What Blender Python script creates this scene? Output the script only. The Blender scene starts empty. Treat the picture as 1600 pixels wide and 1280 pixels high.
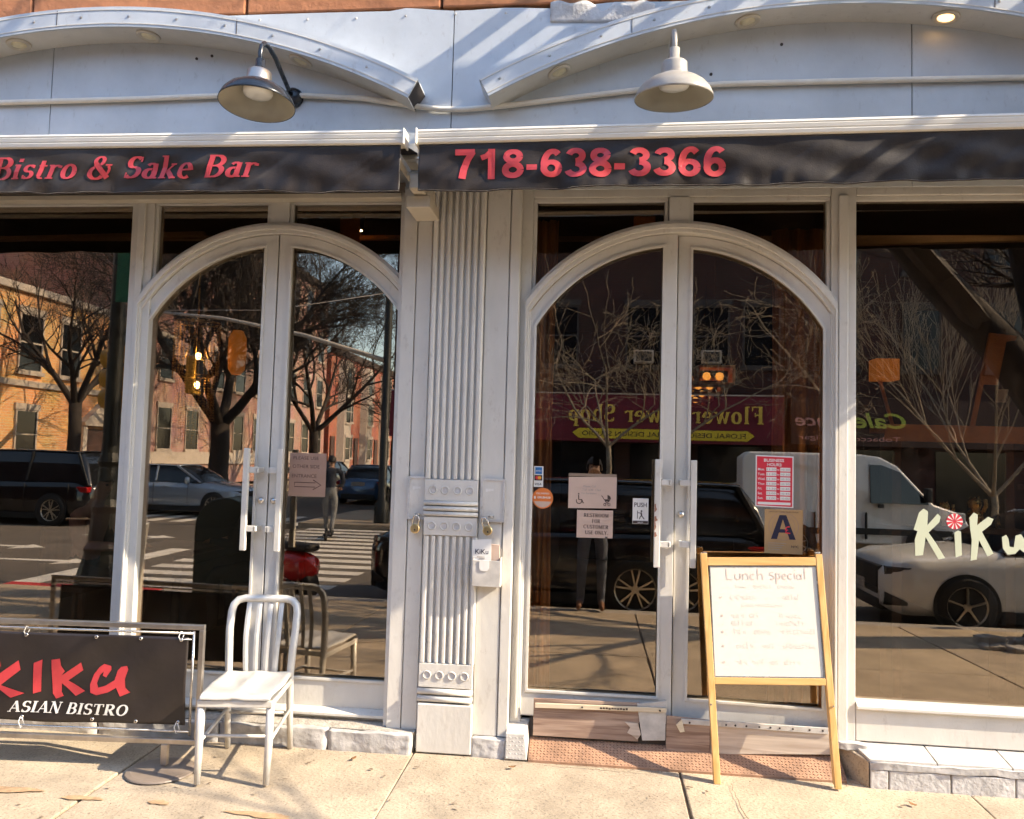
import bpy, bmesh, math, random
from mathutils import Vector, Matrix

RAD = math.radians
scene = bpy.context.scene
COL = scene.collection

# ------------------------------------------------------------------ camera, sky, sun, exposure
CAM_YAW, CAM_PITCH, CAM_ROLL = RAD(6.1), RAD(3.4), RAD(1.57)
CAM_POS = Vector((0.0, -4.75, 1.69))
fw = Vector((-math.sin(CAM_YAW)*math.cos(CAM_PITCH), math.cos(CAM_YAW)*math.cos(CAM_PITCH), math.sin(CAM_PITCH)))
rt0 = Vector((math.cos(CAM_YAW), math.sin(CAM_YAW), 0.0))
up0 = rt0.cross(fw)
rt = math.cos(CAM_ROLL)*rt0 + math.sin(CAM_ROLL)*up0
up = -math.sin(CAM_ROLL)*rt0 + math.cos(CAM_ROLL)*up0
cam_data = bpy.data.cameras.new('camera')
cam = bpy.data.objects.new('camera', cam_data)
COL.objects.link(cam)
cam.matrix_world = Matrix(((rt.x, up.x, -fw.x, CAM_POS.x), (rt.y, up.y, -fw.y, CAM_POS.y), (rt.z, up.z, -fw.z, CAM_POS.z), (0, 0, 0, 1)))
cam_data.sensor_width = 36.0
cam_data.sensor_fit = 'HORIZONTAL'
cam_data.lens = 36.0*1250.0/1600.0
cam_data.clip_start = 0.02
cam_data.clip_end = 600.0
scene.camera = cam

SUN_AZ, SUN_EL = RAD(78.0), RAD(35.7)          # azimuth measured from the shop front's outward normal towards +x
to_sun = Vector((math.sin(SUN_AZ)*math.cos(SUN_EL), -math.cos(SUN_AZ)*math.cos(SUN_EL), math.sin(SUN_EL)))
world = bpy.data.worlds.new('World')
scene.world = world
world.use_nodes = True
wn, wl = world.node_tree.nodes, world.node_tree.links
sky = wn.new('ShaderNodeTexSky')
sky.sky_type = 'NISHITA'
sky.sun_disc = False
sky.sun_elevation = SUN_EL
sky.sun_rotation = math.atan2(to_sun.x, to_sun.y)
sky.air_density = 1.0
sky.dust_density = 0.8
sky.ozone_density = 1.6
wn['Background'].inputs['Strength'].default_value = 0.15
wl.new(sky.outputs['Color'], wn['Background'].inputs['Color'])
sun_data = bpy.data.lights.new('sun', 'SUN')
sun_data.energy = 2.9
sun_data.angle = RAD(0.4)
sun_data.color = (1.0, 0.87, 0.68)
sun = bpy.data.objects.new('sun', sun_data)
COL.objects.link(sun)
sun.location = (20, -10, 20)
sun.rotation_euler = (-to_sun).to_track_quat('-Z', 'Y').to_euler()
scene.view_settings.view_transform = 'Standard'
scene.view_settings.look = 'None'
scene.view_settings.gamma = 1.0
scene.view_settings.exposure = 2.02
scene.render.engine = 'CYCLES'
scene.cycles.use_denoising = True
scene.cycles.max_bounces = 5
scene.cycles.diffuse_bounces = 2
scene.cycles.adaptive_threshold = 0.03
scene.cycles.glossy_bounces = 3
scene.cycles.transparent_max_bounces = 10
scene.cycles.caustics_reflective = False
scene.cycles.caustics_refractive = False
scene.cycles.sample_clamp_indirect = 6.0

# ------------------------------------------------------------------ materials
MATS = {}
def mat(name, col, rough=0.55, metal=0.0, var=0.0, vscale=4.0, bump=0.0, bscale=80.0, spec=0.5, emit=0.0, coat=0.0,
        stretch=(1, 1, 1), speck=0.0, wear=0.0):
    """procedural paint / stone / cloth: base colour broken up by noise, fine bump, roughness variation"""
    m = bpy.data.materials.new(name); MATS[name] = m
    m.use_nodes = True
    n, l = m.node_tree.nodes, m.node_tree.links
    b = n['Principled BSDF']
    b.inputs['Roughness'].default_value = rough
    b.inputs['Metallic'].default_value = metal
    b.inputs['Specular IOR Level'].default_value = spec
    b.inputs['Coat Weight'].default_value = coat
    b.inputs['Base Color'].default_value = (*col, 1)
    if emit:
        b.inputs['Emission Color'].default_value = (*col, 1)
        b.inputs['Emission Strength'].default_value = emit
    if var or bump or speck:
        tc = n.new('ShaderNodeTexCoord'); mp = n.new('ShaderNodeMapping')
        mp.inputs['Scale'].default_value = stretch
        l.new(tc.outputs['Object'], mp.inputs['Vector'])
    if var or speck:
        nz = n.new('ShaderNodeTexNoise'); nz.inputs['Scale'].default_value = vscale
        nz.inputs['Detail'].default_value = 6.0; nz.inputs['Roughness'].default_value = 0.62
        l.new(mp.outputs['Vector'], nz.inputs['Vector'])
        cr = n.new('ShaderNodeValToRGB')
        cr.color_ramp.elements[0].position = 0.3; cr.color_ramp.elements[1].position = 0.72
        cr.color_ramp.elements[0].color = (*[max(0, c*(1-var)) for c in col], 1)
        cr.color_ramp.elements[1].color = (*[min(1, c*(1+var)) for c in col], 1)
        l.new(nz.outputs['Fac'], cr.inputs['Fac'])
        out = cr.outputs['Color']
        if speck:
            n2 = n.new('ShaderNodeTexNoise'); n2.inputs['Scale'].default_value = 90.0; n2.inputs['Detail'].default_value = 3.0
            l.new(mp.outputs['Vector'], n2.inputs['Vector'])
            c2 = n.new('ShaderNodeValToRGB')
            c2.color_ramp.elements[0].position = 0.30; c2.color_ramp.elements[1].position = 0.46
            c2.color_ramp.elements[0].color = (1-speck, 1-speck, 1-speck, 1); c2.color_ramp.elements[1].color = (1, 1, 1, 1)
            l.new(n2.outputs['Fac'], c2.inputs['Fac'])
            mx = n.new('ShaderNodeMix'); mx.data_type = 'RGBA'; mx.blend_type = 'MULTIPLY'; mx.inputs['Factor'].default_value = 1.0
            l.new(out, mx.inputs['A']); l.new(c2.outputs['Color'], mx.inputs['B'])
            out = mx.outputs['Result']
        if wear:
            n3 = n.new('ShaderNodeTexNoise'); n3.inputs['Scale'].default_value = 13.0; n3.inputs['Detail'].default_value = 12.0; n3.inputs['Roughness'].default_value = 0.72
            mp3 = n.new('ShaderNodeMapping'); mp3.inputs['Scale'].default_value = (1.6, 1.6, 0.7); l.new(tc.outputs['Object'], mp3.inputs['Vector']); l.new(mp3.outputs['Vector'], n3.inputs['Vector'])
            c3 = n.new('ShaderNodeValToRGB'); c3.color_ramp.elements[0].position = 0.575; c3.color_ramp.elements[1].position = 0.68
            c3.color_ramp.elements[0].color = (0, 0, 0, 1); c3.color_ramp.elements[1].color = (wear, wear, wear, 1)
            l.new(n3.outputs['Fac'], c3.inputs['Fac'])
            mx3 = n.new('ShaderNodeMix'); mx3.data_type = 'RGBA'; mx3.inputs['B'].default_value = (col[0]*.42, col[1]*.34, col[2]*.27, 1)
            l.new(c3.outputs['Color'], mx3.inputs['Factor']); l.new(out, mx3.inputs['A'])
            out = mx3.outputs['Result']
        l.new(out, b.inputs['Base Color'])
        mr = n.new('ShaderNodeMapRange')
        mr.inputs['To Min'].default_value = max(0.02, rough-0.1); mr.inputs['To Max'].default_value = min(1, rough+0.1)
        l.new(nz.outputs['Fac'], mr.inputs['Value']); l.new(mr.outputs['Result'], b.inputs['Roughness'])
    if bump:
        nb = n.new('ShaderNodeTexNoise'); nb.inputs['Scale'].default_value = bscale; nb.inputs['Detail'].default_value = 5.0
        l.new(mp.outputs['Vector'], nb.inputs['Vector'])
        bp = n.new('ShaderNodeBump'); bp.inputs['Strength'].default_value = bump; bp.inputs['Distance'].default_value = 0.01
        l.new(nb.outputs['Fac'], bp.inputs['Height']); l.new(bp.outputs['Normal'], b.inputs['Normal'])
    return m

def wood_mat(name, c1, c2, rough=0.45, axis='Z', scale=18.0):
    m = bpy.data.materials.new(name); MATS[name] = m
    m.use_nodes = True
    n, l = m.node_tree.nodes, m.node_tree.links
    b = n['Principled BSDF']; b.inputs['Roughness'].default_value = rough
    tc = n.new('ShaderNodeTexCoord'); mp = n.new('ShaderNodeMapping')
    s = {'X': (0.06, 1, 1), 'Y': (1, 0.06, 1), 'Z': (1, 1, 0.06)}[axis]
    mp.inputs['Scale'].default_value = s
    l.new(tc.outputs['Object'], mp.inputs['Vector'])
    nz = n.new('ShaderNodeTexNoise'); nz.inputs['Scale'].default_value = scale*3; nz.inputs['Detail'].default_value = 8.0
    nz.inputs['Distortion'].default_value = 0.6
    l.new(mp.outputs['Vector'], nz.inputs['Vector'])
    cr = n.new('ShaderNodeValToRGB')
    cr.color_ramp.elements[0].position = 0.34; cr.color_ramp.elements[1].position = 0.68
    cr.color_ramp.elements[0].color = (*c1, 1); cr.color_ramp.elements[1].color = (*c2, 1)
    l.new(nz.outputs['Fac'], cr.inputs['Fac']); l.new(cr.outputs['Color'], b.inputs['Base Color'])
    bp = n.new('ShaderNodeBump'); bp.inputs['Strength'].default_value = 0.12; bp.inputs['Distance'].default_value = 0.004
    l.new(nz.outputs['Fac'], bp.inputs['Height']); l.new(bp.outputs['Normal'], b.inputs['Normal'])
    return m

def brick_mat(name, c1, c2, mortar, plane='YZ', scale=1.0):
    """far brickwork, too small in the picture to pick single bricks apart"""
    m = bpy.data.materials.new(name); MATS[name] = m
    m.use_nodes = True
    n, l = m.node_tree.nodes, m.node_tree.links
    b = n['Principled BSDF']; b.inputs['Roughness'].default_value = 0.85
    tc = n.new('ShaderNodeTexCoord'); sp = n.new('ShaderNodeSeparateXYZ'); cb = n.new('ShaderNodeCombineXYZ')
    l.new(tc.outputs['Object'], sp.inputs['Vector'])
    l.new(sp.outputs['Y' if plane[0] == 'Y' else 'X'], cb.inputs['X']); l.new(sp.outputs['Z'], cb.inputs['Y'])
    bt = n.new('ShaderNodeTexBrick')
    bt.inputs['Scale'].default_value = scale
    bt.inputs['Brick Width'].default_value = 0.24; bt.inputs['Row Height'].default_value = 0.09
    bt.inputs['Mortar Size'].default_value = 0.012
    bt.inputs['Color1'].default_value = (*c1, 1); bt.inputs['Color2'].default_value = (*c2, 1); bt.inputs['Mortar'].default_value = (*mortar, 1)
    l.new(cb.outputs['Vector'], bt.inputs['Vector'])
    nz = n.new('ShaderNodeTexNoise'); nz.inputs['Scale'].default_value = 0.9; nz.inputs['Detail'].default_value = 5.0
    l.new(tc.outputs['Object'], nz.inputs['Vector'])
    mx = n.new('ShaderNodeMix'); mx.data_type = 'RGBA'; mx.blend_type = 'MULTIPLY'; mx.inputs['Factor'].default_value = 0.5
    l.new(bt.outputs['Color'], mx.inputs['A']); l.new(nz.outputs['Color'], mx.inputs['B'])
    hs = n.new('ShaderNodeHueSaturation'); hs.inputs['Value'].default_value = 1.35
    l.new(mx.outputs['Result'], hs.inputs['Color']); l.new(bt.outputs['Color'], mx.inputs['A'])
    l.new(hs.outputs['Color'], b.inputs['Base Color'])
    return m

def glass_mat(name, f0=0.065, tint=(0.74, 0.66, 0.58), wobble=0.0):
    """window glass: clear tinted sheet with Schlick reflection off each face"""
    m = bpy.data.materials.new(name); MATS[name] = m
    m.use_nodes = True
    n, l = m.node_tree.nodes, m.node_tree.links
    n.remove(n['Principled BSDF'])
    out = n['Material Output']
    tr = n.new('ShaderNodeBsdfTransparent'); tr.inputs['Color'].default_value = (*tint, 1)
    gl = n.new('ShaderNodeBsdfGlossy'); gl.inputs['Roughness'].default_value = 0.0; gl.inputs['Color'].default_value = (1.0, 0.89, 0.74, 1)
    lw = n.new('ShaderNodeLayerWeight'); lw.inputs['Blend'].default_value = 0.5
    pw = n.new('ShaderNodeMath'); pw.operation = 'POWER'; pw.inputs[1].default_value = 5.0
    l.new(lw.outputs['Facing'], pw.inputs[0])
    mr = n.new('ShaderNodeMapRange'); mr.inputs['To Min'].default_value = f0; mr.inputs['To Max'].default_value = 1.0
    l.new(pw.outputs[0], mr.inputs['Value'])
    mx = n.new('ShaderNodeMixShader')
    l.new(mr.outputs['Result'], mx.inputs['Fac']); l.new(tr.outputs[0], mx.inputs[1]); l.new(gl.outputs[0], mx.inputs[2])
    if wobble:
        tc = n.new('ShaderNodeTexCoord'); nz = n.new('ShaderNodeTexNoise'); nz.inputs['Scale'].default_value = 1.6; nz.inputs['Detail'].default_value = 1.0
        l.new(tc.outputs['Object'], nz.inputs['Vector'])
        bp = n.new('ShaderNodeBump'); bp.inputs['Strength'].default_value = wobble; bp.inputs['Distance'].default_value = 0.01
        l.new(nz.outputs['Fac'], bp.inputs['Height']); l.new(bp.outputs['Normal'], gl.inputs['Normal'])
    # faint film of dust and wiped smears
    tc2 = n.new('ShaderNodeTexCoord'); mp2 = n.new('ShaderNodeMapping'); mp2.inputs['Scale'].default_value = (1.0, 1.0, 0.5); mp2.inputs['Rotation'].default_value = (0, 0.5, 0)
    nd = n.new('ShaderNodeTexNoise'); nd.inputs['Scale'].default_value = 5.0; nd.inputs['Detail'].default_value = 10.0; nd.inputs['Roughness'].default_value = 0.7
    l.new(tc2.outputs['Object'], mp2.inputs['Vector']); l.new(mp2.outputs['Vector'], nd.inputs['Vector'])
    md = n.new('ShaderNodeMapRange'); md.inputs['From Min'].default_value = 0.5; md.inputs['From Max'].default_value = 0.85; md.inputs['To Max'].default_value = 0.022
    l.new(nd.outputs['Fac'], md.inputs['Value'])
    df = n.new('ShaderNodeBsdfDiffuse'); df.inputs['Color'].default_value = (0.5, 0.45, 0.38, 1)
    m2 = n.new('ShaderNodeMixShader'); l.new(md.outputs['Result'], m2.inputs['Fac']); l.new(mx.outputs[0], m2.inputs[1]); l.new(df.outputs[0], m2.inputs[2])
    l.new(m2.outputs[0], out.inputs['Surface'])
    return m

mat('grey_paint', (0.665, 0.622, 0.552), 0.42, var=0.13, vscale=2.2, bump=0.16, bscale=35, stretch=(1, 1, 0.45), wear=0.26)
mat('grey_paint_upper', (0.54, 0.56, 0.575), 0.36, var=0.16, vscale=1.3, bump=0.25, bscale=7, wear=0.28)
mat('grey_paint_old', (0.55, 0.52, 0.49), 0.6, var=0.22, vscale=9, bump=0.5, bscale=45, wear=0.6)
mat('seam_dark', (0.05, 0.04, 0.035), 0.8)
mat('rough_stone_paint', (0.48, 0.45, 0.42), 0.75, var=0.28, vscale=9, bump=0.5, bscale=30)
mat('tread_stone', (0.42, 0.37, 0.31), 0.8, var=0.3, vscale=20, bump=0.7, bscale=70, speck=0.35)
mat('white_metal', (0.74, 0.69, 0.60), 0.35, var=0.05, vscale=3)
mat('conduit_paint', (0.80, 0.72, 0.60), 0.4, var=0.08, vscale=8)
mat('cream_metal', (0.60, 0.53, 0.42), 0.45, var=0.10, vscale=5)
mat('black_vinyl', (0.022, 0.015, 0.011), 0.46, var=0.25, vscale=30, bump=0.12, bscale=160, spec=0.30)
mat('black_banner', (0.022, 0.015, 0.012), 0.46, var=0.2, vscale=5, bump=0.5, bscale=9, spec=0.5)
mat('black_fabric', (0.010, 0.008, 0.008), 0.9)
for _k, _v in (('Sheen Weight', 0.7), ('Sheen Roughness', 0.35)): MATS['black_vinyl'].node_tree.nodes['Principled BSDF'].inputs[_k].default_value = _v
MATS['black_vinyl'].node_tree.nodes['Principled BSDF'].inputs['Sheen Tint'].default_value = (1.0, 0.9, 0.78, 1)
mat('red_print', (0.52, 0.045, 0.05), 0.5, var=0.12, vscale=12)
mat('white_print', (0.80, 0.76, 0.70), 0.5)
mat('dark_print', (0.05, 0.03, 0.025), 0.6)
mat('cream_vinyl', (0.60, 0.62, 0.44), 0.5)
mat('brown_metal', (0.20, 0.155, 0.12), 0.45, var=0.2, vscale=8, stretch=(0.3, 1, 1))
mat('terracotta', (0.42, 0.17, 0.075), 0.85, var=0.25, vscale=5, bump=0.5, bscale=30)
mat('concrete', (0.40, 0.318, 0.225), 0.85, var=0.24, vscale=2.6, bump=0.45, bscale=50, speck=0.42)
mat('concrete_b', (0.42, 0.335, 0.232), 0.85, var=0.26, vscale=2.0, bump=0.45, bscale=50, speck=0.42)
mat('concrete_c', (0.385, 0.308, 0.22), 0.85, var=0.26, vscale=3.0, bump=0.45, bscale=50, speck=0.45)
mat('joint_dirt', (0.16, 0.11, 0.07), 0.95, var=0.4, vscale=12)
mat('rust_stain', (0.41, 0.26, 0.14), 0.9, var=0.35, vscale=30)
mat('kerb_stone', (0.34, 0.31, 0.28), 0.8, var=0.2, vscale=6, bump=0.4)
mat('asphalt', (0.115, 0.098, 0.080), 0.85, var=0.25, vscale=1.2, bump=0.4, bscale=90)
mat('road_paint', (0.66, 0.62, 0.55), 0.7, var=0.2, vscale=3)
mat('kerb_red', (0.45, 0.03, 0.03), 0.7, var=0.2, vscale=6)
mat('rust_dark', (0.20, 0.105, 0.06), 0.6, var=0.3, vscale=9)
mat('rust_plate', (0.35, 0.195, 0.115), 0.6, var=0.35, vscale=7, bump=0.2)
mat('white_plate', (0.54, 0.50, 0.45), 0.5, var=0.2, vscale=14)
mat('brushed_alu', (0.64, 0.605, 0.55), 0.42, metal=0.28, var=0.12, vscale=10, bump=0.04, bscale=120)
mat('steel', (0.45, 0.40, 0.35), 0.32, metal=0.9, var=0.25, vscale=9)
mat('steel_bright', (0.62, 0.58, 0.53), 0.25, metal=0.9, var=0.2, vscale=9)
mat('brass', (0.70, 0.52, 0.25), 0.30, metal=0.85, var=0.12, vscale=20)
mat('navy_enamel', (0.016, 0.020, 0.028), 0.26, var=0.3, vscale=12)
mat('grey_enamel', (0.36, 0.33, 0.29), 0.35, var=0.15, vscale=12)
mat('cream_enamel', (0.58, 0.51, 0.38), 0.35, var=0.06, vscale=6)
mat('bulb_white', (0.88, 0.84, 0.76), 0.3)
mat('lens_off', (0.80, 0.70, 0.46), 0.35, var=0.12, vscale=40)
mat('lens_lit', (1.0, 0.56, 0.20), 0.4, emit=1.1)
mat('paper_white', (0.80, 0.76, 0.70), 0.7)
mat('paper_pink', (0.58, 0.42, 0.33), 0.75, var=0.05, vscale=10)
mat('paper_brown', (0.36, 0.22, 0.155), 0.75, var=0.08, vscale=8)
mat('paper_tan', (0.46, 0.28, 0.12), 0.75, var=0.10, vscale=9)
mat('ink_navy', (0.012, 0.010, 0.035), 0.6)
mat('ink_brown', (0.10, 0.05, 0.04), 0.7)
mat('ink_grey', (0.36, 0.31, 0.28), 0.7)
mat('sign_red', (0.68, 0.03, 0.05), 0.45)
mat('sticker_orange', (0.75, 0.20, 0.04), 0.5)
mat('sticker_blue', (0.03, 0.16, 0.42), 0.5)
mat('sticker_amber', (0.85, 0.35, 0.03), 0.5)
mat('tape', (0.30, 0.22, 0.16), 0.25)
mat('whiteboard', (0.70, 0.66, 0.58), 0.22, var=0.03, vscale=3)
mat('marker_red', (0.60, 0.47, 0.40), 0.6)
mat('marker_faint', (0.66, 0.615, 0.54), 0.6)
mat('marker_dark', (0.30, 0.20, 0.22), 0.6)
mat('rubber', (0.02, 0.018, 0.016), 0.75)
mat('padlock_steel', (0.62, 0.58, 0.52), 0.25, metal=0.9)
mat('chipped_wood', (0.33, 0.15, 0.09), 0.8, var=0.3, vscale=30)
wood_mat('pine', (0.60, 0.32, 0.10), (0.78, 0.48, 0.19), 0.4, 'Z', 12)
wood_mat('pine_x', (0.60, 0.32, 0.10), (0.78, 0.48, 0.19), 0.4, 'X', 12)
wood_mat('plank_brown', (0.22, 0.13, 0.09), (0.48, 0.34, 0.25), 0.55, 'X', 14)
wood_mat('plank_pale', (0.46, 0.36, 0.28), (0.66, 0.55, 0.44), 0.55, 'X', 14)
wood_mat('batten_pale', (0.62, 0.50, 0.33), (0.76, 0.65, 0.47), 0.6, 'X', 14)
glass_mat('glass', 0.20, wobble=0.02)
glass_mat('glass_flat', 0.20)

# ------------------------------------------------------------------ geometry helpers
class MB:
    def __init__(s): s.v = []; s.f = []
    def box(s, x0, x1, y0, y1, z0, z1):
        return s.hexa([(x0,y0,z0),(x1,y0,z0),(x1,y1,z0),(x0,y1,z0),(x0,y0,z1),(x1,y0,z1),(x1,y1,z1),(x0,y1,z1)])
    def hexa(s, p):
        i = len(s.v); s.v += [tuple(q) for q in p]
        s.f += [(i,i+3,i+2,i+1),(i+4,i+5,i+6,i+7),(i,i+1,i+5,i+4),(i+1,i+2,i+6,i+5),(i+2,i+3,i+7,i+6),(i+3,i,i+4,i+7)]
        return s
    def prism(s, pts, y0, y1):
        """polygon given in x,z, thickness from y0 (front) to y1 (back)"""
        i = len(s.v); k = len(pts)
        s.v += [(x, y0, z) for x, z in pts] + [(x, y1, z) for x, z in pts]
        s.f.append(tuple(range(i, i+k))); s.f.append(tuple(range(i+2*k-1, i+k-1, -1)))
        for a in range(k):
            b = (a+1) % k
            s.f.append((i+a, i+k+a, i+k+b, i+b))
        return s
    def prism_ax(s, pts, a0, a1, axis):
        """polygon swept along another axis: axis 'x' -> pts are (y,z); axis 'z' -> pts are (x,y)"""
        i = len(s.v); k = len(pts)
        for a in (a0, a1):
            for p in pts:
                s.v.append((a, p[0], p[1]) if axis == 'x' else (p[0], p[1], a))
        s.f.append(tuple(range(i, i+k))); s.f.append(tuple(range(i+2*k-1, i+k-1, -1)))
        for a in range(k):
            b = (a+1) % k
            s.f.append((i+a, i+k+a, i+k+b, i+b))
        return s
    def strip(s, outer, inner, y0, y1, closed=False):
        """frame between two x,z paths with the same number of points"""
        k = len(outer); i = len(s.v)
        for a in range(k):
            (ox, oz), (ix, iz) = outer[a], inner[a]
            s.v += [(ox, y0, oz), (ix, y0, iz), (ix, y1, iz), (ox, y1, oz)]
        n = k if closed else k-1
        for a in range(n):
            p = i+4*a; q = i+4*((a+1) % k)
            for e in range(4):
                g = (e+1) % 4
                s.f.append((p+e, q+e, q+g, p+g))
        if not closed:
            s.f.append((i, i+1, i+2, i+3)); e = i+4*(k-1); s.f.append((e+3, e+2, e+1, e))
        return s
    def tube(s, pts, rad, n=8, cap=True):
        pts = [Vector(p) for p in pts]; k = len(pts); i = len(s.v)
        if not hasattr(rad, '__len__'): rad = [rad]*k
        prev = None
        for a in range(k):
            t = (pts[min(a+1, k-1)]-pts[max(a-1, 0)])
            if t.length < 1e-9: t = Vector((0, 0, 1))
            t.normalize()
            if prev is None:
                h = Vector((0, 0, 1)) if abs(t.z) < 0.9 else Vector((1, 0, 0))
                u = t.cross(h).normalized()
            else:
                u = prev-t*prev.dot(t)
                u = u.normalized() if u.length > 1e-6 else t.orthogonal().normalized()
            prev = u; w = t.cross(u)
            for e in range(n):
                c = 2*math.pi*e/n
                s.v.append(tuple(pts[a]+(u*math.cos(c)+w*math.sin(c))*rad[a]))
        for a in range(k-1):
            for e in range(n):
                g = (e+1) % n
                s.f.append((i+a*n+e, i+a*n+g, i+(a+1)*n+g, i+(a+1)*n+e))
        if cap:
            s.f.append(tuple(range(i+n-1, i-1, -1))); s.f.append(tuple(range(i+(k-1)*n, i+k*n)))
        return s
    def bar(s, p, q, w, d, hint=(0, 0, 1)):
        """rectangular bar from p to q, w wide across, d deep"""
        p, q = Vector(p), Vector(q); t = (q-p).normalized(); h = Vector(hint)
        if abs(t.dot(h)) > 0.95: h = Vector((0, 1, 0))
        u = t.cross(h).normalized()*w/2; v = t.cross(u).normalized()*d/2
        return s.hexa([p-u-v, p+u-v, p+u+v, p-u+v, q-u-v, q+u-v, q+u+v, q-u+v])
    def lathe(s, prof, c=(0, 0, 0), n=24, ax='z', closed=False):
        i = len(s.v); k = len(prof)
        for r, h in prof:
            for e in range(n):
                a = 2*math.pi*e/n; x, y = r*math.cos(a), r*math.sin(a)
                if ax == 'z': p = (c[0]+x, c[1]+y, c[2]+h)
                elif ax == 'y': p = (c[0]+x, c[1]+h, c[2]+y)
                else: p = (c[0]+h, c[1]+x, c[2]+y)
                s.v.append(p)
        for a in range(k-1):
            for e in range(n):
                g = (e+1) % n
                s.f.append((i+a*n+e, i+a*n+g, i+(a+1)*n+g, i+(a+1)*n+e))
        if closed:
            s.f.append(tuple(range(i+n-1, i-1, -1))); s.f.append(tuple(range(i+(k-1)*n, i+k*n)))
        return s
    def grid(s, fn, nu, nv):
        i = len(s.v)
        for a in range(nu+1):
            for b in range(nv+1): s.v.append(tuple(fn(a/nu, b/nv)))
        for a in range(nu):
            for b in range(nv):
                p = i+a*(nv+1)+b; s.f.append((p, p+nv+1, p+nv+2, p+1))
        return s
    def build(s, name, m, parent=None, smooth=False, bevel=0.0, solid=0.0):
        me = bpy.data.meshes.new(name)
        me.from_pydata(s.v, [], s.f); me.update()
        bm = bmesh.new(); bm.from_mesh(me); bmesh.ops.recalc_face_normals(bm, faces=bm.faces); bm.to_mesh(me); bm.free()
        if smooth:
            for p in me.polygons: p.use_smooth = True
        o = bpy.data.objects.new(name, me); COL.objects.link(o)
        me.materials.append(MATS[m] if isinstance(m, str) else m)
        if solid:
            d = o.modifiers.new('thickness', 'SOLIDIFY'); d.thickness = solid; d.offset = 0
        if bevel:
            d = o.modifiers.new('edges', 'BEVEL'); d.width = bevel; d.segments = 2; d.limit_method = 'ANGLE'; d.angle_limit = RAD(40)
        if parent is not None: attach(o, parent)
        return o

def attach(o, parent):
    o.parent = parent
    if '_world' in parent.keys():
        o.matrix_parent_inverse = Matrix.Translation(-Vector(parent['_world']))

def thing(name, label, cat, loc, group=None, rotz=None):
    """an Empty at a thing's base; with rotz the parts are modelled around the origin, else in place"""
    o = bpy.data.objects.new(name, None); COL.objects.link(o)
    o.empty_display_size = 0.1
    o.location = loc
    if rotz is None: o['_world'] = list(loc)
    else: o.rotation_euler = (0, 0, rotz)
    o['label'] = label; o['category'] = cat
    if group: o['group'] = group
    return o
def tag(o, label=None, cat=None, group=None, kind=None):
    if label: o['label'] = label
    if cat: o['category'] = cat
    if group: o['group'] = group
    if kind: o['kind'] = kind
    return o

# ---- lettering: built-in sans for plain print, drawn strokes for serif print
def sans(text, x, z, size, y, m, parent, name='lettering', fat=0.0, shear=0.0, width=None, flip=False, align='LEFT', yaw=None):
    cu = bpy.data.curves.new('t', 'FONT'); cu.body = text; cu.size = size; cu.shear = shear; cu.offset = fat*size; cu.align_x = align
    cu.resolution_u = 3
    t = bpy.data.objects.new('t', cu); COL.objects.link(t)
    dg = bpy.context.evaluated_depsgraph_get()
    me = bpy.data.meshes.new_from_object(t.evaluated_get(dg))
    bpy.data.objects.remove(t); bpy.data.curves.remove(cu)
    xs = [v.co.x for v in me.vertices] or [0, 1]
    w0, w1 = min(xs), max(xs); k = (width/(w1-w0)) if width else 1.0
    for v in me.vertices:
        px = (v.co.x-(w0 if width else 0))*k
        pz = v.co.y
        v.co = (x-px, y, z+pz) if flip else (x+px, y, z+pz)
    me.materials.clear(); me.materials.append(MATS[m]); me.name = name
    o = bpy.data.objects.new(name, me); COL.objects.link(o)
    if parent is not None: attach(o, parent)
    return o

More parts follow.
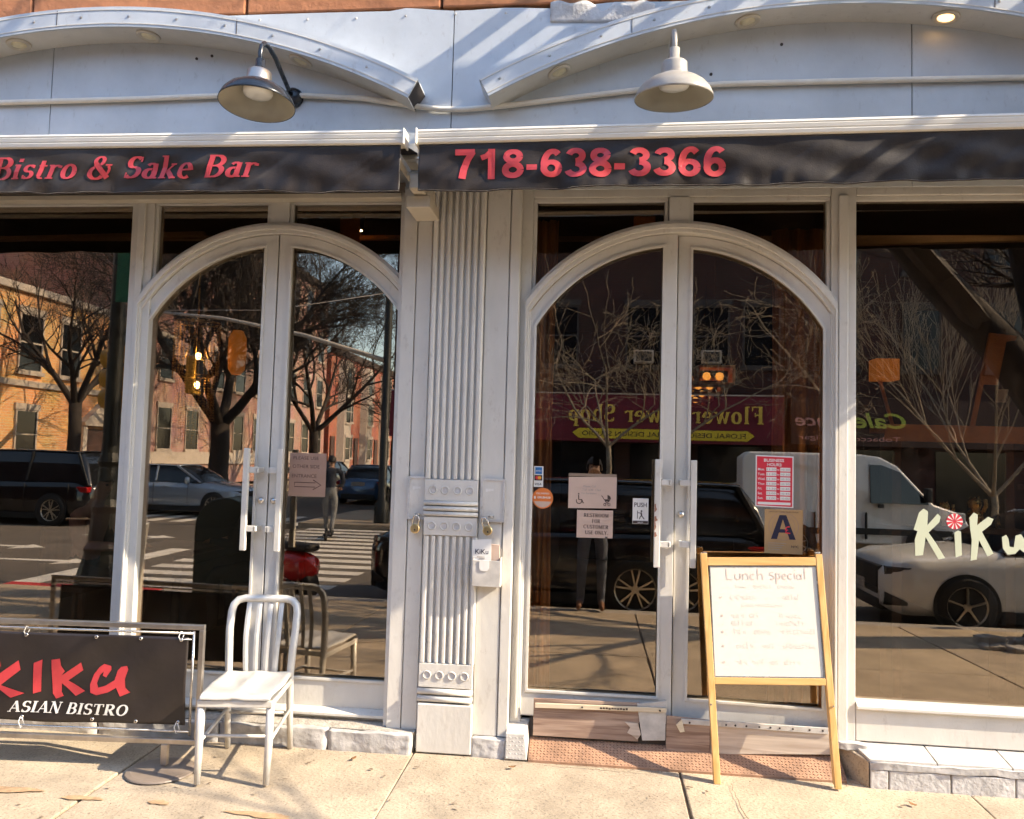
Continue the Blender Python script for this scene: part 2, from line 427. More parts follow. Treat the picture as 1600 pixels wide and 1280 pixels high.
ST, HR = 0.20, 0.07
def _arc(cx, cy, rx, ry, a0, a1, st=ST, hr=HR, n=14):
    out = []
    for i in range(n+1):
        a = RAD(a0+(a1-a0)*i/n)
        out.append((cx+rx*math.cos(a), cy+ry*math.sin(a), hr+(st-hr)*abs(math.cos(a))))
    return out
def _ln(x0, y0, x1, y1, w): return [(x0, y0, w), (x1, y1, w)]
def _sf(x, y, w=0.34): return [(x-w/2, y, HR*0.9), (x+w/2, y, HR*0.9)]
b0, t0 = 0.03, 0.97
GL = {
 'A': (0.92, [_ln(0.12,0,0.45,1,HR), _ln(0.45,1,0.76,0,ST), _ln(0.22,0.33,0.66,0.33,HR), _sf(0.12,b0,.26), _sf(0.76,b0)]),
 'B': (0.84, [_ln(0.2,0,0.2,1,ST), _ln(0.08,t0,0.42,t0,HR), _ln(0.08,b0,0.44,b0,HR), _ln(.2,.52,.42,.52,HR), _arc(.40,.745,.24,.225,-90,90), _arc(.42,.275,.28,.245,-90,90)]),
 'C': (0.88, [_arc(.45,.5,.34,.47,55,305), _ln(.72,.98,.72,.70,HR), _ln(.72,.26,.70,.10,HR)]),
 'D': (0.9, [_ln(.2,0,.2,1,ST), _ln(.08,t0,.42,t0,HR), _ln(.08,b0,.42,b0,HR), _arc(.40,.5,.34,.47,-90,90)]),
 'E': (0.8, [_ln(.2,0,.2,1,ST), _ln(.08,t0,.66,t0,HR), _ln(.08,b0,.70,b0,HR), _ln(.2,.52,.5,.52,HR), _ln(.66,1,.66,.76,HR), _ln(.70,0,.70,.26,HR), _ln(.5,.64,.5,.40,HR)]),
 'F': (0.76, [_ln(.2,0,.2,1,ST), _ln(.08,t0,.66,t0,HR), _ln(.2,.52,.5,.52,HR), _ln(.66,1,.66,.74,HR), _ln(.5,.64,.5,.40,HR), _sf(.2,b0)]),
 'G': (0.92, [_arc(.45,.5,.34,.47,55,300), _ln(.72,.98,.72,.72,HR), _ln(.68,.06,.68,.42,ST*.8), _sf(.68,.44,.28)]),
 'I': (0.46, [_ln(.22,0,.22,1,ST), _sf(.22,t0), _sf(.22,b0)]),
 'L': (0.76, [_ln(.2,0,.2,1,ST), _sf(.2,t0), _ln(.08,b0,.66,b0,HR), _ln(.66,0,.66,.28,HR)]),
 'M': (1.08, [_ln(.16,0,.16,1,HR), _ln(.16,1,.5,.05,ST), _ln(.5,.05,.84,1,HR), _ln(.86,0,.86,1,ST), _sf(.16,b0,.24), _sf(.86,b0), _sf(.10,t0,.18), _sf(.90,t0,.22)]),
 'N': (0.94, [_ln(.16,0,.16,1,HR), _ln(.16,1,.74,0,ST), _ln(.74,0,.74,1,HR), _sf(.16,b0,.26), _sf(.10,t0,.22), _sf(.74,t0,.26)]),
 'O': (0.94, [_arc(.46,.5,.34,.47,0,360)]),
 'P': (0.8, [_ln(.2,0,.2,1,ST), _ln(.08,t0,.42,t0,HR), _ln(.2,.47,.42,.47,HR), _arc(.40,.72,.26,.25,-90,90), _sf(.2,b0)]),
 'R': (0.9, [_ln(.2,0,.2,1,ST), _ln(.08,t0,.42,t0,HR), _ln(.2,.5,.42,.5,HR), _arc(.40,.735,.25,.235,-90,90), _ln(.42,.5,.72,.02,ST), _sf(.2,b0), _sf(.78,b0,.2)]),
 'S': (0.72, [_arc(.36,.74,.22,.23,40,180)+_arc(.36,.74,.22,.23,180,270)[1:]+_arc(.36,.27,.25,.24,90,0)[1:]+_arc(.36,.27,.25,.24,0,-140)[1:], _ln(.57,.98,.57,.76,HR), _ln(.13,.02,.13,.26,HR)]),
 'T': (0.84, [_ln(.40,0,.40,1,ST), _ln(.06,t0,.74,t0,HR), _ln(.07,1,.07,.74,HR), _ln(.73,1,.73,.74,HR), _sf(.40,b0)]),
 'U': (0.92, [_ln(.2,1,.2,.32,ST), _arc(.46,.30,.26,.27,180,360,ST*.8), _ln(.72,.30,.72,1,HR), _sf(.2,t0), _sf(.72,t0,.26)]),
 'Y': (0.88, [_ln(.12,1,.42,.45,ST), _ln(.74,1,.42,.45,HR), _ln(.42,.48,.42,0,ST), _sf(.14,t0), _sf(.74,t0,.26), _sf(.42,b0)]),
 'a': (0.66, [_arc(.30,.22,.17,.20,70,400), _ln(.47,.66,.47,.06,ST*.9), _arc(.32,.50,.15,.16,0,150,ST*.8), _sf(.54,b0,.16)]),
 'e': (0.62, [_arc(.31,.33,.22,.31,0,310), _ln(.12,.36,.52,.36,HR)]),
 'h': (0.70, [_ln(.16,0,.16,1,ST*.9), _arc(.34,.44,.17,.22,0,170,ST*.7), _ln(.51,.44,.51,0,ST*.9), _sf(.12,t0,.2), _sf(.16,b0,.28), _sf(.52,b0,.28)]),
 'i': (0.40, [_ln(.18,0,.18,.66,ST*.95), _sf(.13,.64,.2), _sf(.18,b0,.3), [(.19,.80,.18), (.19,.96,.18)]]),
 'k': (0.72, [_ln(.16,0,.16,1,ST*.9), _ln(.20,.28,.50,.62,HR), _ln(.28,.38,.56,.02,ST*.9), _sf(.10,t0,.2), _sf(.16,b0,.28), _sf(.50,.64,.22), _sf(.58,b0,.22)]),
 'l': (0.38, [_ln(.18,0,.18,1,ST*.9), _sf(.12,t0,.2), _sf(.18,b0,.3)]),
 'o': (0.66, [_arc(.32,.33,.22,.31,0,360)]),
 'p': (0.68, [_ln(.16,-.3,.16,.64,ST*.9), _arc(.33,.32,.20,.29,-120,120), _sf(.11,.63,.2), _sf(.16,-.28,.3)]),
 'r': (0.54, [_ln(.16,0,.16,.64,ST*.9), _arc(.34,.42,.17,.20,50,150,HR*1.6,HR), [(.44,.52,.16), (.46,.62,.16)], _sf(.11,.63,.2), _sf(.16,b0,.3)]),
 's': (0.54, [_arc(.26,.48,.15,.15,40,270,ST*.8)+_arc(.26,.18,.17,.16,90,-140,ST*.8)[1:], _ln(.41,.64,.41,.50,HR), _ln(.10,.01,.10,.17,HR)]),
 't': (0.44, [_ln(.18,.85,.18,.12,ST*.9), _arc(.29,.13,.11,.11,180,300,HR*1.8), _ln(.05,.62,.36,.62,HR)]),
 'w': (0.94, [_ln(.10,.66,.28,0,ST*.85), _ln(.28,0,.46,.60,HR), _ln(.44,.62,.62,0,ST*.85), _ln(.62,0,.82,.66,HR), _sf(.10,.64,.24), _sf(.44,.64,.2), _sf(.82,.64,.2)]),
 'n': (0.70, [_ln(.16,0,.16,.64,ST*.9), _arc(.34,.44,.17,.20,0,170,ST*.7), _ln(.51,.44,.51,0,ST*.9), _sf(.11,.63,.2), _sf(.16,b0,.28), _sf(.52,b0,.28)]),
 'v': (0.66, [_ln(.10,.66,.32,0,ST*.85), _ln(.32,0,.54,.66,HR), _sf(.10,.64,.24), _sf(.54,.64,.2)]),
 'c': (0.58, [_arc(.31,.33,.22,.31,50,310)]),
 '&': (1.0, [_arc(.40,.78,.16,.20,-60,240,ST*.8), _ln(.28,.66,.80,.05,ST), _arc(.36,.26,.26,.25,110,330), _arc(.50,.40,.34,.30,-50,30,HR*1.4), _sf(.80,.60,.24)]),
 '.': (0.3, [[(.14,.0,.18), (.14,.16,.18)]]),
 ' ': (0.42, []),
}
BW = 0.215
BD = {
 '7': (0.74, [[(.05,.90,.20),(.66,.90,.20)], [(.60,.92,.20),(.42,.62,.21),(.32,.32,.22),(.28,0,.22)]]),
 '1': (0.74, [[(.44,0,.215),(.44,1,.215)], [(.40,.88,.17),(.28,.76,.17),(.12,.70,.17)]]),
 '8': (0.74, [_arc(.37,.735,.205,.165,0,360,.20,.17,28), _arc(.37,.285,.235,.185,0,360,.21,.18,28)]),
 '6': (0.74, [_arc(.37,.315,.225,.215,0,360,.205,.175,28), _arc(.40,.50,.255,.405,48,200,.205,.17,18)]),
 '3': (0.74, [_arc(.36,.735,.205,.165,-90,165,.20,.17,22), _arc(.36,.295,.235,.195,90,-165,.21,.18,24)]),
 '-': (0.44, [[(.05,.36,.19),(.37,.36,.19)]]),
}
def bold(text, x, z, size, y, m, parent, width):
    adv = sum(BD[c][0] for c in text); k = width/(adv*size); mb = MB(); pen = 0; lay = 0
    for c in text:
        for st in BD[c][1]:
            stroke_poly(mb, st, y-.00012*(lay % 3), lambda px, pz, p0=pen: (x+(px+p0)*size*k, z+pz*size)); lay += 1
        pen += BD[c][0]
    return mb.build('lettering', m, parent)
def stroke_poly(mb, pts, y, fx):
    n = len(pts); i = len(mb.v)
    for a in range(n):
        x0, z0, _ = pts[max(a-1, 0)]; x1, z1, _ = pts[min(a+1, n-1)]
        dx, dz = x1-x0, z1-z0; L = math.hypot(dx, dz) or 1
        nx, nz = -dz/L, dx/L; x, z, w = pts[a]
        for sgn in (1, -1):
            X, Z = fx(x+nx*w/2*sgn, z+nz*w/2*sgn)
            mb.v.append((X, y, Z))
    for a in range(n-1):
        mb.f.append((i+2*a, i+2*a+1, i+2*a+3, i+2*a+2))
def serif(text, x, z, size, y, m, parent, name='lettering', shear=0.0, width=None, flip=False, track=0.0, out=-1):
    adv = sum(GL[c][0]+track for c in text); k = (width/(adv*size)) if width else 1.0
    mb = MB(); pen = 0.0; lay = 0; made = []
    sg = -1 if flip else 1
    for c in text+' ':
        a, strokes = GL[c]
        for st in strokes:
            p0 = pen
            stroke_poly(mb, st, y+out*0.00012*(lay % 9), lambda px, pz: (x+sg*((px+p0)+shear*pz)*size*k, z+pz*size))
            lay += 1
        if c == ' ' and mb.v:
            made.append(mb.build(name, m, parent)); mb = MB()
        pen += a+track
    return made
def scribble(mb, pts, w, y, fx=lambda a, b: (a, b)):
    stroke_poly(mb, [(p[0], p[1], w) for p in pts], y, fx)
# ================================================================== SETTING: ground
rng = random.Random(11)
def gz(y): return -0.025*max(0.0, -y-0.2)          # the pavement falls gently towards the kerb
KERB_Y = -5.15; ROAD_Z = -0.27; OPP_KERB = -15.3
bed = MB()
bed.hexa([(-7.6,KERB_Y,gz(KERB_Y)-.30),(26,KERB_Y,gz(KERB_Y)-.30),(26,0.3,-.30),(-7.6,0.3,-.30),(-7.6,KERB_Y,gz(KERB_Y)-.012),(26,KERB_Y,gz(KERB_Y)-.012),(26,0.3,-.007),(-7.6,0.3,-.007)])
sidewalk = tag(bed.build('sidewalk', 'joint_dirt'), kind='structure')
XJ = [-7.6,-6.85,-5.39,-3.92,-2.45,-1.0,0.49,1.98,3.45,4.9,6.4,7.9,9.4,12,15,18,22,26]
YJ = [0.2,-1.35,-2.6,-3.85,-4.93]
for i in range(len(XJ)-1):
    for j in range(len(YJ)-1):
        x0, x1, ya, yb = XJ[i]+.005, XJ[i+1]-.005, YJ[j+1]+.005, YJ[j]-.005
        if x1-x0 > 1 and 4.3 < (x0+x1)/2 < 5.7 and j == 3: continue        # tree pit
        tl = [rng.uniform(-.0015, .0015) for _ in range(4)]
        sk = 0.02*(1 if i % 2 else -1)
        m = MB().hexa([(x0-sk*.3,ya,gz(ya)-.02),(x1-sk*.3,ya,gz(ya)-.02),(x1,yb,gz(yb)-.02),(x0,yb,gz(yb)-.02),
                       (x0-sk*.3,ya,gz(ya)+tl[0]),(x1-sk*.3,ya,gz(ya)+tl[1]),(x1,yb,gz(yb)+tl[2]),(x0,yb,gz(yb)+tl[3])])
        m.build('paving_slab', ['concrete', 'concrete_b', 'concrete_c'][rng.randrange(3)], sidewalk, bevel=.006)
x = -7.6
while x < 26:
    k = MB().box(x+.004, x+2.1-.004, KERB_Y, -4.935, ROAD_Z-.1, gz(KERB_Y)+.004)
    k.build('kerb_stone', 'kerb_red' if x < -5.6 and x > -7.7 else 'kerb_stone', sidewalk, bevel=.012); x += 2.1
def blotch(cx, cy, rx, ry, seed, n=22):
    r = random.Random(seed); p = []
    for i in range(n):
        a = 2*math.pi*i/n; q = .75+.14*math.sin(2*a+seed)+.10*math.sin(3*a+seed*1.7)+.07*math.sin(7*a+seed*2.3)+r.uniform(-.03, .03)
        p.append((cx+rx*q*math.cos(a), cy+ry*q*math.sin(a)))
    return p
for i, (cx, cy, rx, ry) in enumerate([(-2.85,-.97,.20,.040),(-2.45,-1.0,.12,.032),(-2.06,-.985,.06,.034),(-1.53,-1.03,.20,.036),(-.9,-1.06,.14,.03)]):
    p = blotch(cx, cy, rx, ry, i); m = MB(); k = len(p)
    m.v = [(x, y, gz(y)+.0042) for x, y in p]; m.f = [tuple(range(k))]
    m.build('rust_stain', 'rust_stain', sidewalk)
cr_ = random.Random(8)
for x0_, y0_, x1_, y1_ in ((.40,-.24,-.35,-.215),(.74,-.30,.78,-1.3)):
    m = MB(); n_ = 24; L_ = []
    for k_ in range(n_+1):
        t_ = k_/n_; L_.append((x0_+(x1_-x0_)*t_+cr_.uniform(-.008,.008), y0_+(y1_-y0_)*t_+cr_.uniform(-.006,.006)))
    for k_ in range(n_+1):
        w_ = .0022*math.sin(math.pi*k_/n_)+.0006; dx_, dy_ = (x1_-x0_, y1_-y0_); l_ = math.hypot(dx_, dy_)
        for sg_ in (1, -1): m.v.append((L_[k_][0]-dy_/l_*w_*sg_, L_[k_][1]+dx_/l_*w_*sg_, gz(L_[k_][1])+.0040))
    for k_ in range(n_): m.f.append((2*k_, 2*k_+1, 2*k_+3, 2*k_+2))
    m.build('crack', 'joint_dirt', sidewalk)
for i in range(60):
    cx, cy = rng.uniform(-2.9, 2.2), rng.uniform(-1.3, -.35); p = blotch(cx, cy, rng.uniform(.006, .02), rng.uniform(.005, .014), 40+i, 9)
    m = MB(); m.v = [(x, y, gz(y)+.0043) for x, y in p]; m.f = [tuple(range(9))]
    m.build('gum_spot', 'joint_dirt' if i % 3 else 'concrete_c', sidewalk)

# ================================================================== SHOP BUILDING: upper front
bld = thing('shop_building', 'grey painted sheet metal shopfront wall under a terracotta stone band', 'building', (-.9, 0, 0))
WY = -.10
for a, b in [(-6.2,-3.517),(-3.517,-.915),(-.915,1.744),(1.744,4.6)]:
    ja = .003
    m = MB(); n = 26
    top = []
    for i in range(n+1):
        x = a+ja+(b-a-2*ja)*i/n
        z = 4.405 + (.012*math.sin(x*3.1)+.008*math.sin(x*9.7+1) if -1.3 < x < .4 else .004*math.sin(x*2.2))
        top.append((x, z))
    m.prism([(a+ja, 3.28)]+[(b-ja, 3.28)]+top[::-1], WY, WY+.012)
    m.build('wall_panel', 'grey_paint_upper', bld)
MB().box(-6.2, 4.6, WY+.02, .30, 3.345, 4.40).build('wall_backing', 'seam_dark', bld)
MB().box(-6.2, 4.6, .04, .26, 3.30, 3.343).build('lintel', 'seam_dark', bld)
# buckled torn sheet at the top between the arches
def buck(u, v):
    x = -.33+.62*u; z = 4.30+.115*v-.02*u
    return (x, WY-.004-.03*math.sin(u*9)*v*v*(1-abs(2*u-1))-.012*v, z+.012*math.sin(u*23)*v)
MB().grid(buck, 26, 6).build('buckled_flashing', 'grey_paint_old', bld, smooth=True, solid=.003)
x = -6.2; k = 0
while x < 4.6:
    w = [1.32, 1.18, 1.45, 1.25][k % 4]; dy = rng.uniform(-.006, .006)
    MB().box(x+.006, min(x+w, 4.6)-.006, -.085+dy, .2, 4.425, 4.80).build('stone_block', 'terracotta', bld, bevel=.012)
    x += w; k += 1
for i in range(3):
    MB().box(-6.2, 4.6, -.06+.01*i, .2, 4.81+.5*i, 5.3+.5*i).build('stone_course', 'terracotta', bld, bevel=.01)
for x in (-2.55, -2.45, .62, 1.02):
    MB().lathe([(.0, -.004), (.009, -.004), (.009, .0), (.0, .0)], (x, WY-.001, 4.05+.1*math.sin(x*7)), 10, 'y').build('bolt_hole', 'seam_dark', bld)
for x in [-3.7+.31*i for i in range(26)]:
    MB().lathe([(.0, -.006), (.006, -.005), (.008, 0)], (x, WY, 4.37+.004*math.sin(x*5)), 8, 'y').build('rivet', 'grey_paint_old', bld)

# ---- two arched hoods with downlights
def hood(cx, label, lights, seamx):
    t = thing('arched_hood', label, 'hood', (cx, -.2, 3.74), 'arched hoods over the shopfront')
    zc, rb, rtop, half = .05, 4.20, 4.325, 1.985
    def arcp(r, n=40):
        a = math.asin(half/4.25); return [(cx+r*math.sin(-a+2*a*i/n), zc+r*math.cos(-a+2*a*i/n)) for i in range(n+1)]
    lo, hi = arcp(rb), arcp(rtop)
    MB().strip(hi, lo, -.30, -.288).build('front_band', 'grey_paint_upper', t)
    MB().strip([(x, z+.012) for x, z in lo], lo, -.287, WY-.001).build('soffit', 'grey_paint', t, smooth=False)
    MB().strip(hi, [(x, z-.012) for x, z in hi], -.287, WY-.001).build('hood_top', 'grey_paint_upper', t)
    for s in (0, -1):
        (x0, z0), (x1, z1) = lo[s], hi[s]
        MB().hexa([(x0-.001,-.287,z0+.013),(x0+.001,-.287,z0+.013),(x0+.001,WY,z0+.013),(x0-.001,WY,z0+.013),(x1-.001,-.287,z1-.013),(x1+.001,-.287,z1-.013),(x1+.001,WY,z1-.013),(x1-.001,WY,z1-.013)]).build('end_cap', 'seam_dark' if (s == -1 and cx < 0) else 'grey_paint_upper', t)
    # raised border and screws on the band
    MB().strip([(cx+(4.308)*(x-cx)/4.325, zc+(z-zc)*4.308/4.325) for x, z in hi], [(cx+(4.302)*(x-cx)/4.325, zc+(z-zc)*4.302/4.325) for x, z in hi], -.303, -.3005).build('trim_line', 'grey_paint', t)
    MB().strip([(cx+(4.222)*(x-cx)/4.325, zc+(z-zc)*4.222/4.325) for x, z in hi], [(cx+(4.216)*(x-cx)/4.325, zc+(z-zc)*4.216/4.325) for x, z in hi], -.303, -.3005).build('trim_line', 'grey_paint', t)
    for i in range(1, 40, 3):
        x, z = (lo[i][0]+hi[i][0])/2, (lo[i][1]+hi[i][1])/2
        MB().lathe([(0, -.005), (.007, -.004), (.009, 0)], (x, -.3005, z), 8, 'y').build('screw', 'steel', t)
    for sx in seamx:
        zz = zc+math.sqrt(4.2**2-(sx-cx)**2)
        MB().box(sx-.002, sx+.002, -.3018, -.3005, zz+.02, zz+.115).build('seam', 'seam_dark', t)
    for lx, lit in lights:
        a = math.asin((lx-cx)/4.2); z = zc+4.2*math.cos(a)
        ring = MB().lathe([(.043,-.004),(.056,-.014),(.068,-.010),(.072,0.0),(.043,0.0)], (0,0,0), 28)
        lens = MB().lathe([(0,-.012),(.02,-.0115),(.043,-.005),(.043,.001),(0,.001)], (0,0,0), 24)
        rot = Matrix.Translation((lx, -.20, z-.0015)) @ Matrix.Rotation(a, 4, 'Y')
        for mb in (ring, lens): mb.v = [tuple(rot @ Vector(v)) for v in mb.v]
        r = ring.build('downlight', 'cream_metal', t, smooth=True)
        lens.build('lens', 'lens_lit' if lit else 'lens_off', r, smooth=True)
    return t
hood(-3.1, 'left arched hood of grey metal with three unlit downlights in its soffit', [(-3.683,0),(-2.819,0),(-1.832,0)], (-3.36,-2.2))
hood(1.30, 'right arched hood of grey metal whose end downlight glows amber', [(-.263,0),(.808,0),(1.888,1)], (.15,2.1))

# ---- conduit
cp = [(-6.2,3.86),(-3.87,3.868),(-2.9,3.874),(-2.36,3.883),(-1.82,3.872),(-1.45,3.845),(-1.17,3.797),(-.98,3.770),(-.84,3.765),(-.6,3.782),(-.2,3.823),(.211,3.864),(.69,3.888),(1.5,3.89),(2.35,3.888),(4.6,3.89)]
pts = [(x, WY-.022, z) for x, z in cp]
tag(MB().tube(pts, .0165, 12).build('conduit', 'conduit_paint', smooth=True), 'thin cream electrical conduit sagging across the grey wall between the barn lamps', 'conduit')

# ---- barn lamps
def lamp(x, label, shade_m, arm_m, cap_m, tilt):
    t = thing('barn_lamp', label, 'lamp', (x, WY, 3.87), 'gooseneck barn lamps on the wall')
    MB().lathe([(0,-.052),(.035,-.050),(.055,-.034),(.062,-.012),(.062,-.001),(0,-.001)], (x, WY, 3.865), 24, 'y').build('wall_mount', arm_m, t, smooth=True)
    MB().tube([(x,-.14,3.87),(x,-.20,3.885),(x,-.30,3.925),(x,-.40,3.968),(x,-.49,3.985),(x,-.555,3.975),(x,-.59,3.94),(x,-.60,3.895),(x,-.60,3.80)], .0135, 12).build('gooseneck_arm', arm_m, t, smooth=True)
    c = Vector((x, -.60, 3.80)); rot = Matrix.Translation(c) @ Matrix.Rotation(RAD(tilt), 4, 'X') @ Matrix.Translation(-c)
    def rb(mb): mb.v = [tuple(rot @ Vector(v)) for v in mb.v]; return mb
    rb(MB().lathe([(.02,3.86),(.026,3.858),(.026,3.80),(.03,3.798),(.03,3.785)], (x,-.6,0), 16)).build('knuckle', arm_m, t, smooth=True)
    cap = rb(MB().lathe([(0,3.792),(.055,3.790),(.066,3.780),(.068,3.735),(.072,3.722),(.074,3.716)], (x,-.6,0), 32)).build('socket_cap', cap_m, t, smooth=True)
    outer = [(.074,3.716),(.095,3.705),(.130,3.690),(.165,3.665),(.190,3.635),(.203,3.605),(.206,3.592)]
    rb(MB().lathe(outer+[(.203,3.592)], (x,-.6,0), 48)).build('lamp_shade', shade_m, t, smooth=True)
    rb(MB().lathe([(0,3.708),(.07,3.708),(.093,3.698),(.127,3.684),(.161,3.66),(.186,3.632),(.199,3.604),(.2025,3.5935)], (x,-.6,0), 48)).build('shade_lining', 'cream_enamel', t, smooth=True)
    rb(MB().lathe([(0,3.640),(.05,3.642),(.075,3.652),(.082,3.668),(.07,3.705)], (x,-.6,0), 32)).build('bulb', 'bulb_white', t, smooth=True)
    return t
lamp(-1.905, 'barn lamp with dark navy enamel shade on the left wall', 'navy_enamel', 'navy_enamel', 'steel', -4)
lamp(.365, 'barn lamp with dusty pale grey shade and white bulb, on the right wall', 'grey_enamel', 'grey_enamel', 'grey_enamel', 5)

# ================================================================== AWNINGS
AY = -.65
def awning(x0, x1, zl, zr, label, seed):
    t = thing('retractable_awning', label, 'awning', ((x0+x1)/2, -.4, 3.09), 'retracted awnings over the shopfront')
    def zz(x, o): return zl+(zr-zl)*(x-x0)/(x1-x0)+o
    prof = [(-.655,-.078),(-.668,-.072),(-.672,-.055),(-.668,-.050),(-.672,-.044),(-.675,-.026),(-.671,-.021),(-.675,-.015),(-.670,-.003),(-.655,0),(-.60,0),(-.585,-.02),(-.585,-.07),(-.60,-.078)]
    m = MB(); n = len(prof)
    for x in (x0, x1): m.v += [(x, y, zz(x, dz)) for y, dz in prof]
    m.f.append(tuple(range(n))); m.f.append(tuple(range(2*n-1, n-1, -1)))
    for a in range(n): m.f.append((a, (a+1) % n, n+(a+1) % n, n+a))
    m.build('front_rail', 'white_metal', t)
    for x in (x0, x1):
        e = .012 if x == x1 else -.012
        MB().box(min(x, x+e), max(x, x+e), -.682, -.575, zz(x, -.084), zz(x, .006)).build('rail_end_cap', 'white_metal', t, bevel=.006)
    r = random.Random(seed); ph = [r.uniform(0, 6) for _ in range(8)]
    def val(u, v):
        x = x0+.008+(x1-x0-.02)*u; z0 = zz(x, -.079); zb = z0-.252-.004*math.sin(x*4+ph[0])-.003*math.sin(x*13+ph[1])
        w = .008*v*math.sin(x*5.3+ph[2])+.006*v*v*math.sin(x*17+ph[3])+.003*math.sin(x*9+v*5+ph[4])*v+.004*math.sin(x*31+ph[5]+v*3)*v**3
        w += .006*math.sin(x*11-v*7+ph[6])*math.sin(v*3.1)+.005*math.sin(x*23+v*9+ph[7])*math.sin(v*3.1)*math.sin(x*2.1+ph[1])
        w += .010*max(0, v-.55)*math.sin(x*46+2*math.sin(x*7))*(.6+.4*math.sin(x*3.3))
        cx_ = math.sin(x*6.1+v*2.2+ph[3]); w += .003*math.exp(-(cx_/.10)**2)*math.sin(v*3.1)
        return (x, AY-.004+w, z0+(zb-z0)*v)
    MB().grid(val, 420, 20).build('valance', 'black_vinyl', t, smooth=True, solid=.002)
    def hem(x):
        u = (x-x0-.008)/(x1-x0-.02); p = val(u, 1.0); return p
    MB().tube([Vector(hem(x0+.01+(x1-x0-.024)*i/150))+Vector((0,-.001,.002)) for i in range(151)], .0045, 6).build('valance_hem', 'black_vinyl', t, smooth=True)
    MB().hexa([(x0+.01,-.60,3.36),(x1-.01,-.60,3.36),(x1-.01,-.2,3.455),(x0+.01,-.2,3.455),(x0+.01,-.60,3.364),(x1-.01,-.60,3.364),(x1-.01,-.2,3.459),(x0+.01,-.2,3.459)]).build('canopy_cloth', 'black_fabric', t)
    MB().box(x0+.005, x1-.005, -.24, WY-.002, 3.40, 3.52).build('roller_cassette', 'cream_metal', t, bevel=.015)
    for x in (x0+.04, x1-.06):
        MB().box(x-.018, x+.018, -.58, -.2, 3.30, 3.34).build('folding_arm', 'cream_metal', t, bevel=.006)
    return t, val
aL, valL = awning(-5.1, -1.062, 3.43, 3.418, 'left black awning valance printed with red bistro and sake bar lettering', 3)
aR, valR = awning(-.982, 3.30, 3.418, 3.466, 'right black awning valance printed with a red telephone number', 5)
def drape(o, val, x0, x1, off=.0055):
    """lay flat lettering on the hanging cloth"""
    for v in o.data.vertices:
        u = (v.co.x-x0-.008)/(x1-x0-.02); p0 = val(u, 0); p1 = val(u, 1)
        vv = max(0, min(1, (p0[2]-v.co.z)/(p0[2]-p1[2]))); lay = v.co.y-AY
        v.co.y = val(u, vv)[1]-off+lay
def subdiv(o, cuts=2):
    bm = bmesh.new(); bm.from_mesh(o.data)
    bmesh.ops.triangulate(bm, faces=bm.faces)
    bmesh.ops.subdivide_edges(bm, edges=[e for e in bm.edges if e.calc_length() > .02], cuts=cuts, use_grid_fill=True)
    bm.to_mesh(o.data); bm.free()
o = bold('718-638-3366', -.785, 3.150, .158, AY, 'red_print', aR, 1.42); subdiv(o, 1); drape(o, valR, -.982, 3.30)
for o in serif('Bistro & Sake Bar', -3.43, 3.170, .125, AY, 'red_print', aL, shear=.22, width=1.555):
    subdiv(o, 1); drape(o, valL, -5.1, -1.062, .006)
# bracket between the two awnings
br = thing('awning_bracket', 'cream metal bracket box in the gap between both awnings', 'bracket', (-1.02, -.4, 3.2))
MB().box(-1.060, -.985, -.50, -.13, 3.155, 3.235).build('arm_housing', 'cream_metal', br, bevel=.006)
MB().box(-1.085, -.985, -.46, -.13, 3.243, 3.262).build('top_plate', 'cream_metal', br, bevel=.003)
MB().box(-1.006, -.988, -.56, -.13, 3.27, 3.42).build('upright_plate', 'cream_metal', br, bevel=.003)
MB().box(-1.10, -.96, -.40, -.13, 3.08, 3.150).build('lower_housing', 'cream_metal', br, bevel=.006)
for z in (3.30, 3.39): MB().lathe([(0,-.006),(.008,-.005),(.01,0)], (-.997,-.5605,z), 10, 'y').build('bolt', 'steel', br)

# ================================================================== PILASTER
pil = thing('fluted_pilaster', 'grey fluted pilaster with round bosses between the two shopfronts', 'pilaster', (-.83, -.14, 0))
MB().box(-1.20, -.47, -.105, .10, .0, 3.30).build('core', 'grey_paint', pil)
for a, b, z0, yf in [(-1.177,-1.094,.098,-.124),(-1.088,-1.0,.098,-.121),(-.672,-.534,.10,-.121),(-.528,-.472,.10,-.125)]:
    MB().box(a, b, yf, -.104, z0, 3.285).build('side_board', 'grey_paint', pil, bevel=.003)
MB().box(-.99, -.677, -.128, -.104, .26, 3.29).build('flute_panel', 'grey_paint', pil)
def ribs(z0, z1, n, xa, xb):
    for i in range(n+1):
        x = xa+(xb-xa)*i/n
        w = .013 if 0 < i < n else .016
        MB().prism_ax([(x-w,-.127),(x-w,-.140),(x-w*.45,-.150),(x+w*.45,-.150),(x+w,-.140),(x+w,-.127)], z0, z1, 'z').build('flute_rib', 'grey_paint', pil)
ribs(1.552, 3.285, 7, -.975, -.693)
ribs(.500, 1.222, 7, -.973, -.688)
for z0, z1 in [(1.425,1.548),(1.226,1.332),(.36,.496)]:
    MB().box(-.990, -.677, -.150, -.127, z0, z1).build('boss_plate', 'grey_paint', pil, bevel=.003)
for z in (1.487, 1.280, .430):
    for i in range(4):
        x = -.942+.0725*i
        MB().lathe([(.0165,-.1503),(.022,-.156),(.026,-.1503)], (x, 0, z), 20, 'y').build('boss_ring', 'grey_paint', pil, smooth=True)
        MB().lathe([(0,-.1512),(.0165,-.1512)], (x, 0, z), 20, 'y').build('boss_centre', 'grey_paint_old', pil)
for z, r in [(1.412,.013),(1.381,.013),(1.350,.013),(.338,.017),(.298,.017)]:
    MB().tube([(-.993,-.148,z),(-.674,-.148,z)], r, 14).build('reed_moulding', 'grey_paint', pil, smooth=True)
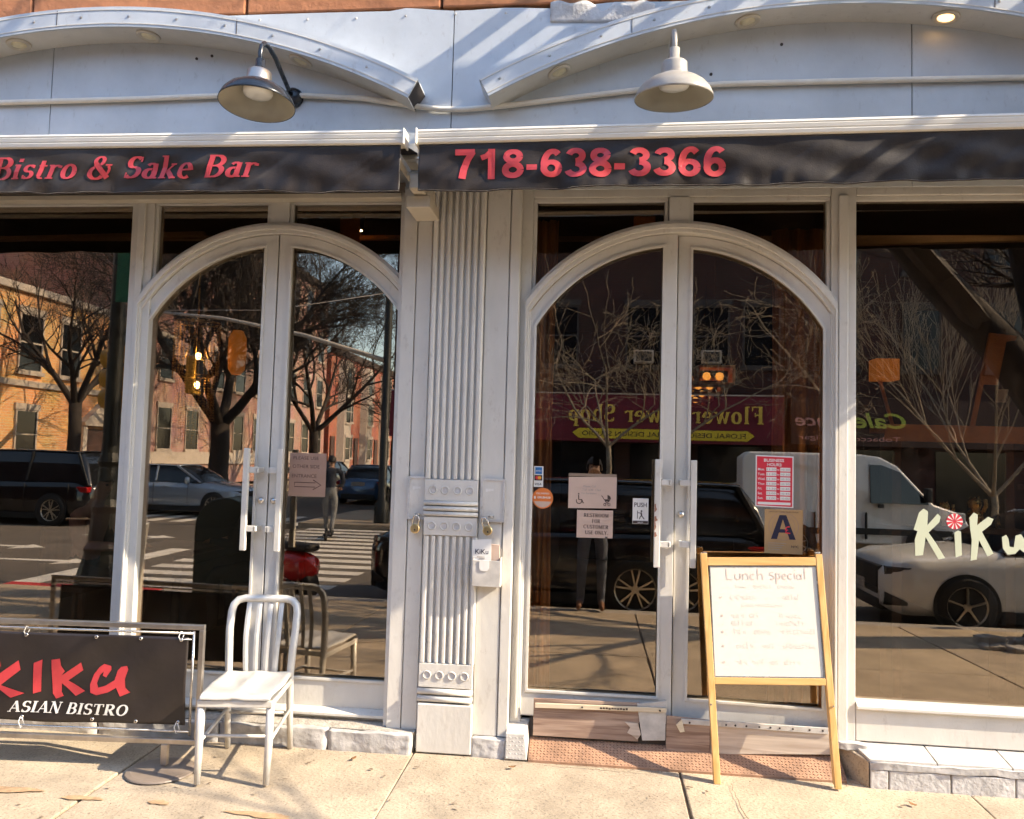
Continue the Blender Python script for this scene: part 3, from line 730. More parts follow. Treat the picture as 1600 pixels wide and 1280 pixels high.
MB().box(-.988, -.672, -.168, -.10, 0, .272).build('plinth_block', 'grey_paint', pil, bevel=.006)
def rough_block(name, x0, x1, y0, y1, z0, z1, m, parent, seed, amp=.008, n=14):
    r = random.Random(seed); bm = bmesh.new()
    bmesh.ops.create_cube(bm, size=1)
    bmesh.ops.subdivide_edges(bm, edges=bm.edges[:], cuts=n, use_grid_fill=True)
    from mathutils import noise
    for v in bm.verts:
        p = Vector((x0+(x1-x0)*(v.co.x+.5), y0+(y1-y0)*(v.co.y+.5), z0+(z1-z0)*(v.co.z+.5)))
        d = noise.noise_vector(p*9+Vector((seed, 0, 0)))*amp+noise.noise_vector(p*30)*amp*.5
        p += d; v.co = p
    me = bpy.data.meshes.new(name); bm.to_mesh(me); bm.free()
    for f in me.polygons: f.use_smooth = True
    o = bpy.data.objects.new(name, me); COL.objects.link(o); me.materials.append(MATS[m])
    if parent is not None: attach(o, parent)
    return o
rough_block('foot_stone', -.668, -.475, -.165, -.02, -.02, .097, 'rough_stone_paint', pil, 4)
for xa, xb in [(-1.092,-.978),(-.662,-.52)]:
    p = MB().box(xa, xb, -.134, -.1255, 1.312, 1.562).build('hasp_plate', 'grey_paint', pil, bevel=.003)
    MB().strip([(xa,1.312),(xb,1.312),(xb,1.562),(xa,1.562)], [(xa+.012,1.324),(xb-.012,1.324),(xb-.012,1.550),(xa+.012,1.550)], -.139, -.1342, closed=True).build('plate_rim', 'grey_paint_old', p)
    for q in range(3): MB().box(xa+.028+.016*q, xa+.042+.016*q, -.1352, -.1342, 1.485+.003*q, 1.503).build('tape_scrap', 'paper_white', p)
    MB().tube([(xa+.055,-.139,1.345),(xa+.055,-.165,1.345),(xa+.075,-.165,1.345),(xa+.075,-.139,1.345)], .005, 8).build('staple', 'steel', p, smooth=True)
for px, pz, rz, lab in [(-1.033,1.262,2,'brass padlock hanging straight from the left hasp on the pilaster'),(-.632,1.262,-20,'brass padlock hanging tilted from the right hasp on the pilaster')]:
    t = thing('padlock', lab, 'padlock', (px, -.165, pz), 'padlocks on the pilaster')
    c = Vector((px, -.165, pz+.06)); rot = Matrix.Translation(c) @ Matrix.Rotation(RAD(rz), 4, 'Y') @ Matrix.Translation(-c)
    b = MB().lathe([(0,-.014),(.024,-.014),(.028,-.010),(.028,.010),(.024,.014),(0,.014)], (px,-.165,pz), 24, 'y')
    s = MB().tube([(px-.017,-.165,pz+.015),(px-.017,-.165,pz+.055),(px-.012,-.165,pz+.071),(px,-.165,pz+.078),(px+.012,-.165,pz+.071),(px+.017,-.165,pz+.055),(px+.017,-.165,pz+.015)], .0048, 10)
    k = MB().box(px-.004, px+.004, -.1800, -.1795, pz-.012, pz-.002)
    for mb in (b, s, k): mb.v = [tuple(rot @ Vector(v)) for v in mb.v]
    b.build('lock_body', 'brass', t, smooth=False, bevel=.001); s.build('shackle', 'padlock_steel', t, smooth=True); k.build('keyhole', 'seam_dark', t)
# flyer box
t = thing('flyer_box', 'small grey plastic flyer box fixed to the pilaster below the padlock', 'flyer box', (-.607, -.15, .95))
MB().box(-.688,-.527,-.205,-.2005,.952,1.10).build('box_front', 'white_plate', t, bevel=.002)
for a, b in [(-.688,-.6835),(-.5315,-.527)]: MB().box(a,b,-.2,-.127,.952,1.115).build('box_side', 'white_plate', t)
MB().box(-.683,-.532,-.2,-.127,.952,.957).build('box_bottom', 'white_plate', t)
MB().box(-.683,-.532,-.131,-.127,.958,1.16).build('box_back', 'white_plate', t)
f = MB().hexa([(-.690,-.196,1.0),(-.580,-.196,1.0),(-.580,-.192,1.0),(-.690,-.192,1.0),(-.694,-.190,1.212),(-.586,-.190,1.220),(-.586,-.186,1.220),(-.694,-.186,1.212)]).build('flyer', 'paper_white')
tag(f, 'white flyer with black brush lettering standing in the flyer box', 'flyer')
sans('KiKu', -.675, 1.135, .038, -.1945, 'ink_navy', f, fat=.01, width=.075)
for i, z in enumerate((1.116, 1.106)): MB().box(-.665+.012*i, -.62, -.1955, -.1948, z, z+.004).build('print_line', 'ink_grey', f)
f2 = MB().hexa([(-.60,-.175,1.0),(-.535,-.175,1.0),(-.535,-.150,1.0),(-.60,-.150,1.0),(-.598,-.172,1.19),(-.540,-.172,1.185),(-.540,-.150,1.185),(-.598,-.150,1.19)]).build('flyer_bundle', 'paper_pink')
tag(f2, 'pale bundle of flyers at the right side of the flyer box', 'flyers')
f3 = MB().prism([(-.648,1.10),(-.592,1.10),(-.592,1.055),(-.60,1.043),(-.62,1.039),(-.64,1.043),(-.648,1.055)], -.2095, -.2075).build('paper_tab', 'paper_white')
tag(f3, 'rounded white paper tab folded over the front of the flyer box', 'paper tab')

# ================================================================== SHOPFRONTS
def arch_path(cx, r, dx, zbot, n=40, zc=2.0):
    a = math.asin(dx/r)
    p = [(cx-dx, zbot)]+[(cx+r*math.sin(-a+2*a*i/n), zc+r*math.cos(-a+2*a*i/n)) for i in range(n+1)]+[(cx+dx, zbot)]
    return p
def half_path(cx, r, dx, xin, zbot, side, n=22, zc=2.0):
    """outline of one leaf: from the outer foot up round the arch to the meeting stile and down"""
    a1 = math.asin(dx/r); a0 = math.asin(abs(xin)/r)
    pts = [(cx+side*dx, zbot)]+[(cx+side*r*math.sin(a1+(a0-a1)*i/n), zc+r*math.cos(a1+(a0-a1)*i/n)) for i in range(n+1)]+[(cx+side*abs(xin), zbot)]
    return pts
FY0, FY1 = -.05, .03
def door_leaf(parent, cx, side, zb, zg, swing, hinge_dx, label=None, chipped=False):
    """one arched leaf: frame, glass, pull handle"""
    o = half_path(cx, 1.028, .868, .004, zb, side)
    inn = half_path(cx, .958, .832, .082, zg, side)
    d = MB().strip(o, inn, -.036, .012, closed=True).build('door', 'grey_paint', parent, bevel=.004)
    if label: d['label'] = label
    o2 = half_path(cx, .966, .840, .074, zg-.008, side); i2 = half_path(cx, .950, .824, .090, zg+.008, side)
    bead = MB().strip(o2, i2, -.046, -.0362, closed=True).build('glazing_bead', 'grey_paint', d, bevel=.002)
    g = half_path(cx, .957, .831, .083, zg+.001, side)
    MB().prism(g, -.003, .003).build('pane', 'glass_flat', d)
    hx = cx+side*.105
    ps = []
    ps.append(MB().box(hx-.017, hx+.017, -.135, -.108, 1.09, 1.70).build('pull_handle', 'grey_paint', d, bevel=.004))
    for z in (1.57, 1.22):
        x0, x1 = sorted((hx-side*.017, cx+side*.035))
        MB().box(x0, x1, -.128, -.114, z-.018, z+.018).build('handle_bracket', 'grey_paint', d, bevel=.003)
        MB().box(cx+side*.028, cx+side*.046, -.128, -.0365, z-.016, z+.016).build('handle_bracket', 'grey_paint', d, bevel=.003)
    if chipped:
        for i, (z, h, w) in enumerate([(1.40,.05,.014),(1.345,.035,.02),(1.30,.05,.010),(1.26,.03,.016)]):
            rr_ = random.Random(90+i); MB().prism([(hx-.0165,z),(hx-.016+w*rr_.uniform(.3,.7),z+.004),(hx-.016+w,z+h*.35),(hx-.016+w*rr_.uniform(.5,.9),z+h*.6),(hx-.016+w*.5,z+h),(hx-.0165,z+h*.9)], -.1362, -.1353).build('chipped_paint', 'chipped_wood', d)
    else:
        MB().lathe([(0,-.052),(.018,-.050),(.02,-.0365)], (cx+side*.04, 0, 1.385), 18, 'y').build('lock_cylinder', 'steel_bright', d, smooth=True)
    if swing:
        hp = Vector((cx+side*hinge_dx, 0, 0))
        R = Matrix.Translation(hp) @ Matrix.Rotation(swing, 4, 'Z') @ Matrix.Translation(-hp)
        for ob in [d]+list(d.children):
            ob.data.transform(R)
        for ob in list(d.children):
            pass
    return d
def shopfront(name, label, cx, jl, jr, zb, zg, swing):
    t = thing(name, label, 'shopfront', (cx, 0, 0), 'arched shopfronts beside the pilaster')
    for a, b in (jl, jr):
        m = (a+b)/2
        p = MB().box(a, b, FY0, .06, .15, 3.30).build('mullion', 'grey_paint', t, bevel=.004)
        if b-a > .1:
            MB().box(m-.030, m+.022, FY0-.016, FY0-.0005, .15, 3.245).build('mullion_moulding', 'grey_paint', p, bevel=.005)
    MB().box(jl[1]+.001, jr[0]-.001, FY0+.004, .055, 3.247, 3.30).build('head_rail', 'grey_paint', t, bevel=.004)
    MB().box(cx-.058, cx+.062, FY0-.003, .05, 3.092, 3.246).build('transom_post', 'grey_paint', t, bevel=.004)
    ao, ai = arch_path(cx, 1.10, .90, zb), arch_path(cx, 1.030, .870, zb)
    MB().strip(ao, ai, -.062, .045).build('arch_frame', 'grey_paint', t, bevel=.004)
    am0, am1 = arch_path(cx, 1.083, .892, zb), arch_path(cx, 1.052, .880, zb)
    MB().strip(am0, am1, -.078, -.0625).build('arch_moulding', 'grey_paint', t, bevel=.005)
    # transom panes: each fills the corner between post, head and arch
    for side, xo in ((-1, jl[1]), (1, jr[0])):
        dx = abs(xo-cx); a1 = math.asin(min(dx, .92)/1.098); a0 = math.asin(.06/1.098)
        arc = [(cx+side*1.098*math.sin(a0+(a1-a0)*i/18), 2.0+1.098*math.cos(a0+(a1-a0)*i/18)) for i in range(19)]
        poly = [(cx+side*.06, 3.247)]+arc+[(xo, 3.247)]
        MB().prism(poly, -.003, .003).build('transom_pane', 'glass_flat', t)
        s = side
        xa, xb = sorted((cx+s*.063, xo-s*.001))
        MB().box(xa, xb, -.036, -.0045, 3.222, 3.246).build('transom_bead', 'grey_paint', t, bevel=.003)
        MB().box(*sorted((xo-s*.022, xo-s*.001)), -.036, -.0045, 2.66, 3.221).build('transom_bead', 'grey_paint', t, bevel=.003)
        MB().box(*sorted((cx+s*.063, cx+s*.083)), -.036, -.0045, 3.10, 3.221).build('transom_bead', 'grey_paint', t, bevel=.003)
    door_leaf(t, cx, -1, zb+.01, zg, 0, .868, chipped=(cx > 0))
    door_leaf(t, cx, 1, zb+.01, zg-.012*(cx > 0), swing, .868)
    return t
RC, LC = .455, -1.985
sfR = shopfront('arched_shopfront', 'right arched glass double door beside the chalk white menu board', RC, (-.470,-.405), (1.318,1.456), .19, .343, RAD(0.0))
sfL = shopfront('arched_shopfront', 'left arched glass double door behind the aluminium chair', LC, (-2.952,-2.805), (-1.19,-1.08), .165, .340, 0.0)
# the right leaf of the right door stands slightly open inwards
for d in [o for o in sfR.children if o.name.startswith('door')]:
    xs = [v.co.x for v in d.data.vertices]
    if min(xs) > RC-.01:
        hp = Vector((RC+.868, -.012, 0)); Rm = Matrix.Translation(hp) @ Matrix.Rotation(RAD(-2.9), 4, 'Z') @ Matrix.Translation(-hp)
        DOOR_OPEN = Rm
        for ob in [d]+list(d.children): ob.data.transform(Rm)
# thresholds / kick panels under the doors
def sill(parent, x0, x1, z0, z1, zt):
    MB().box(x0, x1, -.045, .05, z0, z1).build('kick_panel', 'grey_paint', parent, bevel=.003)
    MB().prism_ax([(-.085,zt-.020),(-.085,zt-.004),(-.04,zt+.018),(.05,zt+.018),(.05,zt-.02)], x0, x1, 'x').build('sill_moulding', 'grey_paint', parent, bevel=.002)
sill(sfL, -2.80, -1.195, .11, .165, .163)
# big fixed windows on either side
def window(label, x0, x1, cxm, frame_to):
    t = thing('display_window', label, 'window', ((x0+x1)/2, 0, 0), 'fixed display windows')
    MB().prism([(x0,.36),(x1,.36),(x1,3.26),(x0,3.26)], -.003, .003).build('pane', 'glass', t)
    MB().box(x0, x1, FY0, .05, 3.247, 3.312).build('head_rail', 'grey_paint', t, bevel=.004)
    MB().box(x0, x1, -.034, -.0045, 3.222, 3.2465).build('glazing_bead', 'grey_paint', t, bevel=.003)
    MB().prism_ax([(-.075,.355),(-.075,.372),(-.035,.398),(.04,.398),(.04,.355)], x0, x1, 'x').build('sill_rail', 'grey_paint', t, bevel=.003)
    MB().box(x0, x1, -.050, .05, .178, .353).build('kick_panel', 'grey_paint', t, bevel=.004)
    MB().box(frame_to[0], frame_to[1], FY0, .05, .178, 3.312).build('end_mullion', 'grey_paint', t, bevel=.004)
    return t
window('large right display window with cream brush lettering on its glass', 1.458, 3.25, 0, (3.252, 3.38))
window('large left display window behind the black banner', -4.95, -2.954, 0, (-5.08, -4.952))
# shutter box edge above the left shopfront
t = thing('shutter_housing', 'brown metal shutter housing strip with bolts under the left awning', 'shutter housing', (-3, -.1, 3.24))
MB().box(-5.08, -1.18, -.118, -.051, 3.262, 3.325).build('housing_bar', 'brown_metal', t, bevel=.005)
MB().box(-5.08, -1.20, -.128, -.052, 3.226, 3.258).build('guide_lip', 'cream_metal', t, bevel=.004)
for i in range(9): MB().lathe([(0,-.008),(.010,-.006),(.013,0)], (-4.7+.415*i, -.1182, 3.293), 12, 'y').build('bolt', 'brown_metal', t, smooth=True)

# ---- ledge, steps and floor plates
led = thing('stone_ledge', 'rough grey painted stone ledge below the left shopfront', 'ledge', (-2.9, -.1, 0))
for i, (a, b) in enumerate([(-4.95,-3.93),(-3.92,-2.9),(-2.89,-2.15),(-2.14,-1.5),(-1.495,-1.01)]):
    rough_block('ledge_stone', a, b, -.205, -.06, -.03, .100+.004*(i % 2), 'rough_stone_paint', led, 20+i, .009, 18)
MB().hexa([(-4.95,-.15,.085),(-1.0,-.15,.085),(-1.0,.03,.085),(-4.95,.03,.085),(-4.95,-.165,.106),(-1.0,-.165,.106),(-1.0,.03,.128),(-4.95,.03,.128)]).build('tread', 'tread_stone', led, bevel=.004)
stp = thing('tiled_step', 'pale tiled step with grey brick riser under the right display window', 'step', (2.2, -.1, 0))
xs = [1.475,1.82,2.195,2.57,2.945,3.3]
for i in range(5):
    a, b = xs[i]+.003, xs[i+1]-.003
    MB().hexa([(a,-.215,.120),(b,-.215,.120),(b,.0,.135),(a-(.06 if i == 0 else 0),.0,.135),(a,-.215,.140),(b,-.215,.140),(b,.0,.178),(a-(.06 if i == 0 else 0),.0,.178)]).build('tread_tile', 'white_plate', stp, bevel=.003)
rough_block('mortar_band', 1.472, 3.3, -.232, -.05, .092, .128, 'rough_stone_paint', stp, 31, .009, 22)
xs = [1.475,1.572,1.885,2.205,2.52,2.84,3.16,3.3]
for i in range(7):
    MB().box(xs[i]+.004, xs[i+1]-.004, -.228, -.10, -.02, .090).build('brick', 'grey_paint_old', stp, bevel=.004)
MB().box(1.478, 3.3, -.218, -.11, -.02, .085).build('mortar', 'concrete', stp)
MB().hexa([(1.375,-.04,-.02),(1.472,-.226,-.02),(1.472,.02,-.02),(1.375,.02,-.02),(1.375,-.04,.150),(1.472,-.226,.128),(1.472,.02,.160),(1.375,.02,.160)]).build('corner_block', 'concrete_c', stp, bevel=.006)
rough_block('broken_plaster', 1.35, 1.50, -.11, -.03, .145, .178, 'rough_stone_paint', stp, 37, .012, 10)
rmp = thing('tread_plate_ramp', 'rusty orange diamond plate ramp at the foot of the right door', 'ramp', (.45, -.1, 0))
MB().hexa([(-.345,-.185,-.01),(1.372,-.185,-.01),(1.372,-.04,-.01),(-.345,-.04,-.01),(-.345,-.185,.006),(1.372,-.185,.006),(1.372,-.04,.102),(-.345,-.04,.102)]).build('plate', 'rust_plate', rmp, bevel=.002)
lz = MB()
for i in range(88):
    for j in range(10):
        x = -.335+.0195*i; y = -.176+.0215*j
        y = -.178+.0145*j; z = .006+(y+.185)*.096/.145+.0006; s = 1 if (i+j) % 2 else -1
        if x > 1.365 or y > -.045: continue
        a, b = Vector((.0075, .0045*s, .003*s)), Vector((-.0016*s, .0018, .0012))
        i0 = len(lz.v); c = Vector((x, y, z))
        lz.v += [tuple(c-a), tuple(c-b), tuple(c+a), tuple(c+b), tuple(c+Vector((0,-.0012,.0025)))]
        lz.f += [(i0,i0+1,i0+4),(i0+1,i0+2,i0+4),(i0+2,i0+3,i0+4),(i0+3,i0,i0+4)]
tag(lz.build('tread_pattern', 'rust_dark', rmp), kind='stuff')
cnr = thing('plate_corner', 'pale painted diamond plate kerb corner at the pilaster foot', 'corner plate', (-.4, -.1, 0))
MB().hexa([(-.475,-.185,0),(-.352,-.185,0),(-.34,.0,0),(-.475,.0,0),(-.475,-.165,.135),(-.368,-.165,.135),(-.352,.0,.178),(-.475,.0,.178)]).build('plate', 'white_plate', cnr, bevel=.004)
lz = MB()
for i in range(6):
    for j in range(6):
        x = -.466+.018*i; z = .012+.021*j; y = -.1855+.02*z/.135; s = 1 if (i+j) % 2 else -1; c = Vector((x, y, z))
        a, b = Vector((.007, 0, .005*s)), Vector((-.0015*s, 0, .002)); i0 = len(lz.v)
        lz.v += [tuple(c-a), tuple(c-b), tuple(c+a), tuple(c+b), tuple(c+Vector((0,-.0025,0)))]
        lz.f += [(i0,i0+1,i0+4),(i0+1,i0+2,i0+4),(i0+2,i0+3,i0+4),(i0+3,i0,i0+4)]
tag(lz.build('tread_pattern', 'white_plate', cnr), kind='stuff')
# wood planks patched under the right doors
kp = thing('door_patch_boards', 'wood grain planks and pale battens patched under the right door', 'boards', (.45, -.05, .05))
def pl(name, m, p, y, th=.012):
    """thin board: four x,z corners, front at y"""
    return MB().prism(p, y-th, y).build(name, m, kp, bevel=.002)
pl('plank', 'plank_brown', [(-.328,.105),(.267,.108),(.274,.322),(-.328,.314)], -.070)
pl('metal_patch', 'white_plate', [(.290,.118),(.417,.126),(.420,.346),(.257,.319)], -.0825, .008)
pl('batten', 'batten_pale', [(-.318,.266),(.421,.283),(.421,.308),(-.318,.293)], -.0835 if False else -.0912, .010)
for x, z in ((-.05,.289),(.385,.296)): MB().lathe([(0,-.004),(.005,-.003),(.006,0)], (x, -.1013, z-.004), 8, 'y').build('screw', 'seam_dark', kp)
q = MB(); r = random.Random(5)
for i in range(10): q.box(.05+.016*i, .062+.016*i, -.1019, -.1013, .281+.0004*i+r.uniform(-.002, .002), .288+.0004*i+r.uniform(0, .004))
q.build('scribbled_note', 'dark_print', kp)
pl('torn_flap', 'plank_pale', [(.19,.215),(.265,.21),(.283,.15),(.262,.120),(.235,.14),(.205,.155),(.222,.185)], -.0835, .005)
pl('plank', 'plank_brown', [(.422,.075),(.664,.066),(.664,.250),(.422,.262)], -.070)
pl('plank', 'plank_pale', [(.668,.066),(1.315,.105),(1.315,.246),(.668,.250)], -.072)
pl('batten', 'white_plate', [(.503,.224),(1.300,.216),(1.300,.250),(.503,.252)], -.0845, .010)
pl('bent_batten_end', 'batten_pale', [(.497,.180),(.522,.186),(.506,.252),(.474,.222)], -.096, .010)
for x in (.55,.75,.80,.86,.93,.99,1.04,1.11,1.2,1.27): MB().lathe([(0,-.003),(.005,-.002),(.006,0)], (x, -.0947, .234), 8, 'y').build('screw_hole', 'seam_dark', kp)
MB().box(-.35, 1.325, -.058, .06, .0, .19).build('riser', 'seam_dark', kp)

gr = MB(); r_ = random.Random(17)
for i in range(420):
    x = r_.uniform(-3.0, 2.4); edge = -.215 if x < -1.0 or x > 1.47 else -.19
    y = edge-abs(r_.gauss(0, .035))-.004 if r_.random() < .75 else r_.uniform(-1.3, -.3); sz = r_.uniform(.0015, .0045); z = gz(y)+.0015
    k = len(gr.v); c = Vector((x, y, z+sz*.4))
    gr.v += [tuple(c+Vector((math.cos(a)*sz*r_.uniform(.6,1.3), math.sin(a)*sz*r_.uniform(.6,1.3), h))) for a, h in ((0,0),(2.1,0),(4.2,0))]+[tuple(c+Vector((0,0,sz*.8)))]
    gr.f += [(k,k+1,k+3),(k+1,k+2,k+3),(k+2,k,k+3)]
tag(gr.build('grit', 'joint_dirt'), 'dark grit and crumbs scattered along the foot of the shopfront', 'grit', kind='stuff')
mat('dry_leaf', (0.26, 0.13, 0.05), 0.8, var=0.3, vscale=40)
for i, (x, y, a, lab) in enumerate([(-.42,-.30,.4,'small dry brown leaf on the pavement before the plated corner'),(1.62,-.42,2.2,'small dry brown leaf on the pavement below the tiled step'),(-1.30,-.33,1.2,'small dry brown leaf near the ledge stones right of the chair')]):
    m = MB(); n_ = 7
    for k in range(n_+1):
        t_ = k/n_; w_ = .012*math.sin(math.pi*t_)**.8+.0004; lx = -.022+.044*t_; zz = .004+.006*(2*t_-1)**2
        for sg in (1, 0, -1):
            px, py = lx, w_*sg; m.v.append((x+px*math.cos(a)-py*math.sin(a), y+px*math.sin(a)+py*math.cos(a), gz(y)+zz+.004*abs(sg)))
    for k in range(n_):
        for e in (0, 1): m.f.append((k*3+e, k*3+e+1, (k+1)*3+e+1, (k+1)*3+e))
    tag(m.build('dry_leaf', 'dry_leaf', smooth=True, solid=.0006), lab, 'leaf', 'dry leaves on the pavement')
# ================================================================== OBJECTS ON THE PAVEMENT
# ---- aluminium chair (modelled facing -y around its footprint centre)
ch = thing('metal_chair', 'brushed aluminium slat back chair standing on the pavement before the left door', 'chair', (-1.842, -.505, gz(-.5)), rotz=RAD(8.5))
W, Dp, SH = .172, .262, .452
def chair_parts(t):
    for s in (-1, 1):
        MB().tube([(s*W, -Dp+.008, 0.004), (s*(W+.003), -Dp+.02, .20), (s*(W+.002), -Dp+.028, SH-.035)], [.0165, .020, .0215], 12).build('front_leg', 'brushed_alu', t, smooth=True)
    pts = []
    for s, order in ((-1, 1), (1, -1)):
        seg = [(s*(W+.004), Dp-.005, 0.004), (s*(W+.002), Dp-.045, .22), (s*W, Dp-.062, SH-.02), (s*(W+.006), Dp-.055, .56), (s*(W+.014), Dp-.035, .68), (s*(W+.014), Dp-.012, .768), (s*(W+.006), Dp+.0, .808), (s*(W-.018), Dp+.008, .833), (s*(W-.055), Dp+.012, .842)]
        pts += seg if order == 1 else seg[::-1]
    MB().tube(pts, [.0155,.019,.021,.0215,.0215,.0215,.0215,.0215,.0215]+[.0215,.0215,.0215,.0215,.0215,.0215,.021,.019,.0155], 12).build('back_frame', 'brushed_alu', t, smooth=True)
    for x in (-.082, -.028, .028, .082):
        f = lambda u, x=x: (x*(1.12 if u > .5 else 1.0+.24*u), Dp-.052+.064*u**1.5-.012*math.sin(u*3.14), SH-.01+(.832-SH+.005)*u)
        m = MB(); n = 10
        for i in range(n+1):
            c = Vector(f(i/n)); m.v += [(c.x-.0135, c.y-.002, c.z), (c.x, c.y-.005, c.z), (c.x+.0135, c.y-.002, c.z), (c.x+.0135, c.y+.003, c.z), (c.x-.0135, c.y+.003, c.z)]
        for i in range(n):
            for e in range(5): m.f.append((i*5+e, i*5+(e+1) % 5, (i+1)*5+(e+1) % 5, (i+1)*5+e))
        m.build('back_slat', 'brushed_alu', t, smooth=False)
    def seat(u, v):
        x = -1+2*u; y = -1+2*v
        w = W+.024-(.012 if y > 0 else 0)*y
        k = 1-.10*max(0, abs(x)-.85)/.15*max(0, -y)
        yy = (-Dp-.012) + (2*Dp-.045)*v
        z = SH - .014*math.exp(-((abs(x)-.45)**2)/.10)*math.exp(-((y-.15)**2)/.5) + .006*math.exp(-(x*x)/.03)*(1 if y < .2 else .4)
        ed = max(abs(x), abs(y)); z -= .012*max(0, (ed-.90)/.10)**2
        if y < -.8: z -= .012*((-y-.8)/.2)**2
        return (x*w*k, yy, z)
    MB().grid(seat, 36, 36).build('seat', 'brushed_alu', t, smooth=True, solid=.004)
    def skirt(): 
        m = MB(); a, y0, y1 = W+.018, -Dp+.0, Dp-.075
        m.box(-a, a, y0, y0+.010, SH-.066, SH-.032); m.box(-a, -a+.010, y0+.011, y1, SH-.064, SH-.033); m.box(a-.010, a, y0+.011, y1, SH-.064, SH-.033); m.box(-a+.011, a-.011, y1-.010, y1, SH-.064, SH-.033)
        return m
    skirt().build('seat_rail', 'brushed_alu', t, bevel=.004)
    for s in (-1, 1):
        MB().tube([(s*(W+.002), -Dp+.02, .205), (s*(W+.003), Dp-.045, .235)], .0095, 10).build('side_stretcher', 'brushed_alu', t, smooth=True)
    MB().tube([(-W, Dp-.05, .215), (W, Dp-.05, .215)], .0085, 10).build('rear_stretcher', 'brushed_alu', t, smooth=True)
    MB().tube([(-W, -Dp+.10, .212), (W, -Dp+.10, .212)], .0085, 10).build('front_stretcher', 'brushed_alu', t, smooth=True)
chair_parts(ch)

# ---- banner barrier
BY0, BY1 = -.60, -.735          # right end and left end: it stands slightly turned
def by(x): return BY0+(BY1-BY0)*(-2.07-x)/1.83
bar = thing('banner_barrier', 'low steel cafe barrier frame holding the black banner', 'barrier', (-2.9, -.66, gz(-.66)))
zt, zb_ = .735, .135
def fbar(name, xa, za, xb, zb2, w, d, m='steel'):
    MB().bar((xa, by(xa), za), (xb, by(xb), zb2), w, d, hint=(0, 1, 0)).build(name, m, bar, bevel=.003)
fbar('top_rail', -3.9, zt, -2.062, zt, .028, .026)
fbar('bottom_rail', -3.9, zb_, -2.062, zb_, .028, .026)
fbar('end_post', -2.075, .150, -2.075, .7205, .026, .026)
fbar('end_post', -3.887, .150, -3.887, .7205, .026, .026)
for z in (.702, .188): MB().tube([(-3.86, by(-3.86)-.004, z), (-2.118, by(-2.118)-.004, z)], .0065, 10).build('banner_rod', 'steel_bright', bar, smooth=True)
MB().tube([(-2.118, by(-2.118)-.004, .165), (-2.118, by(-2.118)-.004, .715)], .0065, 10).build('banner_rod', 'steel_bright', bar, smooth=True)
for x in (-2.245, -3.70):
    fbar('foot_post', x, .012, x, .1205, .034, .030)
    MB().lathe([(0,.012),(.15,.010),(.172,.006),(.176,0),(0,0)], (x, by(x)-.03, gz(by(x))+.001), 40).build('base_disc', 'rust_base' if False else 'brown_metal', bar, smooth=False)
def ban(u, v):
    x = -3.84+(3.84-2.142)*u; z = .682-.462*v
    w = .006*math.sin(x*7+v*4)*math.sin(v*3.1)+.004*math.sin(x*15+v*9)+.006*math.sin((x+z)*12)*.5
    return (x, by(x)-.014+w, z-.004*math.sin(x*6)*(.3+v))
bn = tag(MB().grid(ban, 110, 30).build('shop_banner', 'black_banner', smooth=True, solid=.0015), 'black vinyl banner with red and white bistro lettering tied to the barrier', 'banner')
def lay_banner(o, off):
    for v in o.data.vertices:
        u = (v.co.x+3.84)/(3.84-2.142); vv = max(0, min(1, (.682-v.co.z)/.462)); l = v.co.y; p = ban(u, vv)
        v.co.y = p[1]-off+l
def flat(polys, y):
    m = MB()
    for p in polys:
        i = len(m.v); m.v += [(x, y, z) for x, z in p]; m.f.append(tuple(range(i, i+len(p))))
    return m
KIKU = [[(-3.276,.624),(-3.177,.609),(-3.145,.503),(-3.159,.453),(-3.055,.531),(-3.041,.482),(-3.14,.399),(-3.009,.361),(-3.081,.335),(-3.164,.389),(-3.159,.317),(-3.142,.286),(-3.209,.241),(-3.236,.276),(-3.233,.367),(-3.249,.521)],
 [(-2.972,.519),(-2.924,.54),(-2.925,.371),(-2.966,.359)],
 [(-2.873,.541),(-2.826,.549),(-2.82,.512),(-2.8,.483),(-2.818,.458),(-2.715,.531),(-2.703,.491),(-2.782,.433),(-2.683,.384),(-2.735,.355),(-2.817,.417),(-2.817,.372),(-2.803,.351),(-2.844,.335),(-2.864,.361)],
 [(-2.593,.526),(-2.554,.517),(-2.55,.499),(-2.574,.458),(-2.594,.466),(-2.591,.488),(-2.609,.469),(-2.621,.428),(-2.61,.405),(-2.572,.416),(-2.525,.447),(-2.514,.497),(-2.496,.516),(-2.464,.522),(-2.456,.505),(-2.47,.455),(-2.465,.41),(-2.439,.385),(-2.491,.362),(-2.513,.408),(-2.555,.383),(-2.617,.366),(-2.652,.377),(-2.659,.417),(-2.643,.472),(-2.616,.509)]]
for kp_ in KIKU:
    o = flat([kp_], 0).build('letter', 'red_print', bn); subdiv(o, 3); lay_banner(o, .0035)
for o in serif('ASIAN BISTRO', -3.095, .262, .058, 0, 'white_print', bn, shear=.22, width=.645): lay_banner(o, .004)
for i, x in enumerate((-3.42, -3.02, -2.64, -2.40, -2.18)):
    for z in (.668, .236):
        p = ban((x+3.84)/1.698, (.682-z)/.462)
        MB().lathe([(.004,-.004),(.0085,-.005),(.010,-.001)], (x, p[1], z), 14, 'y').build('eyelet', 'steel_bright', bn, smooth=True)
for x, z, zr in [(-2.64+.0,.668,.702),(-2.18,.668,.702),(-2.64,.236,.188),(-2.18,.236,.188),(-3.02,.668,.702)]:
    x = x-.38 if x == -2.64 else x
    y = by(x)-.018
    tie = MB().tube([(x-.004,y,z),(x-.012,y-.004,(z+zr)/2),(x-.006,y+.006,zr+.010*(1 if zr > z else -1)),(x+.008,y+.020,zr),(x+.004,y-.002,z)], .0028, 6).build('cable_tie', 'white_print', bar, smooth=True)
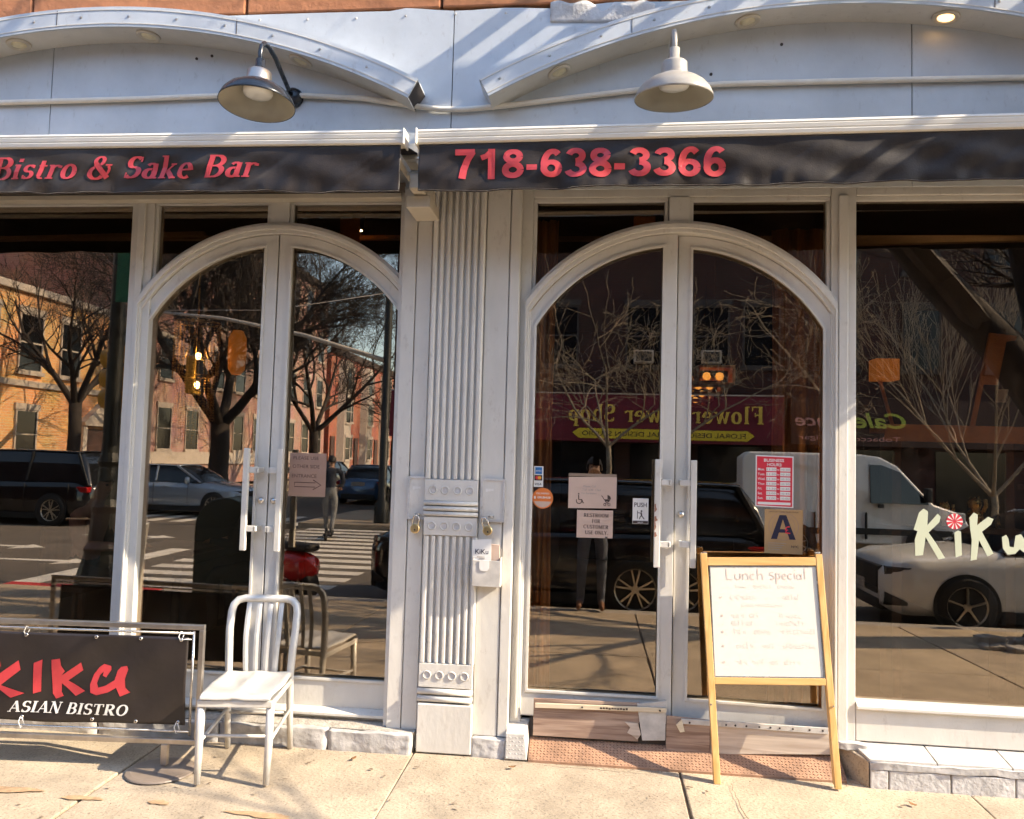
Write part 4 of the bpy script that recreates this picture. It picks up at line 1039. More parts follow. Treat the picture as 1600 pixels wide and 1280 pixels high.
MB().tube([(-2.18,by(-2.18)-.02,.668),(-2.155,by(-2.155)-.022,.674),(-2.128,by(-2.13)-.01,.672)], .0028, 6).build('cable_tie', 'white_print', bar, smooth=True)

# ---- sandwich board
bd = thing('sandwich_board', 'pine framed whiteboard sign with faded handwritten lunch menu', 'menu board', (.98, -.29, gz(-.29)))
# board plane: local u across, v up the legs; leans back to the door, rolled two degrees
B0 = Vector((.975, -.292, gz(-.292)+.003)); lean = math.atan2(.185, 1.18); roll = RAD(2.1)
vdir = Vector((-math.sin(roll), math.cos(roll)*math.sin(lean), math.cos(roll)*math.cos(lean)))
udir = Vector((math.cos(roll), 0.03, math.sin(roll)*math.cos(lean))).normalized()
ndir = udir.cross(vdir).normalized()          # towards the street when negated
if ndir.y > 0: ndir = -ndir
def bp(u, v, n=0.0): return B0+udir*u+vdir*v+ndir*n
def bbar(name, u0, v0, u1, v1, w, d, n=0.0, m='pine', drop=0.0):
    p, q = bp(u0, v0, n), bp(u1, v1, n)
    t_ = (q-p).normalized(); a = ndir.cross(t_).normalized()*w/2; b = ndir*d/2
    return MB().hexa([p-a-b, p+a-b, p+a+b, p-a+b, q-a-b, q+a-b, q+a+b, q-a+b]).build(name, m, bd, bevel=.003)
HL = 1.205
bbar('front_leg', -.302, 0, -.320, HL, .036, .022)
bbar('front_leg', .322, 0-.012, .310, HL-.005, .036, .022)
bbar('top_rail', -.301, HL-.045, .291, HL-.045, .045, .020, 0, 'pine_x')
bbar('bottom_rail', -.292, .522, .298, .522, .036, .020, 0, 'pine_x')
def quad(u0, v0, u1, v1, n0, n1): return MB().hexa([bp(u0,v0,n0),bp(u1,v0,n0),bp(u1,v0,n1),bp(u0,v0,n1),bp(u0,v1,n0),bp(u1,v1,n0),bp(u1,v1,n1),bp(u0,v1,n1)])
wbd = quad(-.292, .541, .296, HL-.068, -.005, .002).build('whiteboard', 'whiteboard', bd)
for u, v0, v1 in ((-.290,.543,HL-.07),(.293,.543,HL-.07)): quad(u-.003, v0, u+.003, v1, .002, .005).build('board_trim', 'steel_bright', bd)
for v in (.543, HL-.071): quad(-.286, v-.003, .289, v+.003, .002, .005).build('board_trim', 'steel_bright', bd)
# rear frame, folded close behind
bbar('rear_leg', -.303, .012, -.318, HL-.03, .030, .018, -.026)
bbar('rear_leg', .320, .004, .310, HL-.03, .030, .018, -.026)
bbar('rear_rail', -.25, .55, .25, .55, .030, .016, -.030, 'pine_x')
quad(-.25, .57, .25, HL-.07, -.034, -.030).build('rear_panel', 'seam_dark', bd)
for u in (-.318, .305):
    for k in range(3): MB().lathe([(0,.008),(.006,.007),(.007,0)], tuple(bp(u-.01+.01*k, HL, .0)), 8).build('hinge_pin', 'steel_bright', bd)
for u in (-.318+.0, .325): 
    c = bp(u, .40, .016); MB().lathe([(0,-.006),(.005,-.005),(.006,.002)], tuple(c), 8, 'y').build('chain_screw', 'steel_bright', bd)
TX = {}
def hand(strokes, m, w, name='handwriting', n=.0034):
    mb = MB()
    for k, st in enumerate(strokes):
        q = [(bp(a, b, n+.00008*(k % 5))) for a, b in st]
        nn = len(q); i = len(mb.v)
        for a in range(nn):
            tt = (q[min(a+1, nn-1)]-q[max(a-1, 0)]); 
            if tt.length < 1e-6: tt = udir
            s_ = ndir.cross(tt.normalized()).normalized()*w/2
            mb.v += [tuple(q[a]+s_), tuple(q[a]-s_)]
        for a in range(nn-1): mb.f.append((i+2*a, i+2*a+1, i+2*a+3, i+2*a+2))
    return tag(mb.build(name, m, wbd), kind='stuff')
def arcp2(cx, cy, rx, ry, a0, a1, n=10): return [(cx+rx*math.cos(RAD(a0+(a1-a0)*i/n)), cy+ry*math.sin(RAD(a0+(a1-a0)*i/n))) for i in range(n+1)]
y0, S = 1.062, .056            # Lunch special, written by hand
X = -.158
L = []
L.append([(X,y0+S),(X+.002,y0),(X+.036,y0-.002)])
L.append([(X+.052,y0+.03),(X+.053,y0+.010)]+arcp2(X+.068,y0+.012,.015,.013,180,360)+[(X+.083,y0+.032),(X+.084,y0)])
L.append([(X+.100,y0),(X+.101,y0+.03)]); L.append(arcp2(X+.116,y0+.016,.015,.015,170,0)+[(X+.131,y0-.001)])
L.append(arcp2(X+.160,y0+.014,.015,.015,50,310))
L.append([(X+.188,y0+S),(X+.189,y0)]); L.append(arcp2(X+.204,y0+.015,.014,.014,170,0)+[(X+.218,y0-.002)])
X2 = X+.262
L.append(arcp2(X2+.012,y0+.030,.012,.009,40,270,8)+arcp2(X2+.012,y0+.010,.012,.011,90,-150,8))
L.append([(X2+.038,y0+.036),(X2+.037,y0-.025)]); L.append(arcp2(X2+.048,y0+.018,.014,.014,150,-150))
L.append([(X2+.074,y0+.014),(X2+.096,y0+.018)]+arcp2(X2+.086,y0+.015,.012,.015,20,310))
L.append(arcp2(X2+.122,y0+.016,.014,.015,50,310))
L.append([(X2+.148,y0+.033),(X2+.149,y0+.002)]); L.append([(X2+.149,y0+.048),(X2+.150,y0+.052)])
L.append(arcp2(X2+.174,y0+.015,.013,.014,0,360)); L.append([(X2+.187,y0+.03),(X2+.189,y0)])
L.append([(X2+.208,y0+S+.004),(X2+.209,y0+.002)])
L = [[(-.20+(a+.158)*.91, b) for a, b in st] for st in L]
hand(L, 'marker_red', .0042)
r2 = random.Random(3)
def squig(u, v, w, h):
    st = []; x = u
    while x < u+w:
        k = r2.choice((0, 1, 2)); c = h*r2.uniform(.7, 1.1)
        if k == 0: st.append([(x, v+c*1.3), (x+.002, v)])
        elif k == 1: st.append(arcp2(x+.006, v+c*.5, .007, c*.5, r2.choice((30, 90)), r2.choice((330, 360)), 8))
        else: st.append([(x, v+c), (x+.004, v+.1*c), (x+.010, v+c), (x+.013, v)])
        x += r2.uniform(.015, .021)
    return st
F = []
for v, segs in [(1.015,((-.15,.05),(-.05,.10),(.08,.09))),(.955,((-.18,.13),(.10,.10))),(.915,((-.12,.22),)),(.855,((-.18,.07),(-.08,.05),(.08,.11))),(.815,((-.18,.12),(.06,.15))),(.770,((-.17,.06),(-.06,.09),(.08,.18))),(.695,((-.16,.08),(-.02,.07),(.09,.17))),(.610,((-.16,.05),(-.08,.06),(.01,.05),(.09,.08)))]:
    for u, w in segs: F += squig(u, v, w, .016 if v in (1.015,.915) else .022)
hand(F, 'marker_faint', .0028)
hand([[(-.245,v+.012),(-.238,v+.004),(-.232,v+.013)] for v in (.955,)]+[arcp2(-.235,v+.01,.004,.004,0,360,6) for v in (.855,.770,.695,.610)], 'marker_red', .005)
hand([[(.255,HL-.058),(.262,HL-.050)]], 'sticker_blue', .006, n=.0034)

# ================================================================== PAPERS AND STICKERS ON THE GLASS
def sheet(name, label, cat, x0, x1, z0, z1, m, yf=-.0045, group=None, Rm=None, skew=0.0):
    o = MB().hexa([(x0,yf,z0),(x1,yf,z0+skew),(x1,yf+.001,z0+skew),(x0,yf+.001,z0),(x0,yf,z1),(x1,yf,z1+skew),(x1,yf+.001,z1+skew),(x0,yf+.001,z1)]).build(name, m)
    tag(o, label, cat, group); return o
YS = -.0052
o = sheet('paper_notice', 'pale notice asking to call, with wheelchair and pram symbols', 'notice', -.159, .122, 1.400, 1.583, 'paper_pink', skew=.006)
sl = sheet('plastic_sleeve', 'brown tape edged plastic strip above the pale call notice', 'sleeve', -.160, .121, 1.588, 1.605, 'tape')
sans('Please Call', -.072, 1.525, .017, YS, 'ink_grey', o); sans('For Assistance', -.083, 1.485, .015, YS, 'ink_grey', o)
sans('718  638  3366', -.080, 1.504, .018, YS, 'ink_grey', o, shear=.2)
w = MB()   # wheelchair and pram pictograms
scribble(w, arcp2(-.096,1.444,.016,.016,150,390,14), .005, YS); scribble(w, [(-.099,1.478),(-.098,1.452),(-.080,1.452),(-.072,1.432),(-.066,1.434)], .006, YS-.0002)
w.lathe([(0,0),(.0045,0)], (-.0985, YS, 1.485), 10, 'y')
w.v += [(.048,YS,1.458),(.088,YS,1.458),(.080,YS,1.445),(.058,YS,1.445)]; n0 = len(w.v); w.f.append((n0-4,n0-3,n0-2,n0-1))
hoodp = arcp2(.070,1.459,.020,.024,0,92,8)+[(.070,1.459)]; i0 = len(w.v); w.v += [(a,YS-.0001,b) for a,b in hoodp]; w.f.append(tuple(range(i0,i0+len(hoodp))))
scribble(w, [(.050,1.458),(.040,1.474),(.034,1.478)], .004, YS-.0002); scribble(w, [(.056,1.445),(.078,1.430)], .003, YS-.0003); scribble(w, [(.080,1.445),(.056,1.430)], .003, YS-.0004)
scribble(w, arcp2(.055,1.427,.007,.007,0,360,12), .0035, YS); scribble(w, arcp2(.079,1.427,.007,.007,0,360,12), .0035, YS-.0002)
w.build('pictograms', 'dark_print', o)
o = sheet('paper_notice', 'pale sheet reading restroom for customer use only', 'notice', -.106, .104, 1.230, 1.391, 'paper_pink', skew=.002)
for i, (s, wd) in enumerate([('RESTROOM',.146),('FOR',.050),('CUSTOMER',.146),('USE ONLY.',.136)]):
    serif(s, (0.006-wd/2)+(.004 if i == 3 else 0), 1.352-.0335*i, .021, YS, 'dark_print', o, width=wd)
MB().prism([(.06,1.232),(.075,1.232),(.075,1.243),(.069,1.238),(.063,1.243)], YS-.0004, YS).build('torn_tape', 'seam_dark', o)
o = sheet('push_sticker', 'white push sticker with a figure pushing a door', 'sticker', .217, .308, 1.322, 1.470, 'paper_white')
sans('PUSH', .226, 1.420, .036, YS, 'dark_print', o, fat=.012, width=.072)
w = MB(); scribble(w, [(.245,1.398),(.245,1.352)], .004, YS); w.lathe([(0,0),(.0055,0)], (.268, YS-.0001, 1.396), 12, 'y')
scribble(w, [(.248,1.386),(.262,1.385),(.270,1.384)], .004, YS-.0002); scribble(w, [(.266,1.388),(.269,1.368)], .009, YS-.0003); scribble(w, [(.269,1.37),(.260,1.360),(.257,1.349)], .005, YS-.0004); scribble(w, [(.269,1.37),(.275,1.362),(.285,1.350)], .005, YS-.0005)
w.build('pictogram', 'dark_print', o)
MB().box(.219,.306,YS-.0008,YS-.0002,1.324,1.340).build('print_band', 'dark_print', o); sans('ABLOY', .245, 1.327, .011, YS-.001, 'paper_white', o, fat=.01, width=.034)
o = sheet('card_sticker', 'payment card sticker of three stacked logos at the left glass edge', 'sticker', -.366, -.310, 1.518, 1.640, 'paper_white')
MB().box(-.358,-.318,YS-.0006,YS-.0001,1.594,1.634).build('blue_panel', 'sticker_blue', o); sans('AMEX', -.355, 1.608, .014, YS-.0008, 'paper_white', o, width=.034)
MB().box(-.362,-.316,YS-.0006,YS-.0001,1.556,1.588).build('black_panel', 'dark_print', o)
for x, m_ in ((-.346,'sign_red'),(-.332,'sticker_amber')): MB().lathe([(0,-.0002 if m_ == 'sign_red' else -.0004),(.0105,-.0002 if m_ == 'sign_red' else -.0004)], (x, YS-.0006, 1.572), 16, 'y').build('logo_disc', m_, o)
sans('VISA', -.358, 1.528, .019, YS-.0002, 'ink_navy', o, fat=.01, shear=.2, width=.038)
o = tag(MB().lathe([(0,-.001),(.061,-.001),(.061,0),(0,0)], (-.310, -.0044, 1.452), 40, 'y').build('round_sticker', 'sticker_orange'), 'round orange delivery sticker at the left glass edge', 'sticker')
p = arcp2(-.310,1.452,.054,.054,200,340,24); MB().prism(p, -.0062, -.0055).build('white_segment', 'paper_pink', o)
sans('DELIVERED', -.348, 1.476, .013, -.0062, 'paper_white', o, fat=.01, width=.076); sans('GRUBHUB', -.342, 1.451, .017, -.0062, 'paper_white', o, fat=.02, width=.078)
MB().prism([(-.362,1.448),(-.362,1.460),(-.3565,1.466),(-.351,1.460),(-.351,1.448)], -.0062, -.0057).build('house_mark', 'paper_white', o)
# on the right door leaf, which stands ajar
def on_leaf(o):
    for ob in [o]+list(o.children_recursive): ob.data.transform(DOOR_OPEN)
o = sheet('hours_sign', 'red and white business hours sign with seven rows of times', 'sign', .917, 1.128, 1.446, 1.741, 'paper_white', skew=-.004)
MB().prism([(.924,1.452),(1.121,1.448),(1.121,1.730),(.924,1.734)], YS-.0003, YS).build('red_field', 'sign_red', o)
YH = YS-.0008
sans('BUSINESS', .963, 1.704, .024, YH, 'paper_white', o, fat=.022, width=.112); sans('HOURS:', .982, 1.679, .024, YH, 'paper_white', o, fat=.022, width=.082)
for i, (dn, a, b) in enumerate([('Mon.','11:30','10:30'),('Tues.','11:30','10:30'),('Wed.','11:30','10:30'),('Thur.','11:30','10:30'),('Fri.','11:30','10:45'),('Sat.','12:00','10:45'),('Sun.','12:00','10:00')]):
    z = 1.653-.0275*i
    sans(dn, .929, z, .019, YH, 'paper_white', o, fat=.018); sans('to', 1.0365, z+.001, .015, YH, 'paper_white', o, fat=.014)
    for x, s in ((.977, a), (1.054, b)):
        MB().box(x, x+.056, YH, YS-.0003, z-.003, z+.018).build('time_field', 'paper_white', o); sans(s, x+.004, z+.001, .016, YH-.0003, 'ink_grey', o, width=.048, fat=.008)
MB().box(.930,1.112,YH,YS-.0003,1.457,1.472).build('blank_field', 'paper_white', o)
on_leaf(o)
o = sheet('grade_card', 'tan inspection card showing a large navy letter A', 'card', .970, 1.180, 1.180, 1.432, 'paper_tan')
for i, (a, b) in enumerate([((1.005,1.262),(1.062,1.400)),((1.082,1.400),(1.142,1.262))]):
    w_ = .034
    MB().prism([(a[0],a[1]),(a[0]+w_,a[1]),(b[0]+w_*.45,b[1]),(b[0]-w_*.3,b[1])] if i == 0 else [(a[0]-w_*.55,a[1]),(a[0]+w_*.2,a[1]),(b[0],b[1]),(b[0]-w_,b[1])], YS-.0003-.0002*i, YS-.0001).build('letter', 'ink_navy', o)
MB().box(1.03,1.115,YS-.0009,YS-.0006,1.300,1.320).build('letter', 'ink_navy', o)
w = MB(); scribble(w, arcp2(1.075,1.335,.082,.078,0,360,40), .003, YS); scribble(w, arcp2(1.075,1.335,.062,.060,0,360,40), .002, YS-.0001); w.build('seal_print', 'paper_brown', o)
sans('SANITARY INSPECTION GRADE', .992, 1.414, .011, YS, 'dark_print', o, width=.165)
for i in range(4): MB().box(.99, 1.09-.012*i, YS-.0002, YS-.00005, 1.238-.012*i, 1.2405-.012*i).build('print_line', 'ink_grey', o)
sans('NYC', 1.118, 1.216, .018, YS, 'dark_print', o, fat=.02, width=.04)
w = MB(); scribble(w, [(1.108,1.335),(1.092,1.332),(1.086,1.318),(1.092,1.312),(1.084,1.300),(1.112,1.297)], .007, YS-.0012); scribble(w, [(1.082,1.316),(1.100,1.316)], .005, YS-.0014); w.build('red_mark', 'sign_red', o)
on_leaf(o)
# left door: handwritten sign
o = sheet('paper_notice', 'brown handwritten sign with an arrow on the left shopfront door', 'notice', -1.868, -1.636, 1.416, 1.680, 'paper_brown')
sans('PLEASE USE', -1.845, 1.640, .028, YS, 'ink_brown', o, width=.16); sans('OTHER SIDE', -1.848, 1.588, .030, YS, 'ink_brown', o, width=.17); sans('ENTRANCE', -1.85, 1.530, .030, YS, 'ink_brown', o, width=.155)
w = MB(); scribble(w, [(-1.832,1.500),(-1.832,1.474),(-1.70,1.474)], .005, YS); scribble(w, [(-1.832,1.500),(-1.70,1.500)], .005, YS-.0002); scribble(w, [(-1.715,1.517),(-1.664,1.487),(-1.715,1.458)], .006, YS-.0004); w.build('arrow', 'ink_brown', o)
# brush lettering and flower on the right window
WK = [[(1.812,1.441),(1.837,1.464),(1.861,1.448),(1.857,1.372),(1.912,1.438),(1.928,1.422),(1.921,1.391),(1.863,1.331),(1.908,1.265),(1.951,1.192),(1.916,1.184),(1.847,1.305),(1.833,1.204),(1.792,1.199),(1.789,1.286),(1.804,1.337),(1.783,1.344)],
 [(2.001,1.336),(2.02,1.348),(2.036,1.342),(2.04,1.212),(2.007,1.198)],
 [(2.081,1.422),(2.104,1.451),(2.126,1.44),(2.122,1.382),(2.18,1.43),(2.208,1.418),(2.195,1.388),(2.147,1.346),(2.207,1.227),(2.175,1.211),(2.131,1.299),(2.118,1.191),(2.086,1.184),(2.093,1.298),(2.084,1.364)],
 [(2.252,1.32),(2.274,1.334),(2.286,1.313),(2.292,1.269),(2.314,1.266),(2.324,1.331),(2.352,1.34),(2.368,1.316),(2.38,1.272),(2.406,1.273),(2.418,1.343),(2.446,1.341),(2.442,1.261),(2.414,1.236),(2.367,1.239),(2.345,1.258),(2.32,1.23),(2.281,1.225),(2.257,1.257)]]
lt = thing('window_lettering', 'cream brush letters stuck on the right display window', 'lettering', (2.1, -.004, 1.2))
for p in WK: MB().prism(p, -.0046, -.0036).build('letter', 'cream_vinyl', lt)
fl = thing('flower_sticker', 'small red and white pinwheel flower sticker above the window lettering', 'sticker', (2.002, -.004, 1.398))
MB().lathe([(0,-.0004),(.044,-.0004),(.044,.0004),(0,.0004)], (2.002,-.0046,1.398), 28, 'y').build('disc', 'sign_red', fl)
for i in range(10):
    a = 2*math.pi*i/10; MB().prism([(2.002+.008*math.cos(a),1.398+.008*math.sin(a)),(2.002+.042*math.cos(a-.12),1.398+.042*math.sin(a-.12)),(2.002+.044*math.cos(a),1.398+.044*math.sin(a)),(2.002+.042*math.cos(a+.12),1.398+.042*math.sin(a+.12))], -.0058, -.0052).build('petal', 'paper_white', fl)
# ================================================================== PEOPLE
mat('skin', (0.42, 0.25, 0.17), 0.5, var=0.08, vscale=12)
mat('skin_pale', (0.58, 0.38, 0.28), 0.5, var=0.08, vscale=12)
mat('cloth_black', (0.015, 0.013, 0.013), 0.8, var=0.3, vscale=8)
mat('cloth_navy', (0.03, 0.035, 0.05), 0.85, var=0.3, vscale=8)
mat('denim', (0.10, 0.11, 0.14), 0.85, var=0.35, vscale=10)
mat('denim_grey', (0.22, 0.22, 0.22), 0.85, var=0.3, vscale=10)
mat('cloth_pink', (0.50, 0.30, 0.27), 0.8, var=0.15, vscale=8)
mat('cloth_green', (0.10, 0.10, 0.06), 0.85, var=0.2, vscale=8)
mat('leather_brown', (0.20, 0.09, 0.045), 0.45, var=0.2, vscale=14)
mat('hair_dark', (0.015, 0.010, 0.008), 0.6, bump=0.5, bscale=60)
mat('phone_black', (0.01, 0.01, 0.012), 0.15)
def skin_mesh(verts, edges, radii, sub=2):
    me = bpy.data.meshes.new('b'); me.from_pydata([tuple(v) for v in verts], edges, [])
    ob = bpy.data.objects.new('b', me); COL.objects.link(ob)
    md = ob.modifiers.new('s', 'SKIN'); md.use_smooth_shade = True; md.branch_smoothing = 0.6
    sv = me.skin_vertices[0].data
    for i, r in enumerate(radii):
        sv[i].radius = r if isinstance(r, tuple) else (r, r)
        sv[i].use_root = (i == 0)
    ss = ob.modifiers.new('u', 'SUBSURF'); ss.levels = sub; ss.render_levels = sub
    dg = bpy.context.evaluated_depsgraph_get(); dg.update()
    out = bpy.data.meshes.new_from_object(ob.evaluated_get(dg))
    bpy.data.objects.remove(ob); bpy.data.meshes.remove(me)
    return out
def person(label, loc, rotz, J, clothes, hair='hair_dark', long_hair=False, skin='skin', coat=False):
    """J: joint positions around the feet, facing +y.  One continuous skinned body, coloured by body region"""
    t = thing('person', label, 'person', loc, rotz=rotz)
    N = ['pelvis','waist','chest','neck0','neck','head0','head1','head2']
    V = [Vector(J[k]) for k in ('pelvis','waist','chest','neck0','neck')]
    hd = Vector(J['head']); upv = (hd-Vector(J['neck'])).normalized(); fwd = Vector(J.get('face', (0, 1, 0))).normalized()
    V += [hd-upv*.055+fwd*.012, hd+upv*.01, hd+upv*.085-fwd*.01]
    Rr = [(.150,.115),(.140,.105),(.165,.115),(.085,.075),(.056,.058),(.066,.078),(.078,.098),(.060,.075)]
    E = [(0,1),(1,2),(2,3),(3,4),(4,5),(5,6),(6,7)]
    reg = ['low','top','top','top','skin','skin','skin','skin']
    sz = 1.1 if coat else 1.0
    for s in ('l', 'r'):
        b = len(V)
        V += [Vector(J['sh_'+s]), Vector(J['el_'+s]), Vector(J['wr_'+s])]
        Rr += [.068*sz, .050*sz, .036*sz]; E += [(3, b), (b, b+1), (b+1, b+2)]; reg += ['top','top','top']
        w, el = V[b+2], V[b+1]; d = (w-el).normalized(); hint = Vector(J.get('palm_'+s, (0, 0, -1)))
        side = d.cross(hint).normalized(); pal = w+d*.045
        V.append(pal); Rr.append((.034,.018)); E.append((b+2, b+3)); reg.append('skin')
        for q, (o, ln) in enumerate([(-.030,.058),(-.010,.070),(.010,.072),(.028,.060)]):
            c = len(V); root = pal+d*.030+side*o
            V += [root, root+d*ln*.55+hint*.014, root+d*ln*.80+hint*.040]; Rr += [.0095,.0085,.007]
            E += [(b+3, c), (c, c+1), (c+1, c+2)]; reg += ['skin']*3
        c = len(V); V += [pal-side*.032+hint*.008-d*.010, pal-side*.052+hint*.022+d*.018, pal-side*.050+hint*.036+d*.040]; Rr += [.011,.010,.008]; E += [(b+3, c), (c, c+1), (c+1, c+2)]; reg += ['skin']*3
        b = len(V)
        V += [Vector(J['hip_'+s]), Vector(J['kn_'+s]), Vector(J['an_'+s])]
        Rr += [.098, .068, .048]; E += [(0, b), (b, b+1), (b+1, b+2)]; reg += ['low','low','low']
        toe = Vector(J['toe_'+s]); an = V[-1]
        V += [an+(toe-an)*.5+Vector((0, 0, -.012)), toe]; Rr += [(.045,.040),(.040,.028)]; E += [(b+2, b+3), (b+3, b+4)]; reg += ['shoe','shoe']
    me = skin_mesh(V, E, Rr)
    names = {'skin': skin, 'top': clothes[0], 'low': clothes[1], 'shoe': clothes[2]}
    keys = ['skin','top','low','shoe']
    for k in keys: me.materials.append(MATS[names[k]])
    for f in me.polygons:
        c = f.center; best = min(range(len(V)), key=lambda i: (V[i]-c).length - (0.0 if reg[i] != 'low' else .02))
        f.material_index = keys.index(reg[best]); f.use_smooth = True
    o = bpy.data.objects.new('body', me); COL.objects.link(o); o.parent = t
    # hair cap, ears, nose and eyes
    hb = MB(); side = fwd.cross(upv).normalized()
    def hp(u, v):
        a = 2*math.pi*u; ph = v*math.pi*.60
        front = math.cos(a); drop = 1.0 if front < .25 else .72
        d = (fwd*math.cos(a)*.108+side*math.sin(a)*.090)*math.sin(ph*drop)+upv*.125*math.cos(ph*drop)
        return hd+upv*.018-fwd*.010+d
    hb.grid(hp, 28, 12)
    if long_hair:
        def lh(u, v):
            a = math.pi*(.35+1.3*u); d = (fwd*math.cos(a)*.105+side*math.sin(a)*.095)
            return hd+d*(1+.15*v)-upv*(.02+.24*v)
        hb.grid(lh, 18, 8)
    hb.build('hair', hair, t, smooth=True, solid=.012)
    fb = MB(); c = hd+fwd*.092-upv*.012
    fb.tube([c+upv*.030-fwd*.012, c+fwd*.010, c+fwd*.004-upv*.016], [.006,.011,.009], 8)
    fb.build('nose', skin, t, smooth=True)
    for s in (-1, 1):
        MB().lathe([(0,.009),(.008,.006),(.011,0),(.008,-.006),(0,-.009)], tuple(hd+fwd*.082+side*s*.032+upv*.016), 10).build('eye', 'hair_dark', t, smooth=True)
        MB().lathe([(0,.028),(.010,.018),(.013,0),(.009,-.018),(0,-.026)], tuple(hd-fwd*.008+side*s*.084), 8).build('ear', skin, t, smooth=True)
    MB().tube([hd+fwd*.086-upv*.050-side*.022, hd+fwd*.093-upv*.049, hd+fwd*.086-upv*.050+side*.022], .006, 6).build('mouth', 'leather_brown', t, smooth=True)
    return t
def seated(lean=.05, arm=.25):
    return dict(pelvis=(0,-.05,.56), waist=(0,-.06,.72), chest=(0,-.03+lean,.93), neck0=(0,-.02+lean,1.07), neck=(0,lean,1.14), head=(0,.03+lean,1.27), face=(0,1,-.15),
        sh_l=(-.19,-.02+lean,1.03), el_l=(-.25,.08+lean,.80), wr_l=(-.12,.10+lean+arm,.80), sh_r=(.19,-.02+lean,1.03), el_r=(.25,.08+lean,.80), wr_r=(.12,.10+lean+arm,.80),
        hip_l=(-.10,0,.55), kn_l=(-.12,.42,.54), an_l=(-.12,.40,.10), toe_l=(-.13,.56,.05), hip_r=(.10,0,.55), kn_r=(.12,.42,.54), an_r=(.12,.40,.10), toe_r=(.13,.56,.05))

# ================================================================== INTERIOR
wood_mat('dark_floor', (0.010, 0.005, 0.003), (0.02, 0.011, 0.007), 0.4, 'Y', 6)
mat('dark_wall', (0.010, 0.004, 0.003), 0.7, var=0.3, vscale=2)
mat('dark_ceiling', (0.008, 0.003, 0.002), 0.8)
mat('trim_tan', (0.30, 0.21, 0.12), 0.6, var=0.15, vscale=4)
mat('amber_wood', (0.62, 0.24, 0.05), 0.45, var=0.2, vscale=6)
mat('gold', (0.80, 0.55, 0.18), 0.28, metal=0.8, var=0.2, vscale=20)
mat('amber_glow', (0.8, 0.28, 0.03), 0.5, emit=0.10)
mat('warm_bulb', (1.0, 0.62, 0.22), 0.5, emit=9.0)
mat('pendant_glow', (1.0, 0.50, 0.10), 0.5, emit=0.5)
mat('spot_glow', (1.0, 0.72, 0.42), 0.5, emit=60.0)
mat('bottle_dark', (0.012, 0.012, 0.010), 0.15)
mat('label_cream', (0.60, 0.55, 0.45), 0.7)
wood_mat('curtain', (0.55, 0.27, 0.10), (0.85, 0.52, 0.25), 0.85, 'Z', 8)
wood_mat('curtain_dim', (0.36, 0.16, 0.045), (0.55, 0.28, 0.09), 0.85, 'Z', 8)  # darker copy of the curtain cloth; its dimmer daylight is put into the colour
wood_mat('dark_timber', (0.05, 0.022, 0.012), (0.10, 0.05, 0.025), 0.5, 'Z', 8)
FZ = .12
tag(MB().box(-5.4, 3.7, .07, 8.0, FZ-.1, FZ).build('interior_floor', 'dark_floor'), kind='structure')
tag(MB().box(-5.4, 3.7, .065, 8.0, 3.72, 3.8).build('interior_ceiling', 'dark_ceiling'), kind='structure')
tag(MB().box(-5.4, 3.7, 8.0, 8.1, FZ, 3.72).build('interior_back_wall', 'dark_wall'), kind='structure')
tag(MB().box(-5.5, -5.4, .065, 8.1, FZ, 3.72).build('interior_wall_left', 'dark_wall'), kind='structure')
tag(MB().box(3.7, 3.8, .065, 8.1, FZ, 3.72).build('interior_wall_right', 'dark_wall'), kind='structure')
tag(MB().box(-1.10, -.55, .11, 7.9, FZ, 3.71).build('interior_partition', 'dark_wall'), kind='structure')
for i, (xa, xb, y, z, lab) in enumerate([(-5.2,-1.2,1.15,3.33,'tan ceiling rail inside behind the left window'),(-.5,3.4,1.15,3.32,'tan ceiling rail inside behind the right door and window'),(1.5,3.4,.75,3.22,'thin slanting ceiling rail inside behind the right window'),(-5.2,-2.9,.75,3.25,'thin slanting ceiling rail inside behind the left window')]):
    dz = -.05 if i > 1 else 0
    o = MB().hexa([(xa,y,z+dz),(xb,y,z),(xb,y+.05,z),(xa,y+.05,z+dz),(xa,y,z+dz+.03),(xb,y,z+.03),(xb,y+.05,z+.03),(xa,y+.05,z+dz+.03)]).build('ceiling_rail', 'trim_tan')
    tag(o, lab, 'rail')
def curtain(x0, x1, y, m, label, seed):
    r = random.Random(seed)
    def f(u, v):
        x = x0+(x1-x0)*u; k = .02+.015*v
        return (x+.01*math.sin(v*5+u*9), y+k*math.sin(u*22+.6*math.sin(v*3+seed))+.01*math.sin(u*51), 3.15-2.95*v)
    tag(MB().grid(f, 60, 24).build('curtain', m, smooth=True, solid=.003), label, 'curtain')
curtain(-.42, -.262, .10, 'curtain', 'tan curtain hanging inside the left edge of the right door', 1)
curtain(1.06, 1.40, .30, 'curtain_dim', 'tan curtain with shade in its colour, hanging inside the right edge of the right door', 2)
for x, lab in ((.32,'small amber plaque inside at the left of the right transom'),(.53,'small amber plaque inside at the right of the right transom'),(-1.83,'small amber plaque inside behind the left transom')):
    tag(MB().box(x-.09, x+.06, .9, .93, 3.20, 3.42).build('wall_plaque', 'amber_wood', bevel=.004), lab, 'plaque')
